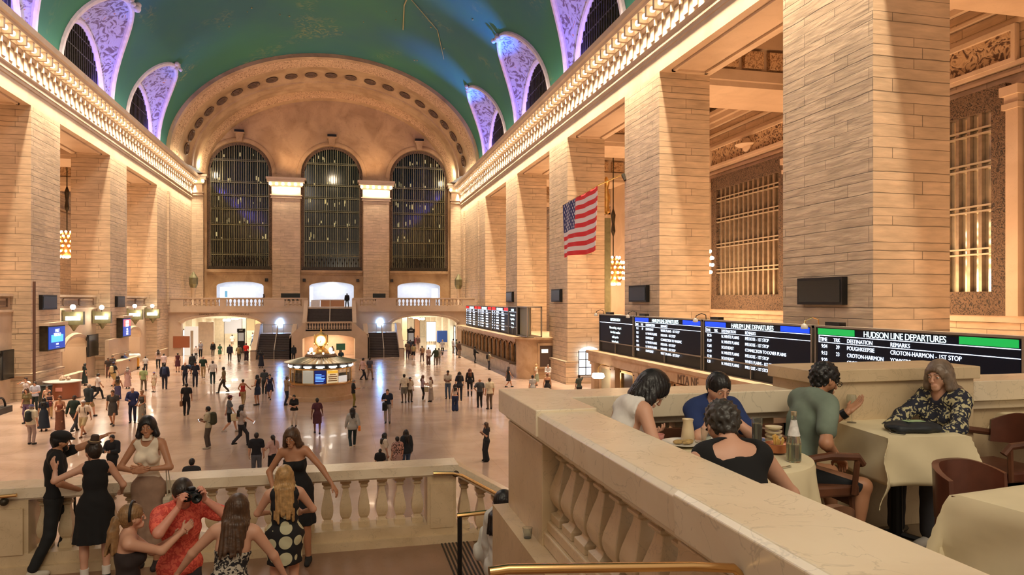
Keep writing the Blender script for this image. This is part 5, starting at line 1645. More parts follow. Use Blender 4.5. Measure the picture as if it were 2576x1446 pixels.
def nrm(v):
 return v / max(1e-6, float(np.linalg.norm(v)))
def ik(a, t, l1, l2, pole):
 """two-bone reach; returns middle joint and end"""
 d = t - a
 L = float(np.linalg.norm(d)); mx = (l1 + l2) * .995
 if L > mx: t = a + d / L * mx; d = t - a; L = mx
 if L < abs(l1 - l2) + .02: L = abs(l1 - l2) + .02
 u = nrm(d)
 x = (l1 * l1 - l2 * l2 + L * L) / (2 * L)
 y = math.sqrt(max(0, l1 * l1 - x * x))
 p = pole - u * float(np.dot(pole, u))
 p = nrm(p)
 return a + u * x + p * y, t
def hand_parts(W, d, n, k, curl=.5, hres=.0045, spread=.35, thumb=.8, side=1):
 """a five-fingered hand; W wrist, d pointing direction, n palm normal (fingers curl towards n)"""
 d = nrm(d); n = nrm(n - d * float(np.dot(n, d))); s_ = np.cross(d, n) * side
 L = .24 * k
 F_ = Field(W - L, W + L, hres)
 pc = W + d * .045 * k
 F_.cap(W - d * .02 * k, W + d * .01 * k, .025 * k, .026 * k, .01, (n, 1.3))
 for o in (-.026, -.009, .009, .026):
  F_.cap(W + d * .012 * k + s_ * o * .75 * k, W + d * .085 * k + s_ * o * k, .015 * k, .0125 * k, .012, (n, 1.15))
 F_.ell(W + d * .035 * k + s_ * .024 * k + n * .006 * k, (.026 * k, .018 * k, .015 * k), [d, s_, n], .012)
 for i, (o, ln, dl) in enumerate(((.027, .070, 0), (.0095, .079, .003), (-.009, .073, .001), (-.026, .057, -.006))):
  b = W + d * (.086 + dl) * k + s_ * o * k
  dirv = nrm(d + s_ * o * spread * 10 * .35)
  ang = 0.0
  p = b
  for j, f in enumerate((.45, .32, .23)):
   ang += curl * (.55 if j == 0 else .8) * (1 + .12 * i)
   dd = dirv * math.cos(ang) + n * math.sin(ang)
   q = p + dd * ln * f * k
   F_.cap(p, q, (.0095 - .001 * j) * k, (.0088 - .0012 * j) * k, .004)
   p = q
 tb = W + d * .028 * k + s_ * .026 * k + n * .004 * k
 t1 = tb + nrm(d * .75 + s_ * thumb + n * .35 * curl) * .038 * k
 t2 = t1 + nrm(d * 1.0 + s_ * thumb * .35 + n * .5 * curl) * .030 * k
 F_.cap(tb, t1, .0125 * k, .0105 * k, .008); F_.cap(t1, t2, .0105 * k, .008 * k, .004)
 return F_.surf()
def quick_hand(W, d, n, k, curl=.4, side=1):
 """light five-finger hand for small figures, returned as quads"""
 d = nrm(d); n = nrm(n - d * float(np.dot(n, d))); s_ = np.cross(d, n) * side
 V = []; Q = []
 def seg(a, b, w0, w1, t0, t1):
  o = len(V)
  for (p, w, t) in ((a, w0, t0), (b, w1, t1)):
   for (i, j) in ((-1, -1), (1, -1), (1, 1), (-1, 1)):
    V.append(p + s_ * w * i + n * t * j)
  Q.extend([(o, o + 1, o + 5, o + 4), (o + 1, o + 2, o + 6, o + 5), (o + 2, o + 3, o + 7, o + 6), (o + 3, o, o + 4, o + 7), (o + 4, o + 5, o + 6, o + 7), (o + 3, o + 2, o + 1, o)])
 seg(W - d * .01 * k, W + d * .085 * k, .026 * k, .038 * k, .016 * k, .013 * k)
 for (o, ln) in ((.029, .068), (.0095, .078), (-.0095, .072), (-.028, .056)):
  b = W + d * .08 * k + s_ * o * k
  m = b + (d * math.cos(curl) + n * math.sin(curl)) * ln * .5 * k
  e = m + (d * math.cos(curl * 2.2) + n * math.sin(curl * 2.2)) * ln * .5 * k
  seg(b, m, .009 * k, .0085 * k, .009 * k, .008 * k); seg(m, e, .0085 * k, .006 * k, .008 * k, .006 * k)
 t = W + d * .03 * k + s_ * .03 * k
 m = t + nrm(d + s_ * .8) * .035 * k
 seg(t, m, .011 * k, .01 * k, .011 * k, .01 * k); seg(m, m + d * .028 * k, .01 * k, .007 * k, .009 * k, .007 * k)
 return np.array(V, np.float32), np.array(Q, np.int32)
SKIN = {}
def skinmat(t):
 c = {'light': (.62, .34, .23), 'pale': (.70, .44, .33), 'tan': (.46, .22, .12), 'brown': (.20, .085, .045), 'dark': (.07, .032, .02), 'rosy': (.66, .30, .21)}[t]
 return mat('skin_' + t, c, .5, var=.06, vscale=4)
HAIRC = {'black': (.008, .007, .008), 'dark': (.022, .014, .010), 'brown': (.07, .035, .018), 'auburn': (.13, .045, .02), 'blond': (.42, .25, .10), 'dblond': (.25, .14, .06), 'grey': (.26, .22, .19), 'saltpepper': (.035, .030, .026), 'ash': (.17, .12, .085), 'white': (.6, .57, .52)}
def hairmat(c):
 m = mat('hair_' + c, HAIRC[c], .42, var=.35, vscale=22, bump=.3)
 return m
def clothmat(c, kind=''):
 nm = 'cloth_%02x%02x%02x' % tuple(int(min(1, x) * 255) for x in c) + kind
 return mat(nm, c, .85, var=.12, vscale=9, bump=.15)
def patmat(name, c0, c1, scale=18, thr=.52, kind='noise', c2=None):
 if name in MATS: return MATS[name]
 m = bpy.data.materials.new(name); MATS[name] = m; m.use_nodes = True
 nt = m.node_tree; b = nt.nodes['Principled BSDF']; b.inputs['Roughness'].default_value = .8
 tc = nt.nodes.new('ShaderNodeTexCoord')
 if kind == 'noise':
  t = nt.nodes.new('ShaderNodeTexNoise'); t.inputs['Scale'].default_value = scale; t.inputs['Distortion'].default_value = 1.5; t.inputs['Detail'].default_value = 1; src = t.outputs['Fac']
 elif kind == 'dots':
  t = nt.nodes.new('ShaderNodeTexVoronoi'); t.inputs['Scale'].default_value = scale; t.inputs['Randomness'].default_value = .12; src = t.outputs['Distance']
 elif kind == 'wave':
  t = nt.nodes.new('ShaderNodeTexWave'); t.inputs['Scale'].default_value = scale; t.inputs['Distortion'].default_value = 3; src = t.outputs['Fac']
 nt.links.new(tc.outputs['Object'], t.inputs['Vector'])
 r = nt.nodes.new('ShaderNodeValToRGB')
 r.color_ramp.interpolation = 'CONSTANT' if kind != 'noise' else 'LINEAR'
 e = r.color_ramp.elements
 e[0].position = 0 if kind != 'noise' else thr - .03; e[0].color = (*c0, 1)
 e[1].position = thr if kind != 'noise' else thr + .03; e[1].color = (*c1, 1)
 if c2 is not None:
  q = e.new(min(.99, thr + .12)); q.color = (*c2, 1)
 nt.links.new(src, r.inputs['Fac']); nt.links.new(r.outputs['Color'], b.inputs['Base Color'])
 return m
def person(label, x, y, z=0.0, head=0.0, h=1.72, sex='m', skin='light', top=('tee', (.1, .1, .1)), bot=('trousers', (.05, .05, .07)), hair=('short', 'dark'), hat=None, shoes=(.02, .02, .02),
   hands=None, feet=None, lean=0.0, side=0.0, twist=0.0, hyaw=0.0, hpitch=0.0, hroll=0.0, seat=None, pelvis=(0, 0), build=1.0, res=.024, near=False, group=None, curl=(.5, .5), palms=(None, None), elbow=(None, None),
   strap=None, specs=False, beard=None, watch=False, cat='person', neckline=None, feetang=(0.12, -0.12), knees=None, lips=None, hdirs=(None, None), tuck=None, scoop=False):
 """a whole figure. Local frame: x to the figure's left... +y is where it faces, z up. head = world heading in degrees (0 faces +y, 90 faces -x)"""
 k = h / 1.75
 root = empty('person', (x, y, z), math.radians(head), label=label, cat=cat, group=group)
 fem = sex == 'f'
 w = build
 P = vec(pelvis[0], pelvis[1], .93 * k if seat is None else seat + .10 * k)
 cl, sl_ = math.cos(lean), math.sin(lean)
 u = nrm(vec(math.sin(side), sl_, cl * math.cos(side)))
 fw = nrm(vec(0, 1, 0) - u * float(np.dot(vec(0, 1, 0), u)))
 rt = np.cross(fw, u)                     # figure's right
 def tw(v, a):
  c, s2 = math.cos(a), math.sin(a)
  r_ = rt * c + fw * s2; f_ = fw * c - rt * s2
  return r_, f_
 rt2, fw2 = tw(0, twist)
 waist = P + u * .14 * k
 chest = P + u * .36 * k
 nb = P + u * .545 * k
 shw = (.158 if fem else .185) * k * (1 + (w - 1) * .5)
 if feet is None: feet = ((-.10, .02, 0), (.10, .0, 0)) if seat is None else ((-.12, .42, 0), (.12, .42, 0))
 if seat is None:
  st_ = max(math.hypot(feet[i][0] - pelvis[0] + (.09 if i == 0 else -.09), feet[i][1] - pelvis[1]) for i in (0, 1))
  P[2] = min(P[2], (.085 + math.sqrt(max(.3, .838 ** 2 - st_ ** 2))) * k)
  waist = P + u * .14 * k; chest = P + u * .36 * k; nb = P + u * .545 * k
 SH = [P + u * .495 * k - rt2 * shw, P + u * .495 * k + rt2 * shw]    # 0 = left, 1 = right
 hipw = (.098 if fem else .09) * k
 HP = [P - rt * hipw, P + rt * hipw]
 hf = nrm(fw2 * math.cos(hyaw) * math.cos(hpitch) - rt2 * math.sin(hyaw) * math.cos(hpitch) + u * math.sin(hpitch))
 upw = nrm(u * .6 + vec(0, 0, 1) * .4 + fw2 * sl_ * .15)
 hu = nrm(upw - hf * float(np.dot(upw, hf)))
 hs = np.cross(hf, hu)
 if hroll:
  c, s2 = math.cos(hroll), math.sin(hroll)
  hu, hs = hu * c + hs * s2, hs * c - hu * s2
 neck_top = nb + nrm(u + hf * .25) * .055 * k
 HC = neck_top + hu * .095 * k + hf * .025 * k
 FT = [vec(*feet[0]) * k + vec(0, 0, .085 * k), vec(*feet[1]) * k + vec(0, 0, .085 * k)]
 kn = knees or ((-.12, 1, .1), (.12, 1, .1))
 LEG = []
 for i in (0, 1):
  K_, A_ = ik(HP[i], FT[i], .43 * k, .42 * k, vec(*kn[i]))
  LEG.append((HP[i], K_, A_))
 if hands is None: hands = ((-.26, .06, .80), (.26, .06, .80))
 HT = [vec(*hands[0]) * k, vec(*hands[1]) * k]
 ARM = []
 for i in (0, 1):
  sgn = -1 if i == 0 else 1
  ep = vec(*elbow[i]) if elbow[i] is not None else vec(sgn * .55, -.6, -.5)
  E_, W_ = ik(SH[i], HT[i], .29 * k, .255 * k, ep)
  ARM.append((SH[i], E_, W_))
 allp = [P, nb, HC, HC + hu * .2 * k] + [p for a in ARM for p in a] + [p for l in LEG for p in l]
 lo = np.min(allp, 0) - .32 * k; hi = np.max(allp, 0) + .30 * k
 lo[2] = max(lo[2], -.03)
 def torso(F_, m, kk=.05, top=True, low=True):
  f1 = (fw2, 1.35)
  if low:
   F_.cap(P - rt * hipw * .75, P + rt * hipw * .75, (.118 if fem else .108) * k * w + m, None, kk, (fw, 1.15))
   F_.cap(P - u * .02 * k, waist, (.118 if fem else .115) * k * w + m, (.098 if fem else .112) * k * w + m, kk, (fw, 1.3))
  if top:
   F_.cap(waist, chest, (.100 if fem else .115) * k * w + m, (.122 if fem else .138) * k * w + m, kk, f1)
   F_.cap(chest, P + u * .43 * k, (.122 if fem else .138) * k * w + m, (.115 if fem else .13) * k * w + m, kk, f1)
   F_.cap(SH[0] * .75 + nb * .25, SH[1] * .75 + nb * .25, .062 * k + m, None, kk, (fw2, 1.15))
   F_.cap(SH[0] + (nb - SH[0]) * .15, P + u * .53 * k, .045 * k + m, .05 * k + m, kk); F_.cap(SH[1] + (nb - SH[1]) * .15, P + u * .53 * k, .045 * k + m, .05 * k + m, kk)
   if fem:
    for sg in (-1, 1):
     F_.ell(P + u * .345 * k + fw2 * .085 * k * w + rt2 * sg * .068 * k, (.058 * k + m, .052 * k + m, .058 * k + m), [rt2, fw2, u], .03)
 def arm(F_, i, m0, m1, upto=2.0, kk=.02):
  S, E_, W_ = ARM[i]
  r0, r1, r2 = (.048, .036, .023) if fem else (.055, .042, .027)
  r0 *= k * w; r1 *= k * (1 + (w - 1) * .5); r2 *= k
  if upto >= 1:
   F_.cap(S, E_, r0 + m0, r1 + m0, kk)
   t = min(1, upto - 1)
   if t > 0: F_.cap(E_, E_ + (W_ - E_) * t, r1 + .003 * k + m1, r1 + (r2 - r1) * t + m1, kk)
  else:
   F_.cap(S, S + (E_ - S) * upto, r0 + m0, r0 + (r1 - r0) * upto + m0 * 1.2, kk)
 def leg(F_, i, m0, m1, upto=2.0, kk=.03, wide=0.0):
  A, K_, N_ = LEG[i]
  r0, r1, r2 = .082 * k * w, .054 * k, .036 * k
  if upto <= 1:
   F_.cap(A, A + (K_ - A) * upto, r0 + m0, r0 + (r1 - r0) * upto + m0 + wide, kk)
  else:
   F_.cap(A, K_, r0 + m0, r1 + m0, kk)
   t = min(1, upto - 1)
   F_.cap(K_, K_ + (N_ - K_) * t, r1 + m1, r1 + (r2 - r1) * t + m1 + wide, kk)
   if m1 < .004 and t > .6:
    F_.ell(K_ + (N_ - K_) * .30 - nrm(vec(0, 1, 0) - nrm(N_ - K_) * float(np.dot(vec(0, 1, 0), nrm(N_ - K_)))) * .016 * k, (.045 * k, .045 * k, .11 * k), [rt, np.cross(nrm(K_ - N_), rt), nrm(K_ - N_)], .03)
 def headf(F_, kk):
  F_.ell(HC + hu * .02 * k - hf * .012 * k, (.074 * k, .092 * k, .088 * k), [hs, hf, hu], kk)
  F_.cap(HC - hu * .02 * k + hf * .025 * k, HC - hu * .083 * k + hf * .050 * k, .056 * k, .030 * k, .025)
  F_.cap(HC - hs * .045 * k - hu * .03 * k + hf * .02 * k, HC + hs * .045 * k - hu * .03 * k + hf * .02 * k, .028 * k, None, .03)
 # ---- body skin
 Bd = Field(lo, hi, res)
 torso(Bd, -.004)
 Bd.cap(nb - u * .03 * k, neck_top + hu * .03 * k, .056 * k * (.9 if fem else 1.05), .050 * k * (.9 if fem else 1.05), .03)
 for i in (0, 1): arm(Bd, i, 0, 0)
 for i in (0, 1): leg(Bd, i, 0, 0)
 for i in (0, 1):
  fd = nrm(vec(math.sin(-feetang[i]), math.cos(feetang[i]), 0))
  Bd.cap(LEG[i][2] - vec(0, 0, .045 * k), LEG[i][2] - vec(0, 0, .055 * k) + fd * .14 * k, .036 * k, .028 * k, .03)
 parts = []
 if not near:
  headf(Bd, .02)
  Bd.cap(HC + hf * .080 * k + hu * .0 * k, HC + hf * .098 * k - hu * .035 * k, .013 * k, .015 * k, .01)
  parts.append(Bd.surf())
 else:
  parts.append(Bd.surf())
  Hd = Field(HC - .17 * k, HC + .17 * k, .0055)
  headf(Hd, .025)
  Hd.cap(nb + u * .0 * k, neck_top + hu * .03 * k, .056 * k * (.9 if fem else 1.05), .050 * k * (.9 if fem else 1.05), .03)
  for sg in (-1, 1):
   Hd.ell(HC + hf * .090 * k + hs * sg * .031 * k + hu * .004 * k, (.018 * k, .012 * k, .010 * k), [hs, hf, hu], .014, 'cut')
   Hd.cap(HC + hf * .083 * k + hs * sg * .012 * k + hu * .024 * k, HC + hf * .073 * k + hs * sg * .048 * k + hu * .022 * k, .006 * k, .004 * k, .014)
   Hd.ell(HC + hs * sg * .078 * k - hf * .004 * k - hu * .008 * k, (.008 * k, .018 * k, .030 * k), [hs, hf, hu], .006)
   Hd.ell(HC + hs * sg * .086 * k + hf * .001 * k - hu * .004 * k, (.005 * k, .009 * k, .015 * k), [hs, hf, hu], .004, 'cut')
   Hd.ell(HC + hf * .100 * k + hs * sg * .010 * k - hu * .034 * k, (.0065 * k, .009 * k, .006 * k), [hs, hf, hu], .010)
  Hd.cap(HC + hf * .088 * k + hu * .012 * k, HC + hf * .106 * k - hu * .030 * k, .0075 * k, .0095 * k, .010)
  Hd.cap(HC + hf * .089 * k - hs * .020 * k - hu * .058 * k, HC + hf * .089 * k + hs * .020 * k - hu * .058 * k, .0040 * k, None, .008)
  Hd.cap(HC + hf * .088 * k - hs * .016 * k - hu * .067 * k, HC + hf * .088 * k + hs * .016 * k - hu * .067 * k, .0050 * k, None, .008)
  Hd.cap(HC + hf * .098 * k - hs * .02 * k - hu * .0625 * k, HC + hf * .098 * k + hs * .02 * k - hu * .0625 * k, .0022 * k, None, .004, None, 'cut')
  Hd.ell(HC + hf * .074 * k - hu * .092 * k, (.020 * k, .014 * k, .014 * k), [hs, hf, hu], .03)
  parts.append(Hd.surf())
 for i in (0, 1):
  S, E_, W_ = ARM[i]
  d = nrm(W_ - E_) if hdirs[i] is None else nrm(vec(*hdirs[i]))
  n = vec(*palms[i]) if palms[i] is not None else (rt * (1 if i == 0 else -1) + fw * .2)
  sgn = -1 if i == 0 else 1
  if near: parts.append(hand_parts(W_, d, n, k, curl[i], side=sgn))
  else: parts.append(quick_hand(W_, d, n, k, .45, sgn))
 body = np_mesh('body', parts, skinmat(skin), root)
 # ---- clothes
 def shell(fn, name, m, r=None, cuts=()):
  F_ = Field(lo, hi, r or res)
  fn(F_)
  for (p, n) in cuts: F_.clip(p, nrm(n))
  v, q = F_.surf()
  if len(v) == 0: return None
  return np_mesh(name, [(v, q)], m, root)
 folds = None
 if near:
  ph = random.uniform(0, 6)
  def folds(F_, amp=.004):
   F_.ripple(lambda X, Y, Z: amp * np.sin(X * 31 + Z * 17 + ph) * np.sin(Y * 23 - Z * 27 + 2 * ph) + amp * .5 * np.sin(Z * 52 + X * 26 + Y * 18))
 tk = top[0] if top else None
 tm = None
 if top:
  tm = top[1] if isinstance(top[1], bpy.types.Material) else clothmat(top[1])
 g = .013 if not near else .009
 if tk in ('tee', 'shirt', 'tank', 'strapless', 'blouse', 'jacket', 'crop'):
  ln = {'tee': .02, 'shirt': -.06, 'tank': .0, 'strapless': .0, 'blouse': -.04, 'jacket': -.10, 'crop': .17}[tk]
  loose = {'tee': .010, 'shirt': .014, 'tank': .002, 'strapless': .0, 'blouse': .012, 'jacket': .026, 'crop': .002}[tk]
  sl2 = {'tee': .62, 'shirt': .7, 'tank': 0, 'strapless': 0, 'blouse': 2.0, 'jacket': 1.97, 'crop': 0}[tk]
  def fn(F_):
   torso(F_, g + loose, .05)
   for i in (0, 1):
    if sl2: arm(F_, i, g + loose, g + loose * .8, sl2)
   if near: folds(F_)
   if tk in ('tee', 'shirt', 'blouse', 'jacket', 'tank', 'crop'):
    F_.cap(nb - u * .02 * k + fw2 * .03 * k, nb + u * .10 * k + fw2 * .05 * k, (.066 if tk != 'shirt' else .05) * k, .07 * k, .012, None, 'cut')
   if scoop: F_.cap(nb - fw2 * .06 * k - rt2 * .06 * k - u * .01 * k, nb - fw2 * .06 * k + rt2 * .06 * k + u * .01 * k, .058 * k, None, .01, None, 'cut')
   if tk in ('tank', 'crop') and near and not scoop:
    for i in (0, 1): F_.cap(SH[i] + (nb - SH[i]) * -.22 + u * .08, SH[i] + (nb - SH[i]) * -.20 - u * .10, .082 * k, .07 * k, .01, None, 'cut')
  cuts = [(P + u * ((tuck or ln) * k), -u)]
  if tk == 'strapless' or neckline: cuts.append((P + u * (neckline or .405) * k, u))
  if tk in ('tank', 'crop') and not near: cuts.append((P + u * .50 * k, u))
  shell(fn, {'tee': 't_shirt', 'shirt': 'shirt', 'tank': 'tank_top', 'strapless': 'strapless_top', 'blouse': 'blouse', 'jacket': 'jacket', 'crop': 'crop_top'}[tk], tm, None if not near else min(res, .011), cuts)
 if tk in ('dress', 'sdress', 'tdress', 'ldress'):     # sleeveless dress, strapless dress, t-shirt dress, long dress
  hem = {'dress': .52, 'sdress': .50, 'tdress': .50, 'ldress': .16}[tk] * k
  sp = {'dress': .19, 'sdress': .18, 'tdress': .16, 'ldress': .23}[tk] * k
  def fn(F_):
   torso(F_, g + .002, .05)
   if tk == 'tdress' or tk == 'ldress':
    for i in (0, 1): arm(F_, i, g + .006, g, .55)
   for i in (0, 1): leg(F_, i, g, g, .6)
   F_.cap(P + u * .05 * k, vec(P[0], P[1] + .0, hem), (.185 if fem else .17) * k * w, sp * 1.28 * w, .04, (fw, 1.28))
   if near: F_.ripple(lambda X, Y, Z: .010 * np.clip((P[2] - Z) / .4, 0, 1) * np.sin(np.arctan2(Y - P[1], X - P[0]) * 11 + Z * 2)); folds(F_, .003)
   F_.cap(nb - u * .01 * k + fw2 * .04 * k, nb + u * .10 * k + fw2 * .05 * k, .07 * k, None, .012, None, 'cut')
   if near and tk == 'dress':
    for i in (0, 1): F_.cap(SH[i] + (nb - SH[i]) * -.22 + u * .08, SH[i] + (nb - SH[i]) * -.20 - u * .10, .082 * k, .07 * k, .01, None, 'cut')
  cuts = [((0, 0, hem), vec(0, 0, -1))]
  if tk == 'sdress': cuts.append((P + u * .40 * k, u))
  shell(fn, 'dress', tm, None if not near else .012, cuts)
 if bot:
  bk = bot[0]; bm = bot[1] if isinstance(bot[1], bpy.types.Material) else clothmat(bot[1])
  wtop = (P + u * .06 * k, u)
  if bk in ('trousers', 'wide', 'shorts', 'leggings', 'flare'):
   m = {'trousers': .014, 'wide': .030, 'shorts': .020, 'leggings': .004, 'flare': .012}[bk] + (0 if near else .003)
   up = {'shorts': .78}.get(bk, 1.93)
   wd = {'wide': .045, 'flare': .035, 'shorts': .01}.get(bk, .008)
   def fn(F_):
    torso(F_, m * .5 + .002, .05, top=False)
    for i in (0, 1): leg(F_, i, m, m, up, .025, wd)
    if near: folds(F_, .003)
   shell(fn, {'shorts': 'shorts', 'leggings': 'leggings'}.get(bk, 'trousers'), bm, None if not near else .013, [wtop])
  elif bk in ('skirt', 'midi', 'maxi', 'pencil', 'mini'):
   hem = {'skirt': .50, 'midi': .34, 'maxi': .10, 'pencil': .28, 'mini': .60}[bk] * k
   sp = {'skirt': .19, 'midi': .21, 'maxi': .20, 'pencil': .15, 'mini': .17}[bk] * k
   wz = .15 if bk in ('pencil', 'maxi', 'mini') else .08
   def fn(F_):
    torso(F_, g, .04, top=False)
    for i in (0, 1): leg(F_, i, g, g, .7)
    F_.cap(waist, waist + u * .02, .1 * k * w + g, None, .03, (fw, 1.3))
    if seat is None:
     F_.cap(P + u * .02 * k, vec(P[0], P[1], hem), .158 * k * w + g, sp * 1.15, .03, (fw, 1.22))
    else:
     for i in (0, 1): leg(F_, i, .02, .02, 1.1, .06)
    if near: F_.ripple(lambda X, Y, Z: .007 * np.clip((P[2] - Z) / .5, 0, 1) * np.sin(np.arctan2(Y - P[1], X - P[0]) * 9)); folds(F_, .003)
   shell(fn, 'skirt', bm, None if not near else .012, [(P + u * wz * k, u)] + ([((0, 0, hem), vec(0, 0, -1))] if seat is None else []))
 # ---- shoes
 if shoes is not None:
  for i in (0, 1):
   A = LEG[i][2]
   if A[2] > hi[2]: continue
   fd = nrm(vec(math.sin(-feetang[i]), math.cos(feetang[i]), 0))
   l2 = A - .12 * k; h2 = A + .12 * k
   l2 = np.minimum(l2, A - fd * .1 * k - .07); h2 = np.maximum(h2, A + fd * .22 * k + .05)
   F_ = Field(l2, h2, min(res, .012) if near else res * .8)
   F_.cap(A - vec(0, 0, .045 * k) - fd * .02 * k, A - vec(0, 0, .05 * k) + fd * .15 * k, .045 * k, .037 * k, .02, (vec(1, 0, 0), 1.05))
   F_.cap(A - vec(0, 0, .05 * k), A - vec(0, 0, .01 * k), .042 * k, .04 * k, .02)
   F_.clip((0, 0, A[2] - .084 * k), vec(0, 0, -1))
   F_.clip((0, 0, A[2] + .018 * k), vec(0, 0, 1))
   v, q = F_.surf()
   if len(v): np_mesh('shoe', [(v, q)], clothmat(shoes), root)
 # ---- hair
 hk, hc = hair if hair else (None, None)
 if hk and hk != 'bald':
  r = .0075 if near else res * .85
  drop = {'long': .34, 'mid': .22, 'bob': .12, 'verylong': .46}.get(hk, 0) * k
  l2 = HC - .17 * k; h2 = HC + .16 * k
  if drop or hk == 'pony': l2 = l2 - vec(.04, .10, drop + .02 + (.3 if hk == 'pony' else 0)); l2 = np.minimum(l2, HC - hf * .22 * k - vec(0, 0, drop))
  F_ = Field(l2, h2 + .03, r)
  gth = (.020 if hk in ('bob', 'long', 'mid', 'verylong') else .014) * k
  F_.ell(HC + hu * .026 * k - hf * .016 * k, (.074 * k + gth, .094 * k + gth, .092 * k + gth), [hs, hf, hu], .01)
  F_.cap(HC - hf * .055 * k, HC - hf * .05 * k - hu * .055 * k, .055 * k, .045 * k, .03, (hf, 1.1))
  if hk == 'curly' or hk == 'saltcrop':
   F_.ripple(lambda X, Y, Z: .010 * np.sin(X * 120) * np.sin(Y * 110) * np.sin(Z * 130))
  F_.ell(HC + hf * .115 * k - hu * .045 * k, (.070 * k, .085 * k, .102 * k), [hs, hf, hu], .01, 'cut')
  if hk in ('short', 'curly', 'bun', 'pony', 'saltcrop'):
   for sg in (-1, 1): F_.ell(HC + hs * sg * .085 * k + hf * .025 * k - hu * .055 * k, (.03 * k, .05 * k, .055 * k), [hs, hf, hu], .01, 'cut')
   F_.clip(HC - hu * .085 * k, -hu)
  if hk == 'bun':
   F_.ell(HC - hf * .085 * k + hu * .075 * k, (.04 * k, .04 * k, .04 * k), None, .01)
  dn = nrm(vec(0, 0, -1) + u * -.2)
  if hk == 'bob':
   for sg in (-1, 1):
    F_.cap(HC + hs * sg * .068 * k + hu * .02 * k - hf * .01 * k, HC + hs * sg * .094 * k - hu * .085 * k + hf * .005 * k, .036 * k, .040 * k, .02, (hs, 1.2))
   F_.cap(HC - hf * .06 * k, HC - hf * .055 * k - hu * .085 * k, .075 * k, .075 * k, .03, (hf, 1.4))
   F_.ell(HC + hf * .125 * k - hu * .055 * k, (.056 * k, .085 * k, .098 * k), [hs, hf, hu], .008, 'cut')
  if hk in ('long', 'mid', 'verylong'):
   L_ = drop
   rs = random.Random(int(abs(x * 100)) + 3)
   ns = 26 if near else 5
   for q in range(ns):
    a = PI * (q + .5) / ns * 1.25 - PI * .125
    st = HC - hf * math.sin(a) * .075 * k + hs * math.cos(a) * .072 * k + hu * .03 * k
    m1 = st - hu * .12 * k - hf * math.sin(a) * .02 * k + hs * math.cos(a) * .02 * k
    base = nb - fw2 * (.09 + .055 * math.sin(a)) * k + rt2 * math.cos(a) * .085 * k * (1 if True else 1)
    e1 = m1 * .35 + base * .65
    e2 = e1 + (-u) * (L_ * rs.uniform(.55, .85)) - fw2 * .01 + rt2 * rs.uniform(-.02, .02)
    rr = (.025 if near else .040) * k
    F_.cap(st, m1, rr * 1.1, rr, .012); F_.cap(m1, e1, rr, rr, .012); F_.cap(e1, e2 - fw2 * .03 * k, rr, rr * .5, .012)
  if hk == 'pony':
   F_.cap(HC - hf * .09 * k + hu * .02 * k, HC - hf * .15 * k - hu * .02 * k, .028 * k, .03 * k, .01)
   rs = random.Random(5)
   for q in range(10 if near else 2):
    o = vec(rs.uniform(-.02, .02), rs.uniform(-.02, .02), 0)
    m1 = HC - hf * .16 * k - vec(0, 0, .10 * k) + o
    F_.cap(HC - hf * .14 * k, m1, .025 * k, .028 * k, .01); F_.cap(m1, m1 - vec(0, 0, .20 * k) + o * 1.5 - hf * .02, .026 * k, .012 * k, .01)
  if near:
   F_.ripple(lambda X, Y, Z: .0034 * np.sin(np.arctan2((X - HC[0]) * hf[0] + (Y - HC[1]) * hf[1], (X - HC[0]) * hs[0] + (Y - HC[1]) * hs[1]) * 34 + Z * 14) * np.clip((HC[2] + .12 - Z) / .06, 0, 1))
  v, q = F_.surf()
  if len(v): np_mesh('hair', [(v, q)], hairmat(hc), root)
 # ---- hats
 if hat:
  kind, hcol = hat
  F_ = Field(HC - .2 * k, HC + .22 * k, .007 if near else res * .7)
  F_.ell(HC + hu * .045 * k - hf * .012 * k, (.088 * k, .106 * k, .088 * k), [hs, hf, hu], .01)
  F_.clip(HC + hu * .028 * k, -hu)
  if kind == 'flat':
   F_.cap(HC + hu * .050 * k + hf * .07 * k, HC + hu * .035 * k + hf * .115 * k, .05 * k, .035 * k, .02, (hu, 3))
   F_.ell(HC + hu * .075 * k - hf * .01 * k, (.105 * k, .115 * k, .055 * k), [hs, hf, hu], .02)
  if kind == 'cap':
   F_.cap(HC + hu * .042 * k + hf * .09 * k, HC + hu * .030 * k + hf * .155 * k, .055 * k, .045 * k, .01, (hu, 6))
  if kind == 'backcap':
   F_.cap(HC + hu * .042 * k - hf * .10 * k, HC + hu * .030 * k - hf * .155 * k, .055 * k, .045 * k, .01, (hu, 6))
  if kind == 'brim':
   F_.ell(HC + hu * .040 * k, (.15 * k, .16 * k, .012 * k), [hs, hf, hu], .01)
  v, q = F_.surf()
  if len(v): np_mesh('cap' if 'cap' in kind or kind == 'flat' else 'hat', [(v, q)], clothmat(hcol), root)
 # ---- face details
 if near:
  eb = MB(); ir = MB(); bw = MB(); lp = MB(); ld = MB()
  for sg in (-1, 1):
   c = HC + hf * .0745 * k + hs * sg * .031 * k + hu * .003 * k
   eb.sphere(tuple(c), .0118 * k, 12, 8)
   ir.sphere(tuple(c + hf * .0078 * k - hu * .001 * k), .0058 * k, 10, 6)
   ld.sphere(tuple(c + hu * .0022 * k), .0122 * k, 12, 8)
   a = HC + hf * .097 * k + hs * sg * .012 * k + hu * .029 * k; b = HC + hf * .092 * k + hs * sg * .032 * k + hu * .034 * k; c2 = HC + hf * .079 * k + hs * sg * .05 * k + hu * .027 * k
   bw.tube([tuple(a), tuple(b), tuple(c2)], .0022 * k, 6, [1, 1.1, .5])
  o = eb.build('eyes', mat('eye_white', (.75, .72, .68), .2), root, True, world=False)
  ld.v = [p if float(np.dot(np.array(p) - HC, hu)) > .0035 * k else tuple(np.array(p) - hf * .02 * k) for p in ld.v]
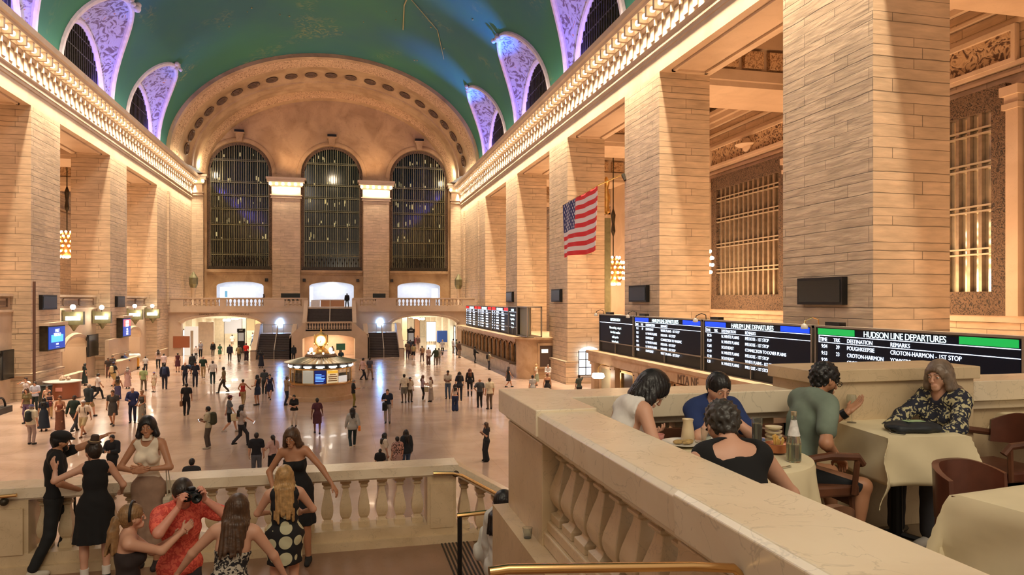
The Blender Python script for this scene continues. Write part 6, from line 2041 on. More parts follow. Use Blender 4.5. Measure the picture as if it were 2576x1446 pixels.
  ld.build('eyelids', skinmat(skin), o, True, world=False)
  ir.build('irises', mat('iris_dark', (.02, .012, .008), .1), o, True, world=False)
  bw.build('eyebrows', hairmat('dark' if hc not in ('blond', 'dblond') else 'brown'), root, True, world=False)
  if lips:
   for (dz, r_) in ((-.0595, .0027), (-.0650, .0033)):
    pts = [tuple(HC + hf * (.0915 - .014 * abs(t) ** 2) * k + hs * t * .019 * k + hu * (dz + .001 * (1 - abs(t))) * k) for t in (-1, -.5, 0, .5, 1)]
    lp.tube(pts, r_ * k, 6, [.35, .9, 1, .9, .35])
   lp.build('lips', mat('lips', lips, .35), root, True, world=False)
  if specs:
   sp = MB()
   for sg in (-1, 1):
    c = HC + hf * .104 * k + hs * sg * .033 * k + hu * .002 * k
    ring = [tuple(c + hs * math.cos(t) * .024 * k + hu * math.sin(t) * .019 * k) for t in [2 * PI * q / 16 for q in range(17)]]
    sp.tube(ring, .0022 * k, 5)
    sp.tube([tuple(c + hs * sg * .024 * k), tuple(HC + hs * sg * .082 * k + hf * .0 * k + hu * .006 * k)], .0022 * k, 5)
   sp.tube([tuple(HC + hf * .107 * k - hs * .009 * k), tuple(HC + hf * .107 * k + hs * .009 * k)], .0022 * k, 5)
   sp.build('glasses', BLACK, root, True, world=False)
 if beard:
  F_ = Field(HC - .16 * k, HC + .1 * k, .006 if near else res * .6)
  F_.cap(HC - hu * .045 * k + hf * .035 * k, HC - hu * .088 * k + hf * .055 * k, .056 * k, .036 * k, .02)
  F_.ell(HC + hf * .10 * k - hu * .035 * k, (.045 * k, .05 * k, .03 * k), [hs, hf, hu], .01, 'cut')
  F_.clip(HC - hu * .035 * k, hu)
  v, q = F_.surf()
  if len(v): np_mesh('beard', [(v, q)], hairmat(beard), root)
 if watch:
  i = 1
  S, E_, W_ = ARM[i]
  d = nrm(W_ - E_)
  MB().tube([tuple(W_ - d * .045), tuple(W_ - d * .015)], .031 * k, 14).build('wristband', BLACK, root, True, world=False)
 root['_'] = 0
 del root['_']
 M = Matrix.Translation((x, y, z)) @ Matrix.Rotation(math.radians(head), 4, 'Z')
 info = dict(root=root, M=M, W=[M @ Vector([float(c) for c in ARM[i][2]]) for i in (0, 1)], D=[(M.to_3x3() @ Vector([float(c) for c in nrm(ARM[i][2] - ARM[i][1])])) for i in (0, 1)], HC=M @ Vector([float(c) for c in HC]), k=k,
    back=M @ Vector([float(c) for c in (P + u * .33 * k - fw2 * .13 * k)]), u=u, hip=M @ Vector([float(c) for c in P]), sh=[M @ Vector([float(c) for c in SH[i]]) for i in (0, 1)])
 return info
# == WEST BALCONY: landing, stairs, restaurant
CARPET = marble('landing_block', (.42, .28, .18), (.34, .22, .13), rough=.5, scale=1, vein=.2)
YR = 9.92                     # line of the landing balustrade
struct('floor.010', MB().box(-4.6, 4.55, 3.0, 1.30, 10.2, ZL), LANDF, 'brown stone floor of the stair landing')
struct('wall_front.001', MB().box(-4.6, 4.6, 0, 1.30, 10.15, 3.0), PLAIN, 'stone base of the stair landing')
ts = MB()
for k in range(8):
 ts.box(1.33 + k * .05, 5.0, ZL, 1.352 + k * .05, 9.66, ZL + .006)
struct('trim_90', ts, BLACK, 'black grooved strips at the top of the right flight').location = (-.01, 0, 0)
MB().box(1.30, 4.9, 3.0, 1.76, 9.7, ZL).build('tread', LANDF, bpy.data.objects['trim_90'])
for nm, s, x0 in (('stairs.010', 1, 1.76), ('stairs.011', -1, -4.6)):
 m = MB()
 for k in range(19):
  z = ZL - (k + 1) * ZL / 20
  m.box(x0 + s * k * .31, 4.95, 0, x0 + s * (k + 1) * .31, 9.7, z)
 struct(nm, m, LANDF, 'flight of stone steps down to the hall on the %s' % ('right' if s > 0 else 'left'))
pedA, pedB = onY(1071, 1200, YR)[0], onY(1142, 1200, YR)[0]
lp0, lp1 = -4.6, onY(88, 1300, YR)[0]
balustrade_x('trim_91', -4.6, pedB, YR, ZL + .10, 4.25, .40, [(lp0, lp1), (pedA, pedB)], [20], BOTTI, BOTTI_TOP, 'stone balustrade at the edge of the stair landing', bw=.155)
bb = bpy.data.objects['trim_91']
MB().box(-4.6, YR - .26, ZL, pedB + .3, YR + .2, ZL + .11).build('base_course', BOTTI, bb)
MB().box(lp0, YR - .22, ZL + .25, lp1 - .05, YR - .19, 4.0).box(pedA + .04, YR - .21, ZL + .2, pedB - .04, YR - .19, 4.0).build('die_panels', BOTTI, bb)
sl = empty('trim_92', (pedB, YR, 3.2), kind='structure', label='sloping stone balustrade beside the right flight')
SLP = -.58
x1s = pedB + 3.6
def zsl(x, z): return z + (x - pedB) * SLP
MB().prism([(pedB, 4.09), (pedB, 4.25), (x1s, zsl(x1s, 4.25)), (x1s, zsl(x1s, 4.09))], 'y', YR - .21, YR + .21).build('coping', BOTTI_TOP, sl)
MB().prism([(pedB, 3.25), (pedB, 3.42), (x1s, zsl(x1s, 3.42)), (x1s, 0), (pedB, 0)], 'y', YR - .2, YR + .2).build('plinth', BOTTI, sl)
fb_ = None
for q in range(15):
 x = pedB + .14 + q * .235
 if fb_ is None: fb_ = baluster_mesh(.68, .155).build('baluster', BOTTI, sl); o = fb_
 else: o = dup(fb_, sl)
 o.matrix_parent_inverse = Matrix.Identity(4)
 o.location = (x - pedB, 0, zsl(x, 3.40) - 3.2)
hr = MB()
a = onY(1090, 1190, YR - .3); b = onY(1140, 1190, YR - .3)
hr.tube([a, b, (b[0] + .12, b[1], b[2] - .04), (b[0] + 1.0, b[1], b[2] - .04 - .88 * .58), (b[0] + 2.8, b[1], b[2] - .04 - 2.68 * .58)], .022, 8)
hro = hr.build('brass_handrail', BRASS, None, True); tag(hro, 'brass handrail following the sloping balustrade beyond the landing', 'handrail')
MB().tube([(b[0] + .05, YR - .2, b[2] - .03), (b[0] + .05, YR - .3, b[2] - .03)], .018, 6).sphere((b[0] + .05, YR - .2, b[2] - .03), .05, 10, 6).build('bracket', BRONZE, hro, True)
o = MB().tube([onY(-30, 1252, YR - .3), onY(42, 1245, YR - .3)], .022, 8).build('brass_handrail', BRASS, None, True)
tag(o, 'short end of a brass handrail at the left edge of the landing', 'handrail')
_b = onY(10, 1262, YR - .26)
MB().sphere(_b, .05, 10, 6).tube([_b, (_b[0], _b[1] - .04, _b[2] + .08)], .016, 6).build('bracket', BRONZE, o, True)
px_, py_ = 1.26, 7.7
po = empty('stair_rail', (px_, py_, ZL), label='black post with a brass top rail at the head of the right flight', cat='handrail')
MB().tube([(px_, py_, ZL), (px_, py_, 4.15)], .026, 8).tube([(px_ + 2.4, py_, 2.0), (px_ + 2.4, py_, 2.9)], .026, 8).build('post', BLACK, po, True)
MB().tube([(px_ - .03, py_, 4.16), (px_ + .42, py_, 4.18), (px_ + .55, py_, 4.13), (px_ + 2.5, py_, 4.13 - 1.95 * .56)], .026, 8).build('rail', BRASS, po, True)
q = atd(188, 1300, 9.35)
so = empty('stand', (q[0], q[1], ZL), label='thin black tripod stand behind the dancing couple', cat='stand')
MB().tube([(q[0], q[1], ZL + .22), (q[0], q[1], ZL + .85)], .016, 8).box(q[0] - .12, q[1] - .09, ZL + .85, q[0] + .12, q[1] + .09, ZL + .97).build('column', BLACK, so)
for k in range(3):
 a = k * 2.094 + .5
 MB().tube([(q[0], q[1], ZL + .25), (q[0] + .12 * math.cos(a), q[1] + .12 * math.sin(a), ZL + .1), (q[0] + .3 * math.cos(a), q[1] + .3 * math.sin(a), ZL + .015)], .011, 6).build('foot', BLACK, so)
RF = marble('restaurant_floor', (.36, .27, .17), (.27, .19, .12), rough=.35, scale=1.5, vein=.3, tile=(1.0, 1.0, .01))
struct('floor.011', MB().box(1.1, -8, 4.6, 17.1, 4.75, ZB), RF, 'tan stone floor of the restaurant terrace')
struct('floor.012', MB().box(-20, -8, 4.6, 1.1, 1.15, ZB), RF, 'balcony floor at the top of the stairs')
m = MB()
for k in range(10): m.box(-3.6, 1.15 + k * .34, 3.0, 1.0, 1.15 + (k + 1) * .34, ZB - (k + 1) * .17 + .0)
struct('stairs.012', m, LANDF, 'upper flight from the balcony to the landing')
struct('wall_side.001', MB().box(1.0, -1, 3.0, 1.13, 4.74, 5.12).box(1.3, 4.5, 0, 17.1, 4.74, 4.6), BOTTI, 'stone side wall under the restaurant balustrade')
struct('wall_side.002', MB().box(-3.75, -1, 3.0, -3.6, 4.70, 5.12), BOTTI, 'stone side wall left of the upper stairs')
nb_ = empty('trim_95', (1.2, 3.0, 5.12), kind='structure', label='near stone balustrade between the stairs and the restaurant')
MB().box(1.11, 2.2, 5.12, 1.34, 3.90, 5.20).box(1.13, 2.2, 5.20, 1.32, 3.90, 5.26).build('plinth', BOTTI, nb_, bevel=.008)
cp = MB()
prof = [(1.06, 5.74), (1.055, 5.86), (1.075, 5.88), (1.385, 5.88), (1.40, 5.86), (1.395, 5.74), (1.37, 5.725), (1.36, 5.70), (1.34, 5.685), (1.12, 5.685), (1.10, 5.70), (1.09, 5.725)]
cp.prism([(x, z) for x, z in prof], 'y', 2.13, 4.75)
co = cp.build('coping', BOTTI_TOP, nb_, bevel=.004)
cp2 = MB()
prof2 = [(1.045, 5.745), (1.04, 5.875), (1.06, 5.892), (1.40, 5.892), (1.415, 5.875), (1.41, 5.745), (1.38, 5.73), (1.37, 5.70), (1.34, 5.685), (1.12, 5.685), (1.10, 5.70), (1.08, 5.73)]
cp2.prism(prof2, 'y', -1.0, 2.12)
cp2.build('near_coping', BOTTI_TOP, nb_, bevel=.004)
pd = MB().box(1.10, 3.87, ZB + .001, 1.36, 4.70, 5.69)
pd.box(1.105, -1, ZB + .001, 1.35, 2.22, 5.69)
pd.build('pedestals', BOTTI, nb_, bevel=.006)
bl = None
for q in range(8):
 y = 2.34 + q * .207
 if bl is None:
  bl = baluster_mesh(.43, .165).build('baluster', BOTTI, nb_, bevel=.004); o = bl
 else:
  o = dup(bl, nb_)
 o.matrix_parent_inverse = Matrix.Identity(4)
 o.location = (1.228 - 1.2, y - 3.0, 5.26 - 5.12)
MB().box(1.045, 3.80, 5.745, 1.40, 4.76, 5.895).build('corner_cap', BOTTI_TOP, nb_, bevel=.006)
o = MB().lathe([(.022, 0), (.03, .06), (.028, .06), (.02, .004), (.001, .004)], (0, 0, 0), 14).build('plastic_cup', GLASS, None, True)
o.location = (1.055, 4.02, 5.12); o.rotation_euler = (0, 0, 0)
tag(o, 'small clear cup left on the stone ledge by the corner post', 'cup')
fpp = empty('trim_96', (3, 4.55, ZB), kind='structure', label='front stone parapet of the restaurant terrace')
MB().box(1.40, 4.36, 5.73, 3.05, 4.75, 5.88).box(4.56, 4.36, 5.75, 17.0, 4.75, 5.90).box(1.36, 4.42, 5.68, 17, 4.70, 5.74).build('coping', BOTTI_TOP, fpp, bevel=.006)
MB().box(1.36, 4.46, ZB, 17, 4.68, 5.10).box(4.56, 4.46, ZB, 17, 4.68, 5.70).build('plinth', BOTTI, fpp)
MB().box(3.16, 4.30, ZB, 4.50, 4.78, 5.93).box(3.13, 4.27, 5.93, 4.53, 4.80, 6.02).build('pedestal_block', BOTTI, fpp, bevel=.006)
fb_ = None
for q in range(8):
 if fb_ is None: fb_ = baluster_mesh(.58, .17).build('baluster', BOTTI, fpp); o = fb_
 else: o = dup(fb_, fpp)
 o.matrix_parent_inverse = Matrix.Identity(4)
 o.location = (1.5 + q * .2 - 3, 4.57 - 4.55, .2)
bo = empty('bench', (2.2, 4.3, ZB), label='dark slatted wooden bench back along the restaurant parapet', cat='bench')
MB().box(1.42, 4.30, ZB + .42, 3.0, 4.335, ZB + .62).box(1.42, 4.30, ZB + .65, 3.0, 4.335, ZB + .76).build('backrest', WOOD, bo)
MB().box(1.42, 4.16, ZB + .38, 1.75, 4.34, ZB + .43).box(2.75, 4.16, ZB + .38, 3.0, 4.34, ZB + .43).build('seat', WOOD, bo)
for x in (1.45, 2.2, 2.95):
 MB().box(x - .02, 4.30, ZB, x + .02, 4.34, ZB + .76).build('leg', WOOD, bo)
def square_cloth(name, cx, cy, w, d, rz, over, lab, table=True, tlab=None):
 hw, hd = w / 2, d / 2
 n = 46
 V = []
 for j in range(n + 1):
  for i in range(n + 1):
   u = -hw - over + (w + 2 * over) * i / n
   v = -hd - over + (d + 2 * over) * j / n
   ex = max(0, abs(u) - hw); ey = max(0, abs(v) - hd)
   px = math.copysign(min(abs(u), hw), u); py = math.copysign(min(abs(v), hd), v)
   drop = max(ex, ey) + .35 * min(ex, ey)
   drop = math.hypot(ex, ey) if min(ex, ey) > 0 else drop
   wob = .012 * math.sin(u * 17 + v * 13) * min(1, drop * 6)
   out = .012 + min(ex, ey) * .28 + .02 * drop / (over + 1e-3)
   sx, sy = (math.copysign(1, u) if ex > 0 else 0), (math.copysign(1, v) if ey > 0 else 0)
   V.append((px + sx * (out + wob), py + sy * (out - wob), 5.662 - ZB - drop + (0 if drop > 0 else .001 * math.sin(u * 30) * math.sin(v * 25))))
 mb = MB(); mb.add(V, [(j * (n + 1) + i, j * (n + 1) + i + 1, (j + 1) * (n + 1) + i + 1, (j + 1) * (n + 1) + i) for j in range(n) for i in range(n)])
 o = mb.build(name, CLOTH, None, True)
 o.location = (cx, cy, ZB); o.rotation_euler = (0, 0, math.radians(rz))
 sm = o.modifiers.new('thickness', 'SOLIDIFY'); sm.thickness = .004
 tag(o, lab, 'tablecloth')
 t = empty('dining_table', (cx, cy, ZB), math.radians(rz), label=tlab, cat='table')
 MB().box(-hw, -hd, .72, hw, hd, .752).build('tabletop', WOOD, t, world=False)
 MB().lathe([(.04, .03), (.035, .72)], (0, 0, 0), 12).build('column', BLACK, t, world=False)
 f = MB()
 for a in range(4): f.tube([(0, 0, .06), (.3 * math.cos(a * PI / 2 + .78), .3 * math.sin(a * PI / 2 + .78), .02)], .02, 6)
 f.build('base', BLACK, t, world=False)
 return o
T1 = (3.58, 4.02)
square_cloth('tablecloth', T1[0], T1[1], .52, .64, -8, .30, 'cream cloth with a hanging corner on the square table between the talking man and woman', tlab='square table between the talking man and woman')
square_cloth('tablecloth', 3.06, 2.24, .86, .80, 8, .46, 'cream cloth on the empty table at the lower right corner', tlab='square table at the lower right corner, under a cream cloth')
square_cloth('tablecloth', 5.18, 4.02, .8, .62, -6, .12, 'pale cloth on the far table at the right edge', tlab='far table at the right edge under a pale cloth')
RTX, RTY = 2.05, 3.5
m = MB()
prof = [(.001, 0), (.30, 0), (.415, 0), (.428, -.006), (.435, -.03)]
V = []
seg = 96
zs = [0, 0, 0, -.006, -.03, -.12, -.25, -.40, -.55, -.64]
rs = [.001, .30, .415, .426, .433, .44, .452, .468, .485, .495]
for r, z in zip(rs, zs):
 for q in range(seg):
  a = 2 * PI * q / seg
  w = max(0, -z - .03) * .07
  rr = r + w * math.sin(a * 14) + w * .5 * math.sin(a * 23 + 1)
  V.append((rr * math.cos(a), rr * math.sin(a), .762 + z))
m.add(V, [(i * seg + q, i * seg + (q + 1) % seg, (i + 1) * seg + (q + 1) % seg, (i + 1) * seg + q) for i in range(len(rs) - 1) for q in range(seg)])
o = m.build('tablecloth', CLOTH, None, True); o.location = (RTX, RTY, ZB)
tag(o, 'cream cloth falling in folds from the round table', 'tablecloth')
t = empty('dining_table', (RTX, RTY, ZB), label='round table where the three people eat', cat='table')
MB().lathe([(.001, .72), (.41, .72), (.41, .755), (.001, .755)], (0, 0, 0), 40).build('tabletop', WOOD, t, world=False)
MB().lathe([(.22, 0), (.22, .02), (.04, .05), (.035, .72)], (0, 0, 0), 16).build('column', BLACK, t, world=False)
def armchair(name, x, y, rz, lab, m=LEATHER, frame=WOOD, wood=False):
 """faces +y in its own frame"""
 e = empty(name, (x, y, ZB), math.radians(rz), label=lab, cat='chair')
 MB().box(-.23, -.20, .40, .23, .24, .47).build('seat', m, e, world=False, bevel=.015)
 bk = MB()
 K = 14
 inner, outer = [], []
 for q in range(K + 1):
  a = PI + PI * q / K
  if wood: a = PI * 1.15 + PI * .7 * q / K
  inner.append((.235 * math.cos(a), -.06 + .20 * math.sin(a)))
  outer.append((.27 * math.cos(a), -.06 + .235 * math.sin(a)))
 V = []
 for (x_, y_), (xo, yo), q in zip(inner, outer, range(K + 1)):
  t = abs(q / K - .5) * 2
  zt = .80 - .12 * max(0, t - .35) ** 1.3
  zb = .46 if not wood else .58
  V += [(x_, y_, zb), (xo, yo, zb), (xo, yo - .015, zt), (x_, y_ - .01, zt)]
 for q in range(K):
  a, b = q * 4, (q + 1) * 4
  bk.add([], []);
  for (i, j) in ((0, 1), (1, 2), (2, 3), (3, 0)):
   bk.f.append([a + i, b + i, b + j, a + j]); bk.mi.append(0)
 bk.v = V
 bk.f += [[0, 1, 2, 3], [K * 4, K * 4 + 1, K * 4 + 2, K * 4 + 3]]; bk.mi += [0, 0]
 bk.build('backrest', m, e, True, world=False)
 if wood:
  for sg in (-1, 1):
   MB().tube([(sg * .25, -.18, .64), (sg * .27, .0, .665), (sg * .26, .20, .65), (sg * .25, .24, .60)], .024, 8).tube([(sg * .25, .18, .42), (sg * .26, .2, .64)], .018, 6).build('armrest', frame, e, True, world=False)
 for (sx, sy) in ((-.2, -.18), (.2, -.18), (-.2, .2), (.2, .2)):
  MB().tube([(sx, sy, .42), (sx * 1.08, sy * 1.12, 0)], .02, 6, [1, .65]).build('leg', frame, e, True, world=False)
 MB().box(-.2, -.17, .34, .2, -.15, .40).box(-.2, .19, .34, .2, .21, .40).build('seat_rail', frame, e, world=False)
 return e
armchair('dining_chair', 3.42, 3.16, 190, 'brown leather chair with a wrap-round back beside the lower right table').scale = (.9, .9, .86)
armchair('dining_chair', 2.86, 4.0, -92, 'wooden armchair under the man in the green t-shirt', m=WOOD, wood=True)
armchair('dining_chair', 4.42, 4.02, 90, 'dark chair under the woman in the patterned blouse', m=LEATHER, wood=True)
armchair('dining_chair', 4.75, 3.45, 12, 'brown leather chair at the right edge in front of the far table')
armchair('dining_chair', 1.80, 2.70, 0, 'chair under the grey haired woman in black', m=WOOD, wood=True)
armchair('dining_chair', 1.52, 3.95, -80, 'chair under the woman in the white sleeveless top', m=WOOD, wood=True)
TZ = ZB + .764
def put(name, mb, m, x, y, lab, cat, smooth=True, rz=0, z=TZ, group=None):
 o = mb.build(name, m, None, smooth); o.location = (x, y, z); o.rotation_euler = (0, 0, rz)
 return tag(o, lab, cat, group)
plate = [(.001, .004), (.07, .004), (.085, .012), (.125, .018), (.125, .022), (.085, .017), (.07, .009), (.001, .009)]
bp_ = put('plate', MB().lathe(plate, (0, 0, 0), 32), PORC, 1.92, 3.78, 'white plate with leftovers on the left of the round table', 'plate')
fd = put('food', MB(), PORC, 0, 0, 'x', 'food') if False else None
fm_ = MB()
for q in range(9): fm_.sphere((random.uniform(-.05, .05), random.uniform(-.05, .05), .022), random.uniform(.012, .022), 7, 5, (1.4, 1, .7))
put('food', fm_, mat('leftover_food', (.45, .30, .12), .5, var=.4, vscale=30), 1.92, 3.78, 'scraps of food on the left plate of the round table', 'food')
put('plate', MB().lathe(plate, (0, 0, 0), 32), PORC, 2.12, 3.76, 'second white plate in front of the child', 'plate')
glassprof = [(.026, 0), (.030, .11), (.028, .11), (.024, .006), (.001, .006)]
for i, (gx, gy, lab) in enumerate(((2.02, 3.70, 'short water glass beside the plates on the round table'), (2.16, 3.66, 'second short glass left of the grey haired woman\'s head'), (2.32, 3.66, 'tall glass at the back right of the round table'))):
 sc_ = 1.0 if i < 2 else 1.5
 put('drinking_glass', MB().lathe([(r, z * sc_) for r, z in glassprof], (0, 0, 0), 18), GLASS, gx, gy, lab, 'glass')
 if i == 2:
  put('ice_drink', MB().lathe([(.0235, .008), (.026, .13), (.001, .13)], (0, 0, 0), 14), mat('lemonade', (.75, .66, .4), .1, trans=.5), gx, gy, 'pale drink inside the tall glass', 'drink')
bx, by = onZ(1997, 1160, TZ)[:2]
bo = empty('bottle', (bx, by, TZ), label='clear glass water bottle with a white label on the round table', cat='bottle')
MB().lathe([(.034, 0), (.037, .01), (.037, .10), (.032, .13), (.018, .19), (.013, .22), (.013, .25)], (0, 0, 0), 24).build('glass_body', mat('green_tint_glass', (.82, .92, .78), .04, trans=.92), bo, True, world=False)
MB().lathe([(.0315, .134), (.020, .187), (.0145, .215)], (0, 0, 0), 24).build('paper_label', mat('bottle_label', (.72, .70, .68), .6, var=.2, vscale=40), bo, True, world=False)
MB().lathe([(.0145, .238), (.015, .24), (.015, .258), (.001, .259)], (0, 0, 0), 16).build('cap', mat('silver_cap', (.7, .66, .5), .3, .9), bo, True, world=False)
MB().lathe([(.001, .004), (.033, .006), (.034, .09), (.001, .09)], (0, 0, 0), 24).build('water', mat('bottle_water', (.80, .78, .45), .05, trans=.7), bo, True, world=False)
fx, fy = onZ(1955, 1140, TZ)[:2]
bk = put('serving_bowl', MB().lathe([(.03, 0), (.05, .01), (.062, .05), (.066, .055), (.062, .058), (.055, .045), (.001, .02)], (0, 0, 0), 24), mat('copper', (.55, .22, .12), .3, .8), fx, fy, 'copper bowl of fries in front of the bottle', 'bowl')
for q in range(16):
 a = random.uniform(0, 6.28); r = random.uniform(0, .035)
 mb = MB().tube([(r * math.cos(a), r * math.sin(a), .035), (r * 1.5 * math.cos(a + .3), r * 1.5 * math.sin(a + .3), random.uniform(.075, .105))], .006, 5)
 put('french_fry', mb, mat('fried_potato', (.80, .50, .14), .5, var=.15, vscale=30), fx, fy, 'golden fries standing in the copper bowl', 'food', group='fries in the copper bowl')
put('plate', MB().lathe([(r * .8, z) for r, z in plate], (0, 0, 0), 28), mat('steel_plate', (.6, .58, .55), .2, .9), onZ(1925, 1120, TZ)[0] - .02, onZ(1925, 1120, TZ)[1] + .06, 'shiny metal plate behind the copper bowl', 'plate')
sx, sy = onZ(1940, 1160, TZ)[:2]
put('salt_shaker', MB().lathe([(.018, 0), (.016, .03), (.018, .045), (.012, .055), (.001, .058)], (0, 0, 0), 14), mat('copper', (0, 0, 0)), sx - .03, sy, 'small rust coloured pot left of the bottle', 'shaker')
qx, qy = onZ(1955, 1180, TZ)[:2]
put('knife', MB().box(-.10, -.008, 0, .02, .008, .004).box(.02, -.006, 0, .10, .006, .006), mat('steel_cutlery', (.65, .63, .6), .2, 1.0), qx, qy, 'steel knife lying at the near edge of the round table', 'cutlery', False, .3)
put('napkin', MB().box(-.07, -.05, 0, .07, .05, .008).box(-.06, -.045, .008, .06, .045, .013), mat('napkin_white', (.75, .72, .66), .8, bump=.3), qx - .10, qy - .0, 'folded napkin under the knife on the round table', 'napkin', False, .4, TZ - .0015)
put('napkin', MB().box(-.11, -.09, 0, .11, .09, .01).box(-.105, -.08, .01, .10, .085, .02), CLOTH, 3.16, 2.36, 'stack of cream napkins on the lower right table', 'napkin', False, .2, TZ - .002)
put('side_plate', MB().lathe([(r * .7, z) for r, z in plate], (0, 0, 0), 24), PORC, 2.86, 2.32, 'small white plate on the lower right table', 'plate')
put('cream_jug', MB().lathe([(.03, 0), (.04, .03), (.035, .08), (.028, .12), (.034, .14), (.028, .135), (.001, .01)], (0, 0, 0), 18), mat('cream_ceramic', (.75, .60, .38), .3), 1.98, 3.84, 'cream coloured jug at the back of the round table', 'jug')
for k in range(5):
 put('dish', MB().lathe([(.02, 0), (.045, .012), (.048, .022), (.044, .02), (.001, .006)], (0, 0, 0), 22), mat('stacked_dish', (.70, .60, .40), .25), 2.40, 3.62, 'small pale dish in the stack right of the grey haired woman', 'dish', z=TZ + k * .024, group='stack of small dishes')
bg = empty('bag', (3.56, 3.86, TZ), math.radians(-8), label='flat dark navy bag lying on the square table', cat='bag')
B_ = Field((-.22, -.17, -.02), (.22, .17, .10), .006)
B_.ell((0, 0, .028), (.175, .115, .036), None, .01).cap(vec(-.13, -.07, .02), vec(.13, -.07, .02), .02, .02, .02).cap(vec(-.12, .07, .02), vec(.12, .07, .02), .02, .02, .02)
B_.ripple(lambda X, Y, Z: .004 * np.sin(X * 40 + Y * 30)); B_.clip((0, 0, .001), vec(0, 0, -1))
np_mesh('bag_body', [B_.surf()], mat('navy_nylon', (.012, .016, .022), .6, bump=.1), bg)
MB().box(-.06, -.045, .064, .06, .02, .067).build('green_print', mat('green_print', (.35, .5, .28), .6), bg, world=False)
MB().tube([(-.17, -.02, .02), (-.2, -.09, .01), (-.14, -.14, .008)], .005, 6).build('strap', BLACK, bg, world=False)
put('wine_glass', MB().lathe([(.03, 0), (.03, .003), (.004, .008), (.004, .08), (.03, .11), (.036, .15), (.028, .19), (.026, .19), (.033, .15), (.026, .112), (.001, .09)], (0, 0, 0), 20), GLASS, 3.40, 4.22, 'empty wine glass on the square table in front of the man', 'glass')
hb = MB().tube([(.352, 1.71, 5.838), (.40, 1.712, 5.84), (.9, 1.72, 5.80), (1.02, 1.72, 5.785), (1.045, 1.72, 5.76), (1.06, 1.72, 5.72)], .0125, 10)
hbo = hb.build('brass_handrail', BRASS, None, True); tag(hbo, 'brass rail crossing the bottom of the picture in front of the balustrade', 'handrail')
MB().tube([(.37, 1.712, 5.83), (.37, 1.712, 5.0), (.37, 1.712, ZB - .34)], .012, 8).build('post', BRONZE, hbo, True)
# == bags for figures
def backpack(info, c, lab, s=1.0):
 M = info['M']; b = info['back']; k = info['k'] * s
 e = empty('backpack', b, math.atan2(M[1][0], M[0][0]), label=lab, cat='backpack')
 F_ = Field((-.25, -.28, -.32), (.25, .15, .32), .02)
 F_.cap(vec(0, -.06, -.12) * k, vec(0, -.05, .12) * k, .13 * k, .12 * k, .02).cap(vec(-.06, -.04, -.15) * k, vec(.06, -.04, -.15) * k, .09 * k, None, .04)
 F_.clip((0, .02, 0), vec(0, 1, 0))
 np_mesh('pack', [F_.surf()], clothmat(c), e)
 for sg in (-1, 1):
  MB().tube([(sg * .09 * k, -.0, .16 * k), (sg * .10 * k, .10 * k, .22 * k), (sg * .11 * k, .25 * k, .12 * k), (sg * .13 * k, .22 * k, -.1 * k), (sg * .12 * k, .0, -.16 * k)], .012, 5).build('strap', clothmat([q * .6 for q in c]), e, world=False)
 return e
def handbag(info, i, c, lab, w=.3, h=.26, d=.12, drop=.22, nm='handbag', mt=None, shoulder=False):
 W = info['W'][i]
 if shoulder:
  W = info['hip'] + (info['sh'][i] - info['sh'][1 - i]).normalized() * .25 + Vector((0, 0, .12))
 e = empty(nm, (W.x, W.y, W.z - drop - h), math.atan2(info['M'][1][0], info['M'][0][0]) + PI / 2, label=lab, cat='bag')
 MB().prism([(-w / 2 * .9, 0), (w / 2 * .9, 0), (w / 2, h * .85), (w / 2 * .85, h), (-w / 2 * .85, h), (-w / 2, h * .85)], 'y', -d / 2, d / 2).build('bag_body', mt or clothmat(c), e, world=False, bevel=.02)
 if shoulder:
  S = info['sh'][i]
  a = Vector((e.location.x, e.location.y, e.location.z + h))
  MB().tube([tuple(a + Vector((.02, 0, 0))), tuple(S + (S - info['hip']).normalized() * .07), tuple(a - Vector((.02, .02, 0)))], .01, 5).build('strap', clothmat([q * .7 for q in c]), e)
 else:
  MB().tube([(-w * .3, 0, h), (-w * .15, 0, h + drop + .02), (w * .15, 0, h + drop + .02), (w * .3, 0, h)], .009, 5).build('handles', clothmat([q * .6 for q in c]), e, world=False)
 return e
def phone(info, i, lab, lit=True):
 W = info['W'][i] + info['D'][i] * .10
 e = MB().box(-.038, -.075, -.005, .038, .075, .005).build('mobile_phone', BLACK, None)
 e.location = W; e.rotation_euler = (math.radians(60), 0, math.atan2(info['M'][1][0], info['M'][0][0]))
 tag(e, lab, 'phone')
 MB().box(-.034, -.07, .005, .034, .07, .0062).build('screen', mat('phone_screen', (.7, .85, 1), .3, emit=2.5) if lit else BLACKGL, e, world=False)
 return e
# == PEOPLE NEAR THE CAMERA
BK = (.006, .006, .007)
DRESS_BLACK = mat('black_jersey', BK, .9, sheen=.0)
def at_depth(px, dep):
 p = atd(px, 723, dep); return p[0], p[1]
x, y = at_depth(136, 8.75)
cap_man = person('man in a black cap and t-shirt dancing with the woman in the short black dress', x, y, ZL, -72, 1.74, 'm', 'tan', ('tee', DRESS_BLACK), ('trousers', (.012, .013, .014)), ('short', 'black'), hat=('flat', (.008, .008, .009)),
  shoes=(.6, .55, .45), hands=((-.05, .62, 1.62), (.20, .26, 1.00)), feet=((-.14, .05, 0), (.16, -.22, 0)), lean=.04, near=True, res=.014, palms=((0, .3, -1), (-.6, 0, .6)), curl=(.35, .9), elbow=((-.2, -.2, -1), (.7, -.5, -.4)), beard='black', hyaw=-.05, hpitch=-.1, lips=(.30, .10, .08))
x, y = at_depth(240, 8.35)
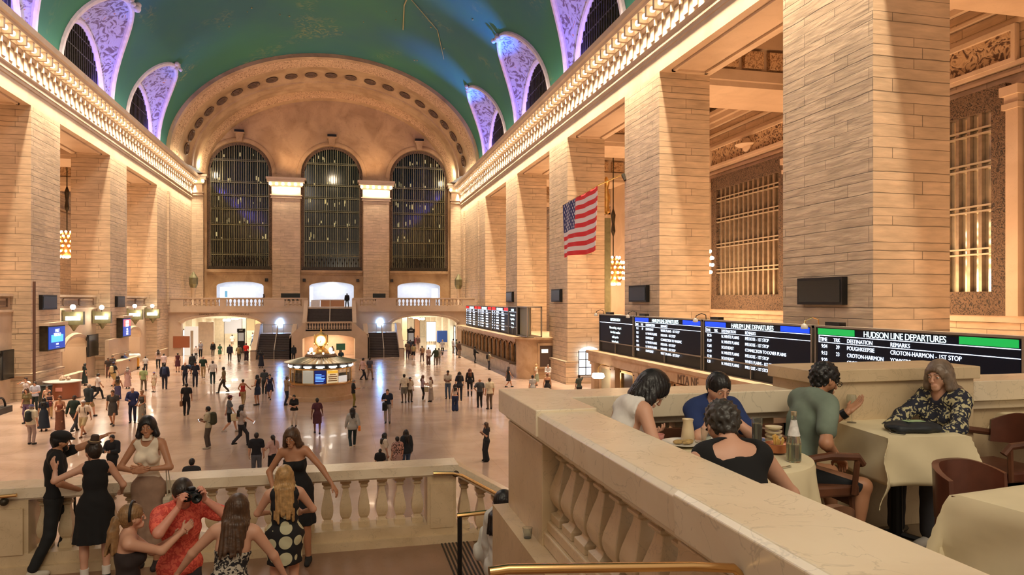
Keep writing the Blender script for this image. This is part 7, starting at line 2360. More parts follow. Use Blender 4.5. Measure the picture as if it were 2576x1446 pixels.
dancer = person('woman in a short sleeveless black dress dancing with the man in the cap', x, y, ZL, 18, 1.66, 'f', 'light', ('dress', DRESS_BLACK), None, ('bun', 'dark'),
  shoes=(.01, .01, .01), hands=((-.42, .16, 1.42), (.30, .25, 1.05)), feet=((-.12, .0, 0), (.12, .02, 0)), near=True, res=.014, elbow=((-.7, -.5, -.35), (.5, -.4, -.6)), palms=((.5, .5, 0), (-1, 0, 0)), hyaw=.5, hdirs=((-.3, .1, .95), None), hpitch=-.1)
k_ = dancer['HC']
o = MB().lathe([(.075, 0), (.07, .008), (.045, .02), (.045, .07), (.035, .085), (.001, .088)], (0, 0, 0), 18).build('small_hat', mat('brown_felt', (.05, .028, .018), .8, var=.2), None, True)
o.location = (k_.x + .02, k_.y - .02, k_.z + .115); o.rotation_euler = (.1, .15, 0)
tag(o, 'small brown felt hat pinned on the black haired dancer', 'hat')
MB().tube([(.055 * math.cos(a / 3), .055 * math.sin(a / 3), .018) for a in range(20)], .006, 6).build('hat_band', mat('tan_band', (.4, .28, .15), .7), o, world=False)
for f_ in (-.11, .11):
 q = dancer['M'] @ Vector((f_, .01, .14))
 s_ = MB().lathe([(.046, -.05), (.044, 0), (.048, .035), (.048, .045)], tuple(q), 14).build('sock', mat('white_sock', (.75, .72, .66), .9), dancer['root'], True)
x, y = at_depth(374, 8.85)
bob = person('woman with a black bob, cream sleeveless top and taupe skirt', x, y, ZL, 172, 1.88, 'f', 'tan', ('tank', (.80, .70, .55)), ('pencil', (.30, .19, .13)), ('bob', 'black'), build=.92, tuck=.11,
  shoes=(.03, .02, .02), hands=((-.04, .20, 1.17), (.06, .21, 1.15)), elbow=((-.9, -.3, -.3), (.9, -.3, -.3)), feet=((-.09, 0, 0), (.09, .02, 0)), near=True, res=.014, palms=((0, -1, 0), (0, -1, 0)), hdirs=((.9, .1, .1), (-.9, .15, .2)), hyaw=.18, hroll=.06, lips=(.42, .08, .08), curl=(.25, .3))
_n = bob['HC']
MB().lathe([(.062, -.155), (.058, -.10), (.060, -.095)], tuple(_n), 20).build('roll_collar', clothmat((.80, .70, .55)), bob['root'], True)
hbag = handbag(bob, 0, (.55, .48, .36), 'cream and black shoulder bag hanging beside the woman with the black bob', .26, .20, .09, nm='shoulder_bag', shoulder=True)
x, y = at_depth(748, 9.0)
strap = person('woman with long brown hair in a strapless black dress leaning by the balustrade', x, y, ZL, 168, 1.74, 'f', 'tan', ('sdress', DRESS_BLACK), None, ('long', 'brown'),
  shoes=(.02, .02, .02), hands=((-.50, .14, .98), (.24, .20, .98)), elbow=((-.6, -.6, -.2), (.8, -.5, -.2)), feet=((-.14, 0, 0), (.10, .05, 0)), near=True, res=.014, lean=.10, side=.05, hyaw=-.12, hpitch=-.12, lips=(.45, .12, .10), palms=((.3, 0, -1), None))
x, y = at_depth(716, 7.55)
blonde = person('woman with very long blond hair and a black skirt with cream circles seen from behind', x, y, ZL, 4, 1.56, 'f', 'light', ('tank', patmat('circle_print', (.58, .55, .36), (.008, .008, .01), 7.5, .40, 'dots')), ('mini', patmat('circle_print_big', (.55, .53, .35), (.008, .008, .01), 6.5, .44, 'dots')), ('verylong', 'blond'),
  shoes=(.3, .22, .15), hands=((-.16, .30, 1.12), (.20, .28, 1.10)), elbow=((-.9, -.5, -.4), (.9, -.5, -.4)), feet=((-.10, 0, 0), (.10, 0, 0)), near=True, res=.014, build=1.2)
x, y = at_depth(572, 6.0)
brun = person('woman with long brown hair in a floral strapless top, arms spread, seen from behind', x, y, ZL, 2, 1.66, 'f', 'light', ('strapless', patmat('floral_print', (.50, .46, .38), (.015, .014, .018), 22, .5)), ('trousers', (.03, .03, .035)), ('long', 'brown'),
  shoes=(.3, .22, .15), hands=((-.48, .24, .98), (.48, .18, .92)), elbow=((-.9, -.5, .1), (.9, -.5, .1)), near=True, res=.013, build=1.15, lean=.14, side=.12, hyaw=.3, neckline=.33)
x, y = at_depth(452, 6.45)
coral = person('man in a coral short-sleeved shirt holding a black camera up to his face', x, y, ZL, -150, 1.74, 'm', 'rosy', ('shirt', patmat('coral_print', (.85, .16, .10), (.62, .07, .05), 26, .5)), ('trousers', (.05, .05, .06)), ('short', 'dark'),
  shoes=(.05, .04, .03), hands=((-.12, .26, 1.55), (.10, .27, 1.52)), elbow=((-.7, .1, -.7), (.7, .1, -.7)), near=True, res=.013, lean=.10, hyaw=-.3, hpitch=-.2, palms=((1, 0, 0), (-1, 0, 0)), hdirs=((.1, .4, .9), (-.1, .4, .9)), curl=(.9, .9), build=1.02)
cm_ = (coral['W'][0] + coral['W'][1]) / 2
e = empty('camera_body', (cm_.x, cm_.y, cm_.z + .02), math.radians(-150), label='black camera with a fat lens held by the man in the coral shirt', cat='camera')
MB().box(-.07, -.03, 0, .07, .03, .09).box(-.03, -.03, .09, .03, .03, .12).build('housing', BLACK, e, world=False, bevel=.01)
MB().lathe([(.04, 0), (.04, .05), (.045, .10), (.03, .105), (.001, .08)], (0, 0, 0), 20).xf(Matrix.Translation((0, .03, .045)) @ Matrix.Rotation(-PI / 2, 4, 'X')).build('lens', BLACKGL, e, True, world=False)
x, y = at_depth(322, 6.0)
pony = person('woman with a dark blond ponytail and black hairband reaching up beside the man in coral', x, y, ZL, -72, 1.60, 'f', 'light', ('strapless', (.03, .02, .02)), ('trousers', (.012, .012, .013)), ('pony', 'dblond'),
  shoes=(.05, .04, .03), hands=((-.05, .40, 1.36), (.02, .46, 1.42)), elbow=((-.3, .0, -1), (.5, -.1, -1)), near=True, res=.013, hyaw=.1, build=1.08, lips=(.42, .1, .1))
q = pony['HC']
MB().tube([(q.x + .0, q.y + .098 * math.cos(t), q.z + .02 + .112 * math.sin(t)) for t in [PI * (i / 10) for i in range(-1, 12)]], .011, 6).build('hairband', BLACK, pony['root'], True)
stair_p = person('dark haired person in a pale jacket half hidden behind the ledge on the right flight', 1.55, 6.9, 2.98, -60, 1.66, 'f', 'light', ('jacket', (.62, .62, .58)), ('trousers', (.02, .02, .03)), ('mid', 'black'), near=True, res=.014, feet=((-.1, .16, -.17), (.1, -.1, 0)))
Jk = Field((-.2, -.15, -.75), (.2, .15, .1), .012)
Jk.cap(vec(.04, 0, 0), vec(-.06, 0, -.42), .045, .10, .03, (vec(0, 1, 0), 1.6)).cap(vec(-.06, 0, -.4), vec(.04, .02, -.68), .07, .05, .04, (vec(0, 1, 0), 1.6))
Jk.ripple(lambda X, Y, Z: .008 * np.sin(X * 70 + Z * 10))
o = np_mesh('draped_jacket', [Jk.surf()], clothmat((.66, .67, .62)))
o.location = (1.60, 7.0, 4.12)
_p = atd(1228, 1290, 7.55); o.location = (_p[0], _p[1], _p[2] + .02)
tag(o, 'pale grey jacket hanging over the brass stair rail', 'jacket')
SE = .45
gw = person('woman with short grey-black hair in a black wide-necked top, back to the camera', 1.66, 2.72, ZB, -8, 1.50, 'f', 'light', ('tank', DRESS_BLACK), ('midi', (.01, .01, .012)), ('curly', 'saltpepper'), seat=SE - .04, scoop=True,
  hands=((-.16, .42, .80), (.24, .44, .80)), elbow=((-.9, -.3, -.6), (.9, -.3, -.6)), near=True, res=.011, lean=.30, hpitch=-.35, build=1.12, feet=((-.12, .35, 0), (.12, .35, 0)))
wt = person('woman with short black hair in a white sleeveless top leaning in at the round table', 1.50, 3.93, ZB, -82, 1.58, 'f', 'light', ('tank', (.75, .72, .68)), ('trousers', (.03, .03, .04)), ('bob', 'black'), seat=SE,
  hands=((-.10, .36, .86), (.14, .30, .84)), elbow=((-.6, -.3, -.7), (.8, -.2, -.7)), near=True, res=.011, lean=.42, hpitch=-.45, hyaw=-.15, build=.95, lips=(.45, .15, .12), palms=((0, 0, 1), (-1, 0, 0)))
kid = person('child with a black bowl haircut and navy t-shirt eating at the round table', 2.23, 4.05, ZB, 176, 1.36, 'm', 'light', ('tee', (.012, .03, .12)), ('shorts', (.03, .03, .04)), ('short', 'black'), seat=SE + .02,
  hands=((-.05, .22, 1.20), (.05, .22, 1.19)), elbow=((-.75, .2, -.7), (.75, .2, -.7)), near=True, res=.011, build=.84, lean=.16, hpitch=-.22, hyaw=.10, lips=(.5, .18, .14), palms=((.6, -.4, 0), (-.6, -.4, 0)), curl=(.8, .8), hdirs=((.6, -.2, .7), (-.6, -.2, .7)))
man = person('man with curly black hair, glasses and a grey-green t-shirt gesturing at the square table', 2.82, 4.04, ZB, -92, 1.55, 'm', 'tan', ('tee', (.17, .22, .17)), ('shorts', (.012, .014, .018)), ('curly', 'black'), seat=SE - .02,
  hands=((-.06, .50, .98), (.20, .22, .70)), elbow=((-.4, -.1, -1), (.6, -.6, -.5)), near=True, res=.011, lean=.32, build=.95, specs=True, beard='dark', hpitch=-.05, palms=((.1, -.3, 1), (0, .2, -1)), curl=(.22, .6), hdirs=((-.0, .75, .55), None), watch=False,
  feet=((-.14, .42, 0), (.22, .34, 0)), shoes=(.02, .02, .025), knees=((-.2, 1, .1), (.35, 1, .1)))
_w = man['W'][0]; _d = man['D'][0]
MB().tube([tuple(_w - _d * .055), tuple(_w - _d * .02)], .033, 14).build('wrist_strap', BLACK, man['root'], True)
lady = person('older woman with long grey hair and a patterned dark blouse listening at the square table', 4.04, 4.06, ZB, 100, 1.47, 'f', 'light', ('blouse', patmat('leaf_print', (.012, .014, .03), (.50, .45, .26), 26, .56, 'noise')), ('trousers', (.05, .05, .06)), ('long', 'ash'), seat=SE - .02, build=.95,
  hands=((-.22, .50, .86), (.16, .56, .86)), elbow=((-.8, -.4, -.6), (.8, -.4, -.6)), near=True, res=.011, lean=.12, hyaw=.12, lips=(.50, .16, .13), palms=((0, 0, -1), (0, 0, -1)), curl=(.25, .25), feet=((-.12, .40, 0), (.12, .46, 0)), shoes=(.6, .57, .52))
_w = wt['W'][1] + wt['D'][1] * .09
o = MB().lathe([(.025, -.05), (.045, .05), (.042, .05), (.022, -.046)], (0, 0, 0), 16).build('napkin', mat('pink_napkin', (.70, .30, .26), .8), None, True); o.location = _w
tag(o, 'crumpled pink and white napkin in the hand of the woman in white', 'napkin')
# == THE CROWD ON THE FLOOR
WALK = dict(feet=((-.09, .30, 0), (.09, -.28, .04)), hands=((-.27, -.14, .84), (.27, .24, .88)))
WALK2 = dict(feet=((-.09, -.26, .04), (.09, .28, 0)), hands=((-.27, .22, .88), (.27, -.14, .84)))
PH = dict(hands=((-.10, .30, 1.16), (.13, .30, 1.17)))
CROSS = dict(hands=((.02, .22, 1.12), (-.02, .24, 1.10)), elbow=((-.9, -.2, -.5), (.9, -.2, -.5)))
HIP = dict(hands=((-.20, .02, 1.0), (.26, .06, .8)), elbow=((-1, -.4, 0), (.6, -.6, -.5)))
def C(px, yf, yh, label, hd=0, sex='m', skin='light', top=None, bot=None, hair=('short', 'dark'), pose=None, zf=0.0, Y=None, **kw):
 dz = H - zf
 if yf is not None:
  dep = dz * F / (yf - HY)
  h = dz - (yh - HY) / F * dep
 else:
  h = kw.pop('h', 1.68); dep = (dz - h) * F / (yh - HY)
 h = kw.pop('h', h)
 h = max(1.05, min(1.9, h))
 x, y = at_depth(px, dep)
 lim = -19.0 if x < 0 else 13.5
 if y < 89 and ((x < lim < 0) or (57 < y and x > lim > 0)):
  x, y = x * lim / x, y * lim / x
 res = .022 if dep < 34 else (.026 if dep < 55 else .034)
 if pose: kw = {**pose, **kw}
 return person(label, x, y, zf, hd, h, sex, skin, top, bot, hair, res=res, **kw)
NAVY = (.012, .018, .045); DK = (.010, .011, .013); WH = (.66, .62, .58); CR = (.68, .60, .45); KH = (.38, .28, .15); GR = (.10, .10, .11); LG = (.36, .34, .34); JN = (.04, .07, .14)
a = C(414, 979, 913, 'person in a dark navy jacket carrying a navy backpack, walking away from the camera', 4, 'm', 'light', ('jacket', NAVY), ('trousers', (.02, .025, .04)), ('short', 'dark'))
backpack(a, (.02, .035, .09), 'navy backpack on the back of the person in the dark navy jacket')
C(447, 936, 887, 'woman in a dark red sleeveless dress standing with her back turned', 10, 'f', 'tan', ('dress', (.07, .012, .02)), None, ('short', 'dark'))
C(466, 970, 910, 'bald police officer in dark navy uniform, left one of the pair', 170, 'm', 'light', ('shirt', (.012, .014, .03)), ('trousers', (.010, .012, .025)), ('bald', 'dark'), HIP)
C(491, 973, 904, 'police officer in dark navy uniform with a cap, right one of the pair', 190, 'm', 'tan', ('shirt', (.012, .014, .03)), ('trousers', (.010, .012, .025)), ('short', 'black'), hat=('cap', (.01, .012, .02)))
a = C(484, 940, 889, 'person in dark clothes with a big blue bag behind the two officers', 30, 'm', 'light', ('jacket', (.02, .025, .03)), ('trousers', DK), ('short', 'dark'))
handbag(a, 0, (.02, .06, .16), 'big blue bag carried behind the two officers', .45, .35, .2, .1, 'duffel_bag')
C(493, 905, 870, 'person in a white shirt far back at the left arch', 190, 'm', 'light', ('shirt', WH), ('trousers', (.05, .05, .05)), ('short', 'dark'))
C(511, 951, 892, 'man in a dark green polo and khaki trousers walking away', 5, 'm', 'light', ('tee', (.008, .03, .02)), ('trousers', KH), ('bald', 'grey'), WALK)
C(505, 898, 858, 'woman in grey with a white cap near the left arch', 175, 'f', 'light', ('shirt', (.25, .26, .30)), ('trousers', DK), ('short', 'grey'), hat=('cap', (.7, .68, .62)))
C(535, 967, 903, 'man in a white polo and dark green trousers walking away', 8, 'm', 'brown', ('tee', WH), ('trousers', (.012, .035, .035)), ('short', 'black'), WALK2)
C(536, 897, 859, 'woman in a black jacket and tights by the left arch', 178, 'f', 'light', ('jacket', DK), ('leggings', DK), ('mid', 'blond'))
C(553, 902, 864, 'woman in a short green dress walking to the left arch', 0, 'f', 'light', ('tdress', (.05, .16, .09)), None, ('short', 'dark'), WALK)
C(563, 988, 920, 'man in an olive t-shirt and brown trousers striding left', 88, 'm', 'brown', ('tee', (.17, .13, .06)), ('trousers', (.05, .035, .025)), ('short', 'black'), WALK)
C(578, 908, 866, 'person in a navy hooded top under the left arch', 10, 'm', 'light', ('jacket', (.02, .025, .05)), ('trousers', DK), ('short', 'dark'))
a = C(601, 912, 866, 'person with a khaki backpack entering the left arch', 0, 'm', 'light', ('shirt', (.25, .22, .14)), ('trousers', (.05, .05, .04)), ('short', 'brown'), WALK)
backpack(a, (.36, .28, .12), 'khaki backpack under the left arch')
C(619, 907, 851, 'person in a bright red top and dark red cap under the left arch', -10, 'm', 'tan', ('tee', (.75, .03, .02)), ('wide', (.03, .015, .02)), ('short', 'dark'), hat=('cap', (.25, .01, .015)))
a = C(584, 875, 838, 'person in a white shirt with a dark bag far inside the left arch', 0, 'm', 'light', ('shirt', WH), ('shorts', (.35, .28, .2)), ('short', 'dark'), WALK)
C(636, 868, 833, 'person in pale blue far inside the left arch', 120, 'f', 'light', ('shirt', (.35, .45, .6)), ('trousers', JN), ('short', 'dark'), WALK)
a = C(611, 1020, 952, 'woman in a red halter top and khaki trousers walking away with a phone', -5, 'f', 'tan', ('strapless', (.40, .03, .02)), ('trousers', (.42, .30, .15)), ('short', 'dark'), feet=((-.05, .22, 0), (.07, -.2, .03)), hands=((-.2, .1, .95), (.42, .2, 1.05)))
handbag(a, 0, (.25, .02, .02), 'dark red shoulder bag of the woman in the halter top', .2, .24, .1, .1, 'shoulder_bag')
C(648, 1019, 942, 'woman with black hair in a navy top and short skirt turning left', 60, 'f', 'tan', ('tank', (.02, .03, .06)), ('mini', (.015, .025, .055)), ('long', 'black'), hands=((-.2, .2, 1.1), (.24, .06, .85)))
C(665, 991, 928, 'man in a dark grey shirt standing behind the two women in navy', 0, 'm', 'tan', ('tee', (.05, .06, .07)), ('trousers', (.03, .035, .04)), ('short', 'black'))
a = C(679, 1004, 938, 'woman in a navy dress with a red scarf walking right', 175, 'f', 'light', ('dress', (.018, .022, .06)), None, ('short', 'dark'), WALK)
C(657, 925, 880, 'person in a long dark blue coat near the left flight of stairs', 20, 'f', 'brown', ('ldress', (.012, .016, .03)), None, ('mid', 'black'))
a = C(469, 1045, 961, 'man in a black t-shirt and black trousers walking away with a brown bag', 3, 'm', 'tan', ('tee', DK), ('trousers', DK), ('short', 'black'), feet=((-.10, .05, 0), (.10, -.25, .06)))
handbag(a, 0, (.22, .11, .05), 'brown leather bag carried by the man in black', .34, .30, .14, .08, 'holdall')
a = C(525, 1128, 1021, 'young person with a dark green backpack looking at a phone, facing left', 80, 'm', 'brown', ('shirt', (.50, .47, .34)), ('trousers', (.10, .08, .07)), ('short', 'black'), PH, shoes=(.5, .45, .38))
backpack(a, (.05, .05, .025), 'dark green backpack of the young person with the phone', 1.1)
phone(a, 0, 'lit phone in the hand of the young person with the green backpack')
a = C(577, 1087, 989, 'woman in a burgundy cap, grey t-shirt and black shorts walking right', -80, 'f', 'light', ('tee', (.10, .12, .14)), ('shorts', DK), ('short', 'dark'), WALK, hat=('cap', (.10, .015, .03)), shoes=(.5, .45, .4))
handbag(a, 1, (.70, .62, .42), 'cream canvas tote with dark handles carried by the woman in the burgundy cap', .42, .34, .16, .02, 'tote_bag')
a = C(606, 1121, 996, 'woman with long black hair in a pale t-shirt and black skirt walking with a phone', -70, 'f', 'light', ('tee', (.42, .36, .34)), ('trousers', (.025, .025, .035)), ('long', 'black'), feet=((-.08, -.30, .06), (.08, .26, 0)), hands=((-.2, .1, 1.0), (.2, .42, 1.0)))
handbag(a, 0, DK, 'large black shoulder bag of the woman with the lit phone', .36, .30, .16, .05, 'shoulder_bag')
phone(a, 1, 'brightly lit phone held out by the woman with long black hair')
C(721, 1018, 945, 'man in a brown shirt and navy trousers leaning on the information booth', -60, 'm', 'tan', ('shirt', (.30, .22, .15)), ('trousers', (.012, .018, .04)), ('short', 'brown'), hands=((-.15, .30, 1.1), (.2, .35, 1.08)), feet=((-.12, -.05, 0), (.18, -.2, 0)))
C(740, 1072, 992, 'child in a black top and white trousers in front of the booth', 170, 'f', 'light', ('shirt', DK), ('trousers', (.66, .58, .52)), ('short', 'black'), CROSS)
C(798, 1092, 997, 'woman in a burgundy dress walking away below the booth', 5, 'f', 'brown', ('tdress', (.085, .025, .04)), None, ('short', 'black'), WALK)
C(645, None, 1087, 'man in a black t-shirt and grey trousers just beyond the balustrade, seen from behind', 2, 'm', 'light', ('tee', (.010, .014, .02)), ('trousers', (.09, .10, .13)), ('short', 'black'), h=1.74)
C(687, None, 1093, 'girl with a ponytail and pale pink top beside the man in black', 30, 'f', 'light', ('tee', (.55, .36, .33)), ('skirt', DK), ('pony', 'dark'), h=1.60, hands=((-.3, .2, 1.15), (.26, .06, .8)))
a = C(889, 1024, 954, 'person in a black top and olive trousers reading at the right of the booth', -85, 'm', 'light', ('shirt', DK), ('trousers', (.20, .16, .03)), ('short', 'grey'), PH)
a = C(887, 1126, 1022, 'person in a pale blue jacket and black hat walking away from the camera', 3, 'f', 'light', ('jacket', (.42, .43, .42)), ('trousers', (.012, .03, .035)), ('mid', 'black'), WALK2, hat=('brim', (.012, .012, .015)), shoes=(.7, .6, .45))
handbag(a, 1, (.85, .22, .03), 'orange bag of the person in the pale blue jacket', .2, .24, .1, -.1, 'shoulder_bag')
C(913, 956, 898, 'man in a pale pink shirt walking right of the booth', -60, 'm', 'tan', ('shirt', (.62, .42, .38)), ('trousers', (.015, .02, .035)), ('short', 'black'), WALK)
C(930, 955, 897, 'person in grey walking just behind the man in pink', -30, 'm', 'tan', ('tee', (.08, .08, .10)), ('trousers', (.3, .22, .18)), ('short', 'dark'), WALK2)
a = C(975, 1064, 977, 'man in a navy polo and pale trousers with a black duffel bag', 172, 'm', 'light', ('tee', (.012, .02, .05)), ('trousers', (.38, .33, .32)), ('short', 'brown'), hands=((-.24, .08, .82), (.12, .20, 1.18)))
handbag(a, 1, DK, 'round black duffel bag hanging from the man in the navy polo', .46, .40, .24, .12, 'duffel_bag')
C(1017, 1013, 940, 'tall man in a white t-shirt and grey shorts with his back turned', 15, 'm', 'dark', ('tee', (.66, .60, .48)), ('shorts', (.15, .15, .13)), ('short', 'black'), build=1.1)
C(1031, 1011, 948, 'person in a black hat and cream top beside the man in grey shorts', 200, 'm', 'tan', ('shirt', (.55, .48, .38)), ('trousers', (.10, .07, .04)), ('short', 'black'), hat=('brim', DK))
C(1063, 1008, 943, 'woman with auburn hair in a purple-white top and dark trousers looking at a phone', -85, 'f', 'tan', ('tee', (.40, .30, .34)), ('leggings', DK), ('mid', 'auburn'), PH, shoes=(.6, .55, .5))
a = C(1084, 1010, 947, 'woman in a straw hat and long grey skirt facing the woman with the phone', 70, 'f', 'light', ('tee', (.60, .52, .44)), ('maxi', (.30, .25, .22)), ('long', 'auburn'), PH, hat=('cap', (.55, .42, .28)))
handbag(a, 0, (.45, .38, .25), 'beige tote bag between the two women', .28, .34, .1, .1, 'tote_bag')
C(1127, 1003, 931, 'man in a white t-shirt, jeans and black cap with folded arms', 160, 'm', 'brown', ('tee', (.55, .48, .38)), ('trousers', (.06, .09, .15)), ('short', 'black'), CROSS, hat=('cap', DK))
C(1156, 1008, 929, 'woman with long dark hair all in dark blue, seen from behind', -5, 'f', 'light', ('shirt', (.012, .02, .035)), ('trousers', (.012, .018, .035)), ('long', 'black'))
C(1145, 1034, 965, 'woman with long brown hair, white top and wide navy trousers', 5, 'f', 'light', ('crop', (.60, .50, .45)), ('wide', (.012, .025, .08)), ('long', 'dark'))
C(1182, 997, 921, 'woman with auburn hair in black from head to toe', -10, 'f', 'light', ('blouse', DK), ('leggings', DK), ('long', 'auburn'))
C(1207, 1025, 952, 'bald man in a dark grey t-shirt, hand on hip, seen from behind', 5, 'm', 'tan', ('tee', (.055, .058, .065)), ('trousers', DK), ('bald', 'grey'), HIP, build=1.12)
C(1232, 1029, 950, 'man in a cream shirt and brown trousers beside the bald man', 15, 'm', 'tan', ('shirt', (.60, .53, .38)), ('trousers', (.12, .085, .06)), ('short', 'brown'))
C(1279, 974, 920, 'woman in a short black dress striding right near the ticket counter', -85, 'f', 'tan', ('dress', DK), None, ('mid', 'dark'), WALK)
C(1224, 1160, 1061, 'person in a cap and wide black trousers drinking, right of the middle', 100, 'f', 'light', ('tee', (.02, .02, .025)), ('wide', (.012, .014, .02)), ('mid', 'brown'), hat=('cap', (.16, .12, .10)), hands=((-.06, .22, 1.3), (.08, .24, 1.28)))
C(966, None, 1088, 'woman with black hair and a white top talking beyond the balustrade', -70, 'f', 'light', ('shirt', (.68, .58, .48)), ('trousers', (.4, .35, .3)), ('mid', 'black'), h=1.62)
C(1000, None, 1097, 'woman in a pink floral top beyond the balustrade, back to the camera', 20, 'f', 'light', ('shirt', patmat('pink_floral', (.60, .35, .30), (.05, .03, .03), 20, .5)), ('skirt', (.4, .25, .22)), ('short', 'black'), h=1.55, build=1.15)
a = C(1022, None, 1080, 'person with long black hair and dark jacket at the right of the talking group', 20, 'f', 'light', ('jacket', (.012, .02, .03)), ('trousers', JN), ('long', 'black'), h=1.68)
C(956, None, 1128, 'small child in black at the left of the talking group', -20, 'm', 'light', ('shirt', DK), ('trousers', DK), ('short', 'black'), h=1.2)
a = C(482, None, 1152, 'man with short black hair and a broad white sailor-like collar beyond the balustrade', -5, 'm', 'light', ('tee', (.03, .03, .035)), ('trousers', DK), ('short', 'black'), h=1.76)
q = a['HC']
o = MB().prism([(-.30, -.02), (.30, .06), (.28, .20), (-.26, .12)], 'y', -.20, -.17).box(-.42, -.2, -.10, -.24, -.16, .10).build('white_bag', mat('white_canvas', (.72, .72, .68), .7), None, world=False, bevel=.01)
o.location = (q.x, q.y, q.z - .42); tag(o, 'white and pale yellow bag across the shoulders of the short haired man beyond the balustrade', 'bag')
a = C(283, None, 1092, 'person in a black jacket with a badge holding a phone beyond the left balustrade', 170, 'm', 'tan', ('jacket', (.010, .012, .018)), ('trousers', DK), ('short', 'black'), PH, h=1.70)
C(262, None, 1088, 'person with dark hair just behind the black jacket at the left', 190, 'm', 'light', ('tee', (.03, .03, .035)), ('trousers', DK), ('short', 'dark'), h=1.72) if False else None
C(1194, 908, 867, 'man in black standing at the far ticket counter', -95, 'm', 'dark', ('jacket', DK), ('trousers', DK), ('short', 'black'), hands=((-.2, .3, 1.05), (.2, .35, 1.05)))
a = C(1229, 922, 879, 'man in a beige shirt and dark trousers leaning on the far ticket counter', -80, 'm', 'light', ('shirt', (.35, .28, .18)), ('trousers', (.04, .04, .05)), ('short', 'dark'), hands=((-.2, .35, 1.1), (.2, .4, 1.1)), lean=.15)
backpack(a, DK, 'black backpack of the man leaning on the far ticket counter')
C(1140, 888, 852, 'person in a white top at the far end of the ticket counter', -60, 'f', 'light', ('shirt', WH), ('trousers', (.3, .25, .2)), ('short', 'dark'))
C(1148, 893, 850, 'person in olive at the far end of the ticket counter', -90, 'm', 'light', ('shirt', (.15, .14, .08)), ('trousers', DK), ('short', 'dark'))
C(1155, 900, 853, 'person in brown queueing at the far end of the ticket counter', -60, 'm', 'tan', ('jacket', (.10, .06, .04)), ('trousers', (.3, .22, .15)), ('short', 'dark'))
C(1350, 970, 915, 'woman in a white top and green skirt on a phone near the far ticket counter', 60, 'f', 'light', ('tee', (.66, .58, .46)), ('midi', (.25, .28, .20)), ('mid', 'blond'), hands=((-.2, .1, .9), (.12, .12, 1.5)))
C(1379, 972, 916, 'man in a white shirt and khaki trousers near the end of the far counter', 150, 'm', 'light', ('blouse', (.70, .68, .66)), ('trousers', (.45, .36, .2)), ('short', 'grey'), CROSS)
C(1340, 1012, 943, 'woman in a pale grey dress just above the stone coping', 10, 'f', 'tan', ('tdress', (.36, .35, .34)), None, ('bun', 'black'))
C(1377, 1010, 938, 'woman in a black dress with bare shoulders just above the stone coping', -5, 'f', 'tan', ('sdress', DK), None, ('bun', 'auburn'))
C(1457, 1010, 942, 'person in a dark grey t-shirt on a phone near the nearer ticket counter', 5, 'f', 'brown', ('tee', (.045, .06, .05)), ('trousers', DK), ('bun', 'dark'), hands=((-.26, .06, .8), (.1, .1, 1.5)))
C(1025, 901, 858, 'person in brown carrying things at the left edge of the right arch', 0, 'm', 'tan', ('shirt', (.14, .09, .06)), ('trousers', (.06, .03, .05)), ('short', 'dark'))
a = C(1032, 893, 842, 'man in navy with a backpack entering the right arch', 0, 'm', 'light', ('tee', NAVY), ('trousers', DK), ('short', 'black'), WALK)
backpack(a, (.02, .025, .05), 'dark backpack of the man in navy in the right arch')
a = C(1040, 905, 864, 'person with a khaki backpack and dark shorts before the right arch', 0, 'm', 'light', ('tee', (.3, .25, .15)), ('shorts', DK), ('short', 'dark'), WALK)
backpack(a, (.40, .32, .14), 'khaki backpack before the right arch')
C(1042, 882, 846, 'person in a red checked shirt in the right arch', 180, 'f', 'light', ('shirt', (.25, .08, .09)), ('trousers', (.05, .04, .06)), ('mid', 'dark'), WALK)
C(1051, 880, 843, 'person in brown in the right arch left of the pillar', 175, 'm', 'tan', ('jacket', (.13, .07, .06)), ('trousers', (.2, .12, .1)), ('short', 'dark'))
a = C(1062, 910, 868, 'person with a brown backpack in front of the information pillar', 5, 'm', 'tan', ('tee', (.22, .14, .10)), ('trousers', (.10, .06, .05)), ('short', 'dark'), WALK)
backpack(a, (.34, .20, .10), 'brown backpack in front of the information pillar')
C(1078, 918, 851, 'tall person in a pale pink top and wide brown trousers before the right arch', 5, 'f', 'tan', ('shirt', (.55, .40, .34)), ('wide', (.10, .05, .04)), ('short', 'dark'), h=1.8)
C(1096, 918, 875, 'man in a dark green jacket holding the hand of the person in brown', 10, 'm', 'light', ('jacket', (.02, .035, .018)), ('trousers', (.18, .14, .11)), ('short', 'black'), hands=((-.42, .05, .95), (.26, .06, .8)))
C(1104, 917, 875, 'person in grey half behind the man in dark green', 0, 'm', 'light', ('shirt', (.3, .27, .22)), ('trousers', (.2, .17, .13)), ('short', 'dark'))
C(1113, 893, 852, 'woman in a pale hooded top and black skirt in the right arch', -20, 'f', 'light', ('shirt', (.50, .50, .52)), ('leggings', DK), ('short', 'blond'), WALK)
a = C(1083, 860, 822, 'person with a navy backpack deep inside the right arch', 0, 'm', 'light', ('shirt', (.3, .25, .22)), ('shorts', (.1, .07, .08)), ('short', 'brown'), WALK)
backpack(a, (.03, .02, .06), 'navy backpack deep inside the right arch')
C(1094, 855, 827, 'person in a white shirt and dark red trousers deep inside the right arch', 0, 'm', 'light', ('shirt', WH), ('trousers', (.08, .03, .05)), ('short', 'dark'), WALK)
C(1020, 853, 825, 'person in a white shirt and jeans at the left inside the right arch', 60, 'm', 'light', ('shirt', WH), ('trousers', JN), ('short', 'dark'), WALK)
C(1034, 848, 820, 'dark figure beside the person in jeans inside the right arch', 10, 'm', 'brown', ('jacket', DK), ('trousers', (.2, .15, .1)), ('short', 'black'))
C(1051, 845, 822, 'person in white far inside the right arch', 0, 'm', 'light', ('tee', (.75, .72, .68)), ('shorts', (.3, .26, .22)), ('short', 'dark'))
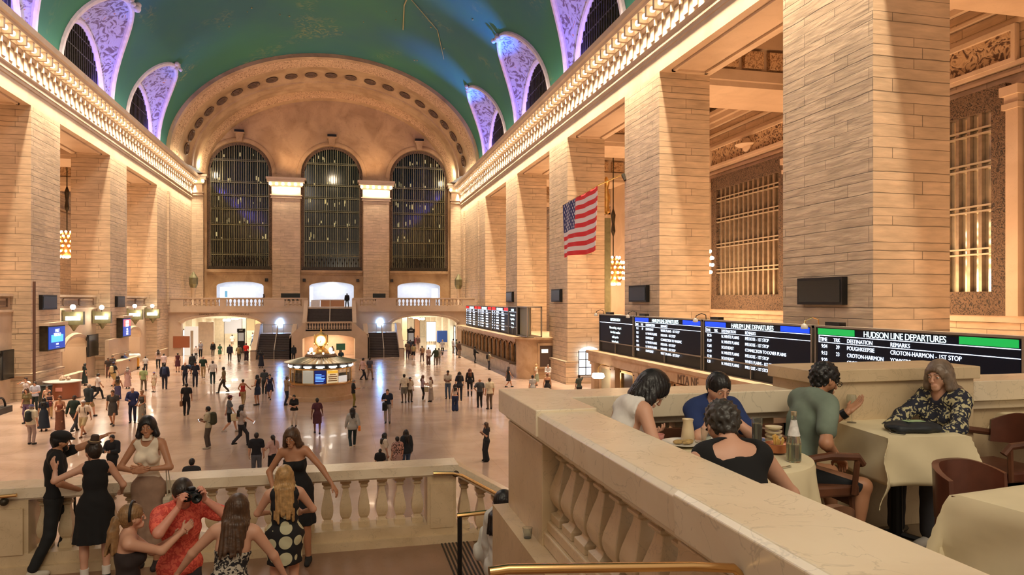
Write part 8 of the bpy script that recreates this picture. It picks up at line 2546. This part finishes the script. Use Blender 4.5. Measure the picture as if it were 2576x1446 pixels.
C(836, 903, 870, 'woman with tan hair behind the booth under the central arch', 190, 'f', 'light', ('shirt', (.5, .42, .30)), ('skirt', (.4, .32, .25)), ('mid', 'brown'))
C(858, 925, 880, 'person in a teal vest behind the booth', 0, 'm', 'light', ('tee', (.02, .06, .08)), ('trousers', DK), ('short', 'brown'))
C(776, 915, 884, 'person with tan shirt low behind the booth at the left', 90, 'm', 'tan', ('tee', (.4, .25, .15)), ('trousers', DK), ('short', 'dark'), h=1.35)
C(739, 908, 868, 'dark figure holding long things left of the central arch', 20, 'm', 'brown', ('jacket', (.012, .02, .03)), ('trousers', (.01, .015, .02)), ('short', 'black'))
C(873, 766, 737, 'person in black standing at the top of the east stairs', 5, 'm', 'dark', ('jacket', DK), ('trousers', DK), ('short', 'black'), zf=5.6, feet=((-.16, 0, 0), (.16, 0, 0))) if False else None
bp = person('person in black standing at the top of the east stairs', onY(873, 740, 91.5)[0], 91.5, 5.62, 5, 1.75, 'm', 'dark', ('jacket', DK), ('trousers', DK), ('short', 'black'), res=.03, feet=((-.16, 0, 0), (.18, 0, 0)))
person('person in black leaning at the balustrade right of the left shop', onY(664, 745, 92.5)[0], 92.5, 5.62, 100, 1.65, 'f', 'dark', ('tee', (.03, .012, .02)), ('trousers', DK), ('short', 'black'), res=.03)
C(213, 946, 891, 'person in a long black cape by the left track entrance', -60, 'f', 'light', ('ldress', (.010, .022, .022)), None, ('long', 'black'), h=1.7)
C(272, 932, 886, 'man in a brown and black shirt behind the woman with the beige backpack', 190, 'm', 'brown', ('tee', (.03, .02, .018)), ('trousers', (.10, .04, .03)), ('short', 'brown'))
C(283, 940, 890, 'person in dark stripes near the left wall', 200, 'f', 'tan', ('shirt', (.05, .04, .04)), ('trousers', (.3, .2, .12)), ('short', 'dark'))
a = C(314, 915, 872, 'man in a blue shirt leaning on the left wall', -80, 'm', 'tan', ('blouse', (.12, .18, .42)), ('trousers', (.02, .02, .05)), ('short', 'white'), hands=((-.2, .4, 1.05), (.2, .42, 1.05)))
backpack(a, (.012, .02, .035), 'black backpack of the man in blue by the left wall')
a = C(285, 971, 904, 'woman in a black top and khaki shorts with a beige backpack', -20, 'f', 'light', ('tee', (.015, .02, .02)), ('shorts', (.45, .34, .14)), ('short', 'dark'), WALK, hat=('cap', (.03, .035, .10)))
backpack(a, (.55, .42, .22), 'beige backpack of the woman in khaki shorts')
C(321, 977, 917, 'woman in a loose dusty pink dress and headscarf', -10, 'f', 'tan', ('ldress', (.42, .26, .24)), None, ('mid', 'grey'), h=1.6)
C(361, 983, 922, 'man in a pale green shirt and brown trousers walking away', 3, 'm', 'light', ('shirt', (.30, .36, .16)), ('trousers', (.14, .11, .07)), ('short', 'dark'), WALK2)
C(366, 937, 896, 'man in a grey-white t-shirt beside the yellow cart', 10, 'm', 'brown', ('tee', (.55, .55, .55)), ('trousers', (.03, .03, .03)), ('short', 'black'))
C(388, 986, 919, 'child in pale clothes and a blue sun hat', 150, 'f', 'light', ('tee', (.62, .52, .40)), ('shorts', (.55, .45, .30)), ('short', 'brown'), hat=('brim', (.18, .14, .28)), h=1.45)
C(398, 927, 879, 'woman with long dark hair and black trousers near the far left corner', 20, 'f', 'light', ('shirt', (.5, .38, .33)), ('trousers', (.01, .015, .015)), ('long', 'dark'))
C(412, 934, 889, 'person in a pale pink shirt near the far left corner', 0, 'm', 'light', ('shirt', (.60, .48, .50)), ('trousers', (.03, .03, .03)), ('short', 'dark'))
C(296, 1008, 943, 'woman with long dark hair, cropped top and long violet skirt', 5, 'f', 'tan', ('crop', (.25, .15, .07)), ('maxi', (.055, .05, .12)), ('long', 'dark'), WALK)
C(284, 1070, 979, 'man in a loose dark grey knee-length shirt walking towards the camera', 178, 'm', 'tan', ('tdress', (.055, .050, .048)), None, ('short', 'brown'), feet=((-.08, .16, 0), (.08, -.14, .03)), build=1.1)
C(334, 1063, 971, 'man in a blue suit and cream tie facing the camera', 182, 'm', 'light', ('jacket', (.022, .03, .11)), ('trousers', (.016, .02, .05)), ('bald', 'brown'), hands=((-.22, .12, .95), (.14, .22, 1.12)))
a = C(358, 1066, 980, 'blond woman in a dark top and patterned skirt facing the suited man', 150, 'f', 'tan', ('tank', (.07, .06, .05)), ('maxi', patmat('zebra_skirt', (.45, .42, .32), (.07, .06, .06), 12, .5, 'wave')), ('bun', 'dblond'), hands=((-.1, .2, 1.0), (.12, .2, 1.0)))
a = C(246, 1004, 937, 'man in a white shirt with a black case walking to the right', -70, 'm', 'tan', ('shirt', (.58, .52, .50)), ('trousers', (.015, .015, .018)), ('short', 'black'), WALK)
handbag(a, 0, DK, 'black garment case of the man in the white shirt', .55, .38, .15, .0, 'garment_case')
C(223, 1049, 954, 'man in a dark suit jacket and khaki shorts striding away', -25, 'm', 'light', ('jacket', (.010, .018, .024)), ('shorts', (.33, .24, .12)), ('short', 'grey'), WALK2, build=1.1)
C(186, 1086, 991, 'man in a dark green sweater and black cap walking away', -20, 'm', 'light', ('blouse', (.010, .025, .018)), ('trousers', (.03, .03, .04)), ('short', 'brown'), WALK, hat=('cap', (.03, .022, .02)), build=1.1)
a = C(210, 1098, 1002, 'man in a white cap, white t-shirt and khaki shorts with crossed straps', 165, 'm', 'tan', ('tee', (.66, .56, .46)), ('shorts', (.42, .33, .18)), ('short', 'grey'), WALK, hat=('backcap', (.72, .66, .66)), shoes=(.10, .05, .03))
backpack(a, (.05, .03, .02), 'brown strapped backpack of the man in the white cap')
C(151, 1086, 994, 'woman in a halter top with a white wrap and brown skirt', 175, 'f', 'tan', ('strapless', (.30, .10, .06)), ('maxi', (.16, .06, .035)), ('bun', 'auburn'), hands=((-.1, .2, 1.05), (.12, .2, 1.05)))
a = C(125, 1052, 984, 'woman with a red shoulder bag looking at a camera in the left group', 190, 'f', 'light', ('tank', (.03, .02, .03)), ('trousers', (.5, .36, .18)), ('mid', 'dark'), PH)
handbag(a, 0, (.16, .03, .03), 'dark red bag in the middle of the left group', .3, .26, .12, .05, 'shoulder_bag')
C(110, 1084, 989, 'person in a long dark navy dress in the left group', 10, 'f', 'tan', ('ldress', (.010, .018, .035)), None, ('mid', 'black'), h=1.66)
a = C(78, 1118, 1016, 'man in a cream shirt and grey-pink trousers in front of the left group', -15, 'm', 'light', ('shirt', (.60, .55, .42)), ('trousers', (.30, .23, .22)), ('short', 'grey'), hat=('brim', (.05, .05, .12)))
backpack(a, (.010, .014, .014), 'black backpack of the man in the cream shirt')
C(88, 1034, 959, 'man in a light blue shirt and black trousers facing the camera in the left group', 180, 'm', 'light', ('shirt', (.45, .48, .60)), ('trousers', (.008, .018, .018)), ('short', 'dark'), hands=((-.1, .22, 1.1), (.1, .22, 1.1)))
C(66, 1025, 948, 'woman in a white t-shirt lifting a camera in the left group', 170, 'f', 'tan', ('tee', (.62, .58, .60)), ('trousers', (.06, .05, .09)), ('short', 'dark'), hands=((-.12, .2, 1.5), (.12, .2, 1.5)))
a = C(68, 1065, 975, 'person in an olive and pink top at the left edge of the left group', 160, 'f', 'light', ('tee', (.14, .11, .05)), ('trousers', (.10, .06, .13)), ('mid', 'brown'))
C(118, 1040, 970, 'pale shouldered woman behind the camera group near the desk', 200, 'f', 'light', ('strapless', (.5, .36, .26)), ('trousers', (.4, .3, .2)), ('bun', 'brown'))
# == REMAINING THINGS ON THE FLOOR
_d = 51.9
dx, dy = at_depth(157, 47.6)
e = empty('reception_desk', (dx, dy, 0), label='round brown reception desk at the left of the hall', cat='desk')
MB().lathe([(1.0, 0), (1.06, .03), (1.06, 1.05), (1.0, 1.08)], (0, 0, 0), 40).build('desk_body', mat('rust_wood', (.26, .085, .04), .35, var=.15, vscale=1), e, True, world=False)
MB().lathe([(.8, 1.08), (1.12, 1.08), (1.13, 1.14), (.8, 1.15)], (0, 0, 0), 40).build('desk_top', PORC, e, True, world=False)
MB().box(-.05, -1.08, .55, .35, -1.05, .8).build('notice', mat('pink_notice', (.65, .28, .22), .6), e, world=False)
MB().lathe([(.15, 1.15), (.22, 1.25), (.12, 1.42), (.001, 1.5)], (-.1, .3, 0), 12).lathe([(.1, 1.15), (.16, 1.3), (.001, 1.42)], (.3, .2, 0), 10).build('display', mat('desk_flowers', (.35, .24, .16), .6, var=.8, vscale=20), e, True, world=False)
o = MB().lathe([(.32, 0), (.38, .1), (.40, 1.0), (.36, 1.1), (.001, 1.12)], (0, 0, 0), 20).build('waste_bin', mat('dark_green_bin', (.012, .02, .016), .5), None, True)
_q = at_depth(113, 45.6); o.location = (_q[0], _q[1], 0); tag(o, 'dark green rounded bin in front of the round desk', 'bin')
MB().lathe([(.40, 1.0), (.43, 1.02), (.42, 1.08), (.38, 1.1)], (0, 0, 0), 20).build('rim', BLACK, o, True, world=False)
_q = at_depth(334, 67.5)
e = empty('cleaning_cart', (_q[0], _q[1], 0), math.radians(12), label='yellow and black cleaning cart under a white cover', cat='cart')
MB().box(-.55, -.4, .25, -.25, .4, 1.05).box(.25, -.4, .25, .55, .4, 1.05).build('side_boxes', mat('cart_yellow', (.85, .42, .05), .5), e, world=False, bevel=.03)
MB().box(-.25, -.38, .2, .25, .38, 1.05).box(-.6, -.45, .12, .6, .45, .22).build('frame', BLACK, e, world=False)
MB().box(-.18, -.42, .65, .18, -.38, .95).box(-.16, -.42, .3, .16, -.38, .5).build('labels', mat('cart_label', (.8, .6, .35), .5), e, world=False)
cv = Field((-.8, -.6, 0), (.8, .6, .6), .04)
cv.cap(vec(-.45, 0, .15), vec(.45, 0, .18), .26, .24, .05).ripple(lambda X, Y, Z: .03 * np.sin(X * 9) * np.sin(Y * 11)); cv.clip((0, 0, .02), vec(0, 0, -1))
o = np_mesh('cover', [cv.surf()], mat('plastic_cover', (.72, .73, .70), .3, bump=.4), e); o.location = (0, 0, 1.05)
for sx in (-.45, .45): MB().lathe([(.04, 0), (.07, .02), (.07, .12), (.04, .14)], (sx, -.3, 0), 10).build('caster', BLACK, e, world=False)
_a = onX(0, 965, INF + .5)
e = empty('round_planter', (-19.0, 46.0, 0), label='rounded dark handrail housing at the left edge of the hall', cat='escalator')
MB().box(-19.6, 44.0, 0, -18.7, 47.6, .35).build('base', DKGREY, e)
pts = [(-18.9, 44.0, .9)] + [(-18.9, 46.6 + .55 * math.sin(t), .9 - .55 + .55 * math.cos(t)) for t in [PI * i / 8 for i in range(9)]]
MB().tube(pts, .06, 8).build('moving_handrail', BLACK, e, True)
for (px0, px1, py, lab) in ((275, 318, 893, 'pale stone ticket shelf with a sloping top on the second left pier'),):
 o = struct('trim_99', MB().box(XL - .1, 67.6, 0, XL + .9, 73.6, 1.15).box(XL - .1, 67.5, 1.15, XL + 1.0, 73.7, 1.25).box(XL - .1, 67.6, 1.25, XL + .2, 73.6, 3.1), PLAIN, lab)
for i, (y0, y1) in enumerate(((57.4, 62.0), (73.8, 77), (85.2, 89.5))):
 struct('baseboard_left.%03d' % i, MB().box(XL - .3, y0, 0, XL + .12, y1, .9).box(XL - .3, y0, .9, XL + .2, y1, 1.0), PLAIN, 'stone base along the left wall')
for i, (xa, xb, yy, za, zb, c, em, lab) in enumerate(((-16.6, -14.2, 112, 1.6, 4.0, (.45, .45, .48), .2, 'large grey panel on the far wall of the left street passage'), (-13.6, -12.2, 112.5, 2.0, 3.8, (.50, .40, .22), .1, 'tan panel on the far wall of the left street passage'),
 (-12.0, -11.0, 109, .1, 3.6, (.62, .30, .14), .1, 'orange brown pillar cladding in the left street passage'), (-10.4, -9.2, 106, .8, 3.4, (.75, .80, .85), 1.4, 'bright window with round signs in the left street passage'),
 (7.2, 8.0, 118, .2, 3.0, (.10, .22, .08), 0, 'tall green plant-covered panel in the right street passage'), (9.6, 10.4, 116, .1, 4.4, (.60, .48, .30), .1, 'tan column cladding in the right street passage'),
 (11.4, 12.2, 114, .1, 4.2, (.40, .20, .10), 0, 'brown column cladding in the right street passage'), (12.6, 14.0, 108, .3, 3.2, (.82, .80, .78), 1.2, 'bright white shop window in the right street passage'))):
 e = empty('wall_panel', ((xa + xb) / 2, yy, 0), label=lab, cat='panel')
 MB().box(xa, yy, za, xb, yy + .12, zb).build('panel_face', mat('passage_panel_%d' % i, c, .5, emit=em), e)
 MB().box(xa - .06, yy + .02, 0, xa, yy + .14, zb + .06).box(xb, yy + .02, 0, xb + .06, yy + .14, zb + .06).box(xa - .06, yy + .02, zb, xb + .06, yy + .14, zb + .06).build('frame', BRONZE, e)
bpy.context.view_layer.update()
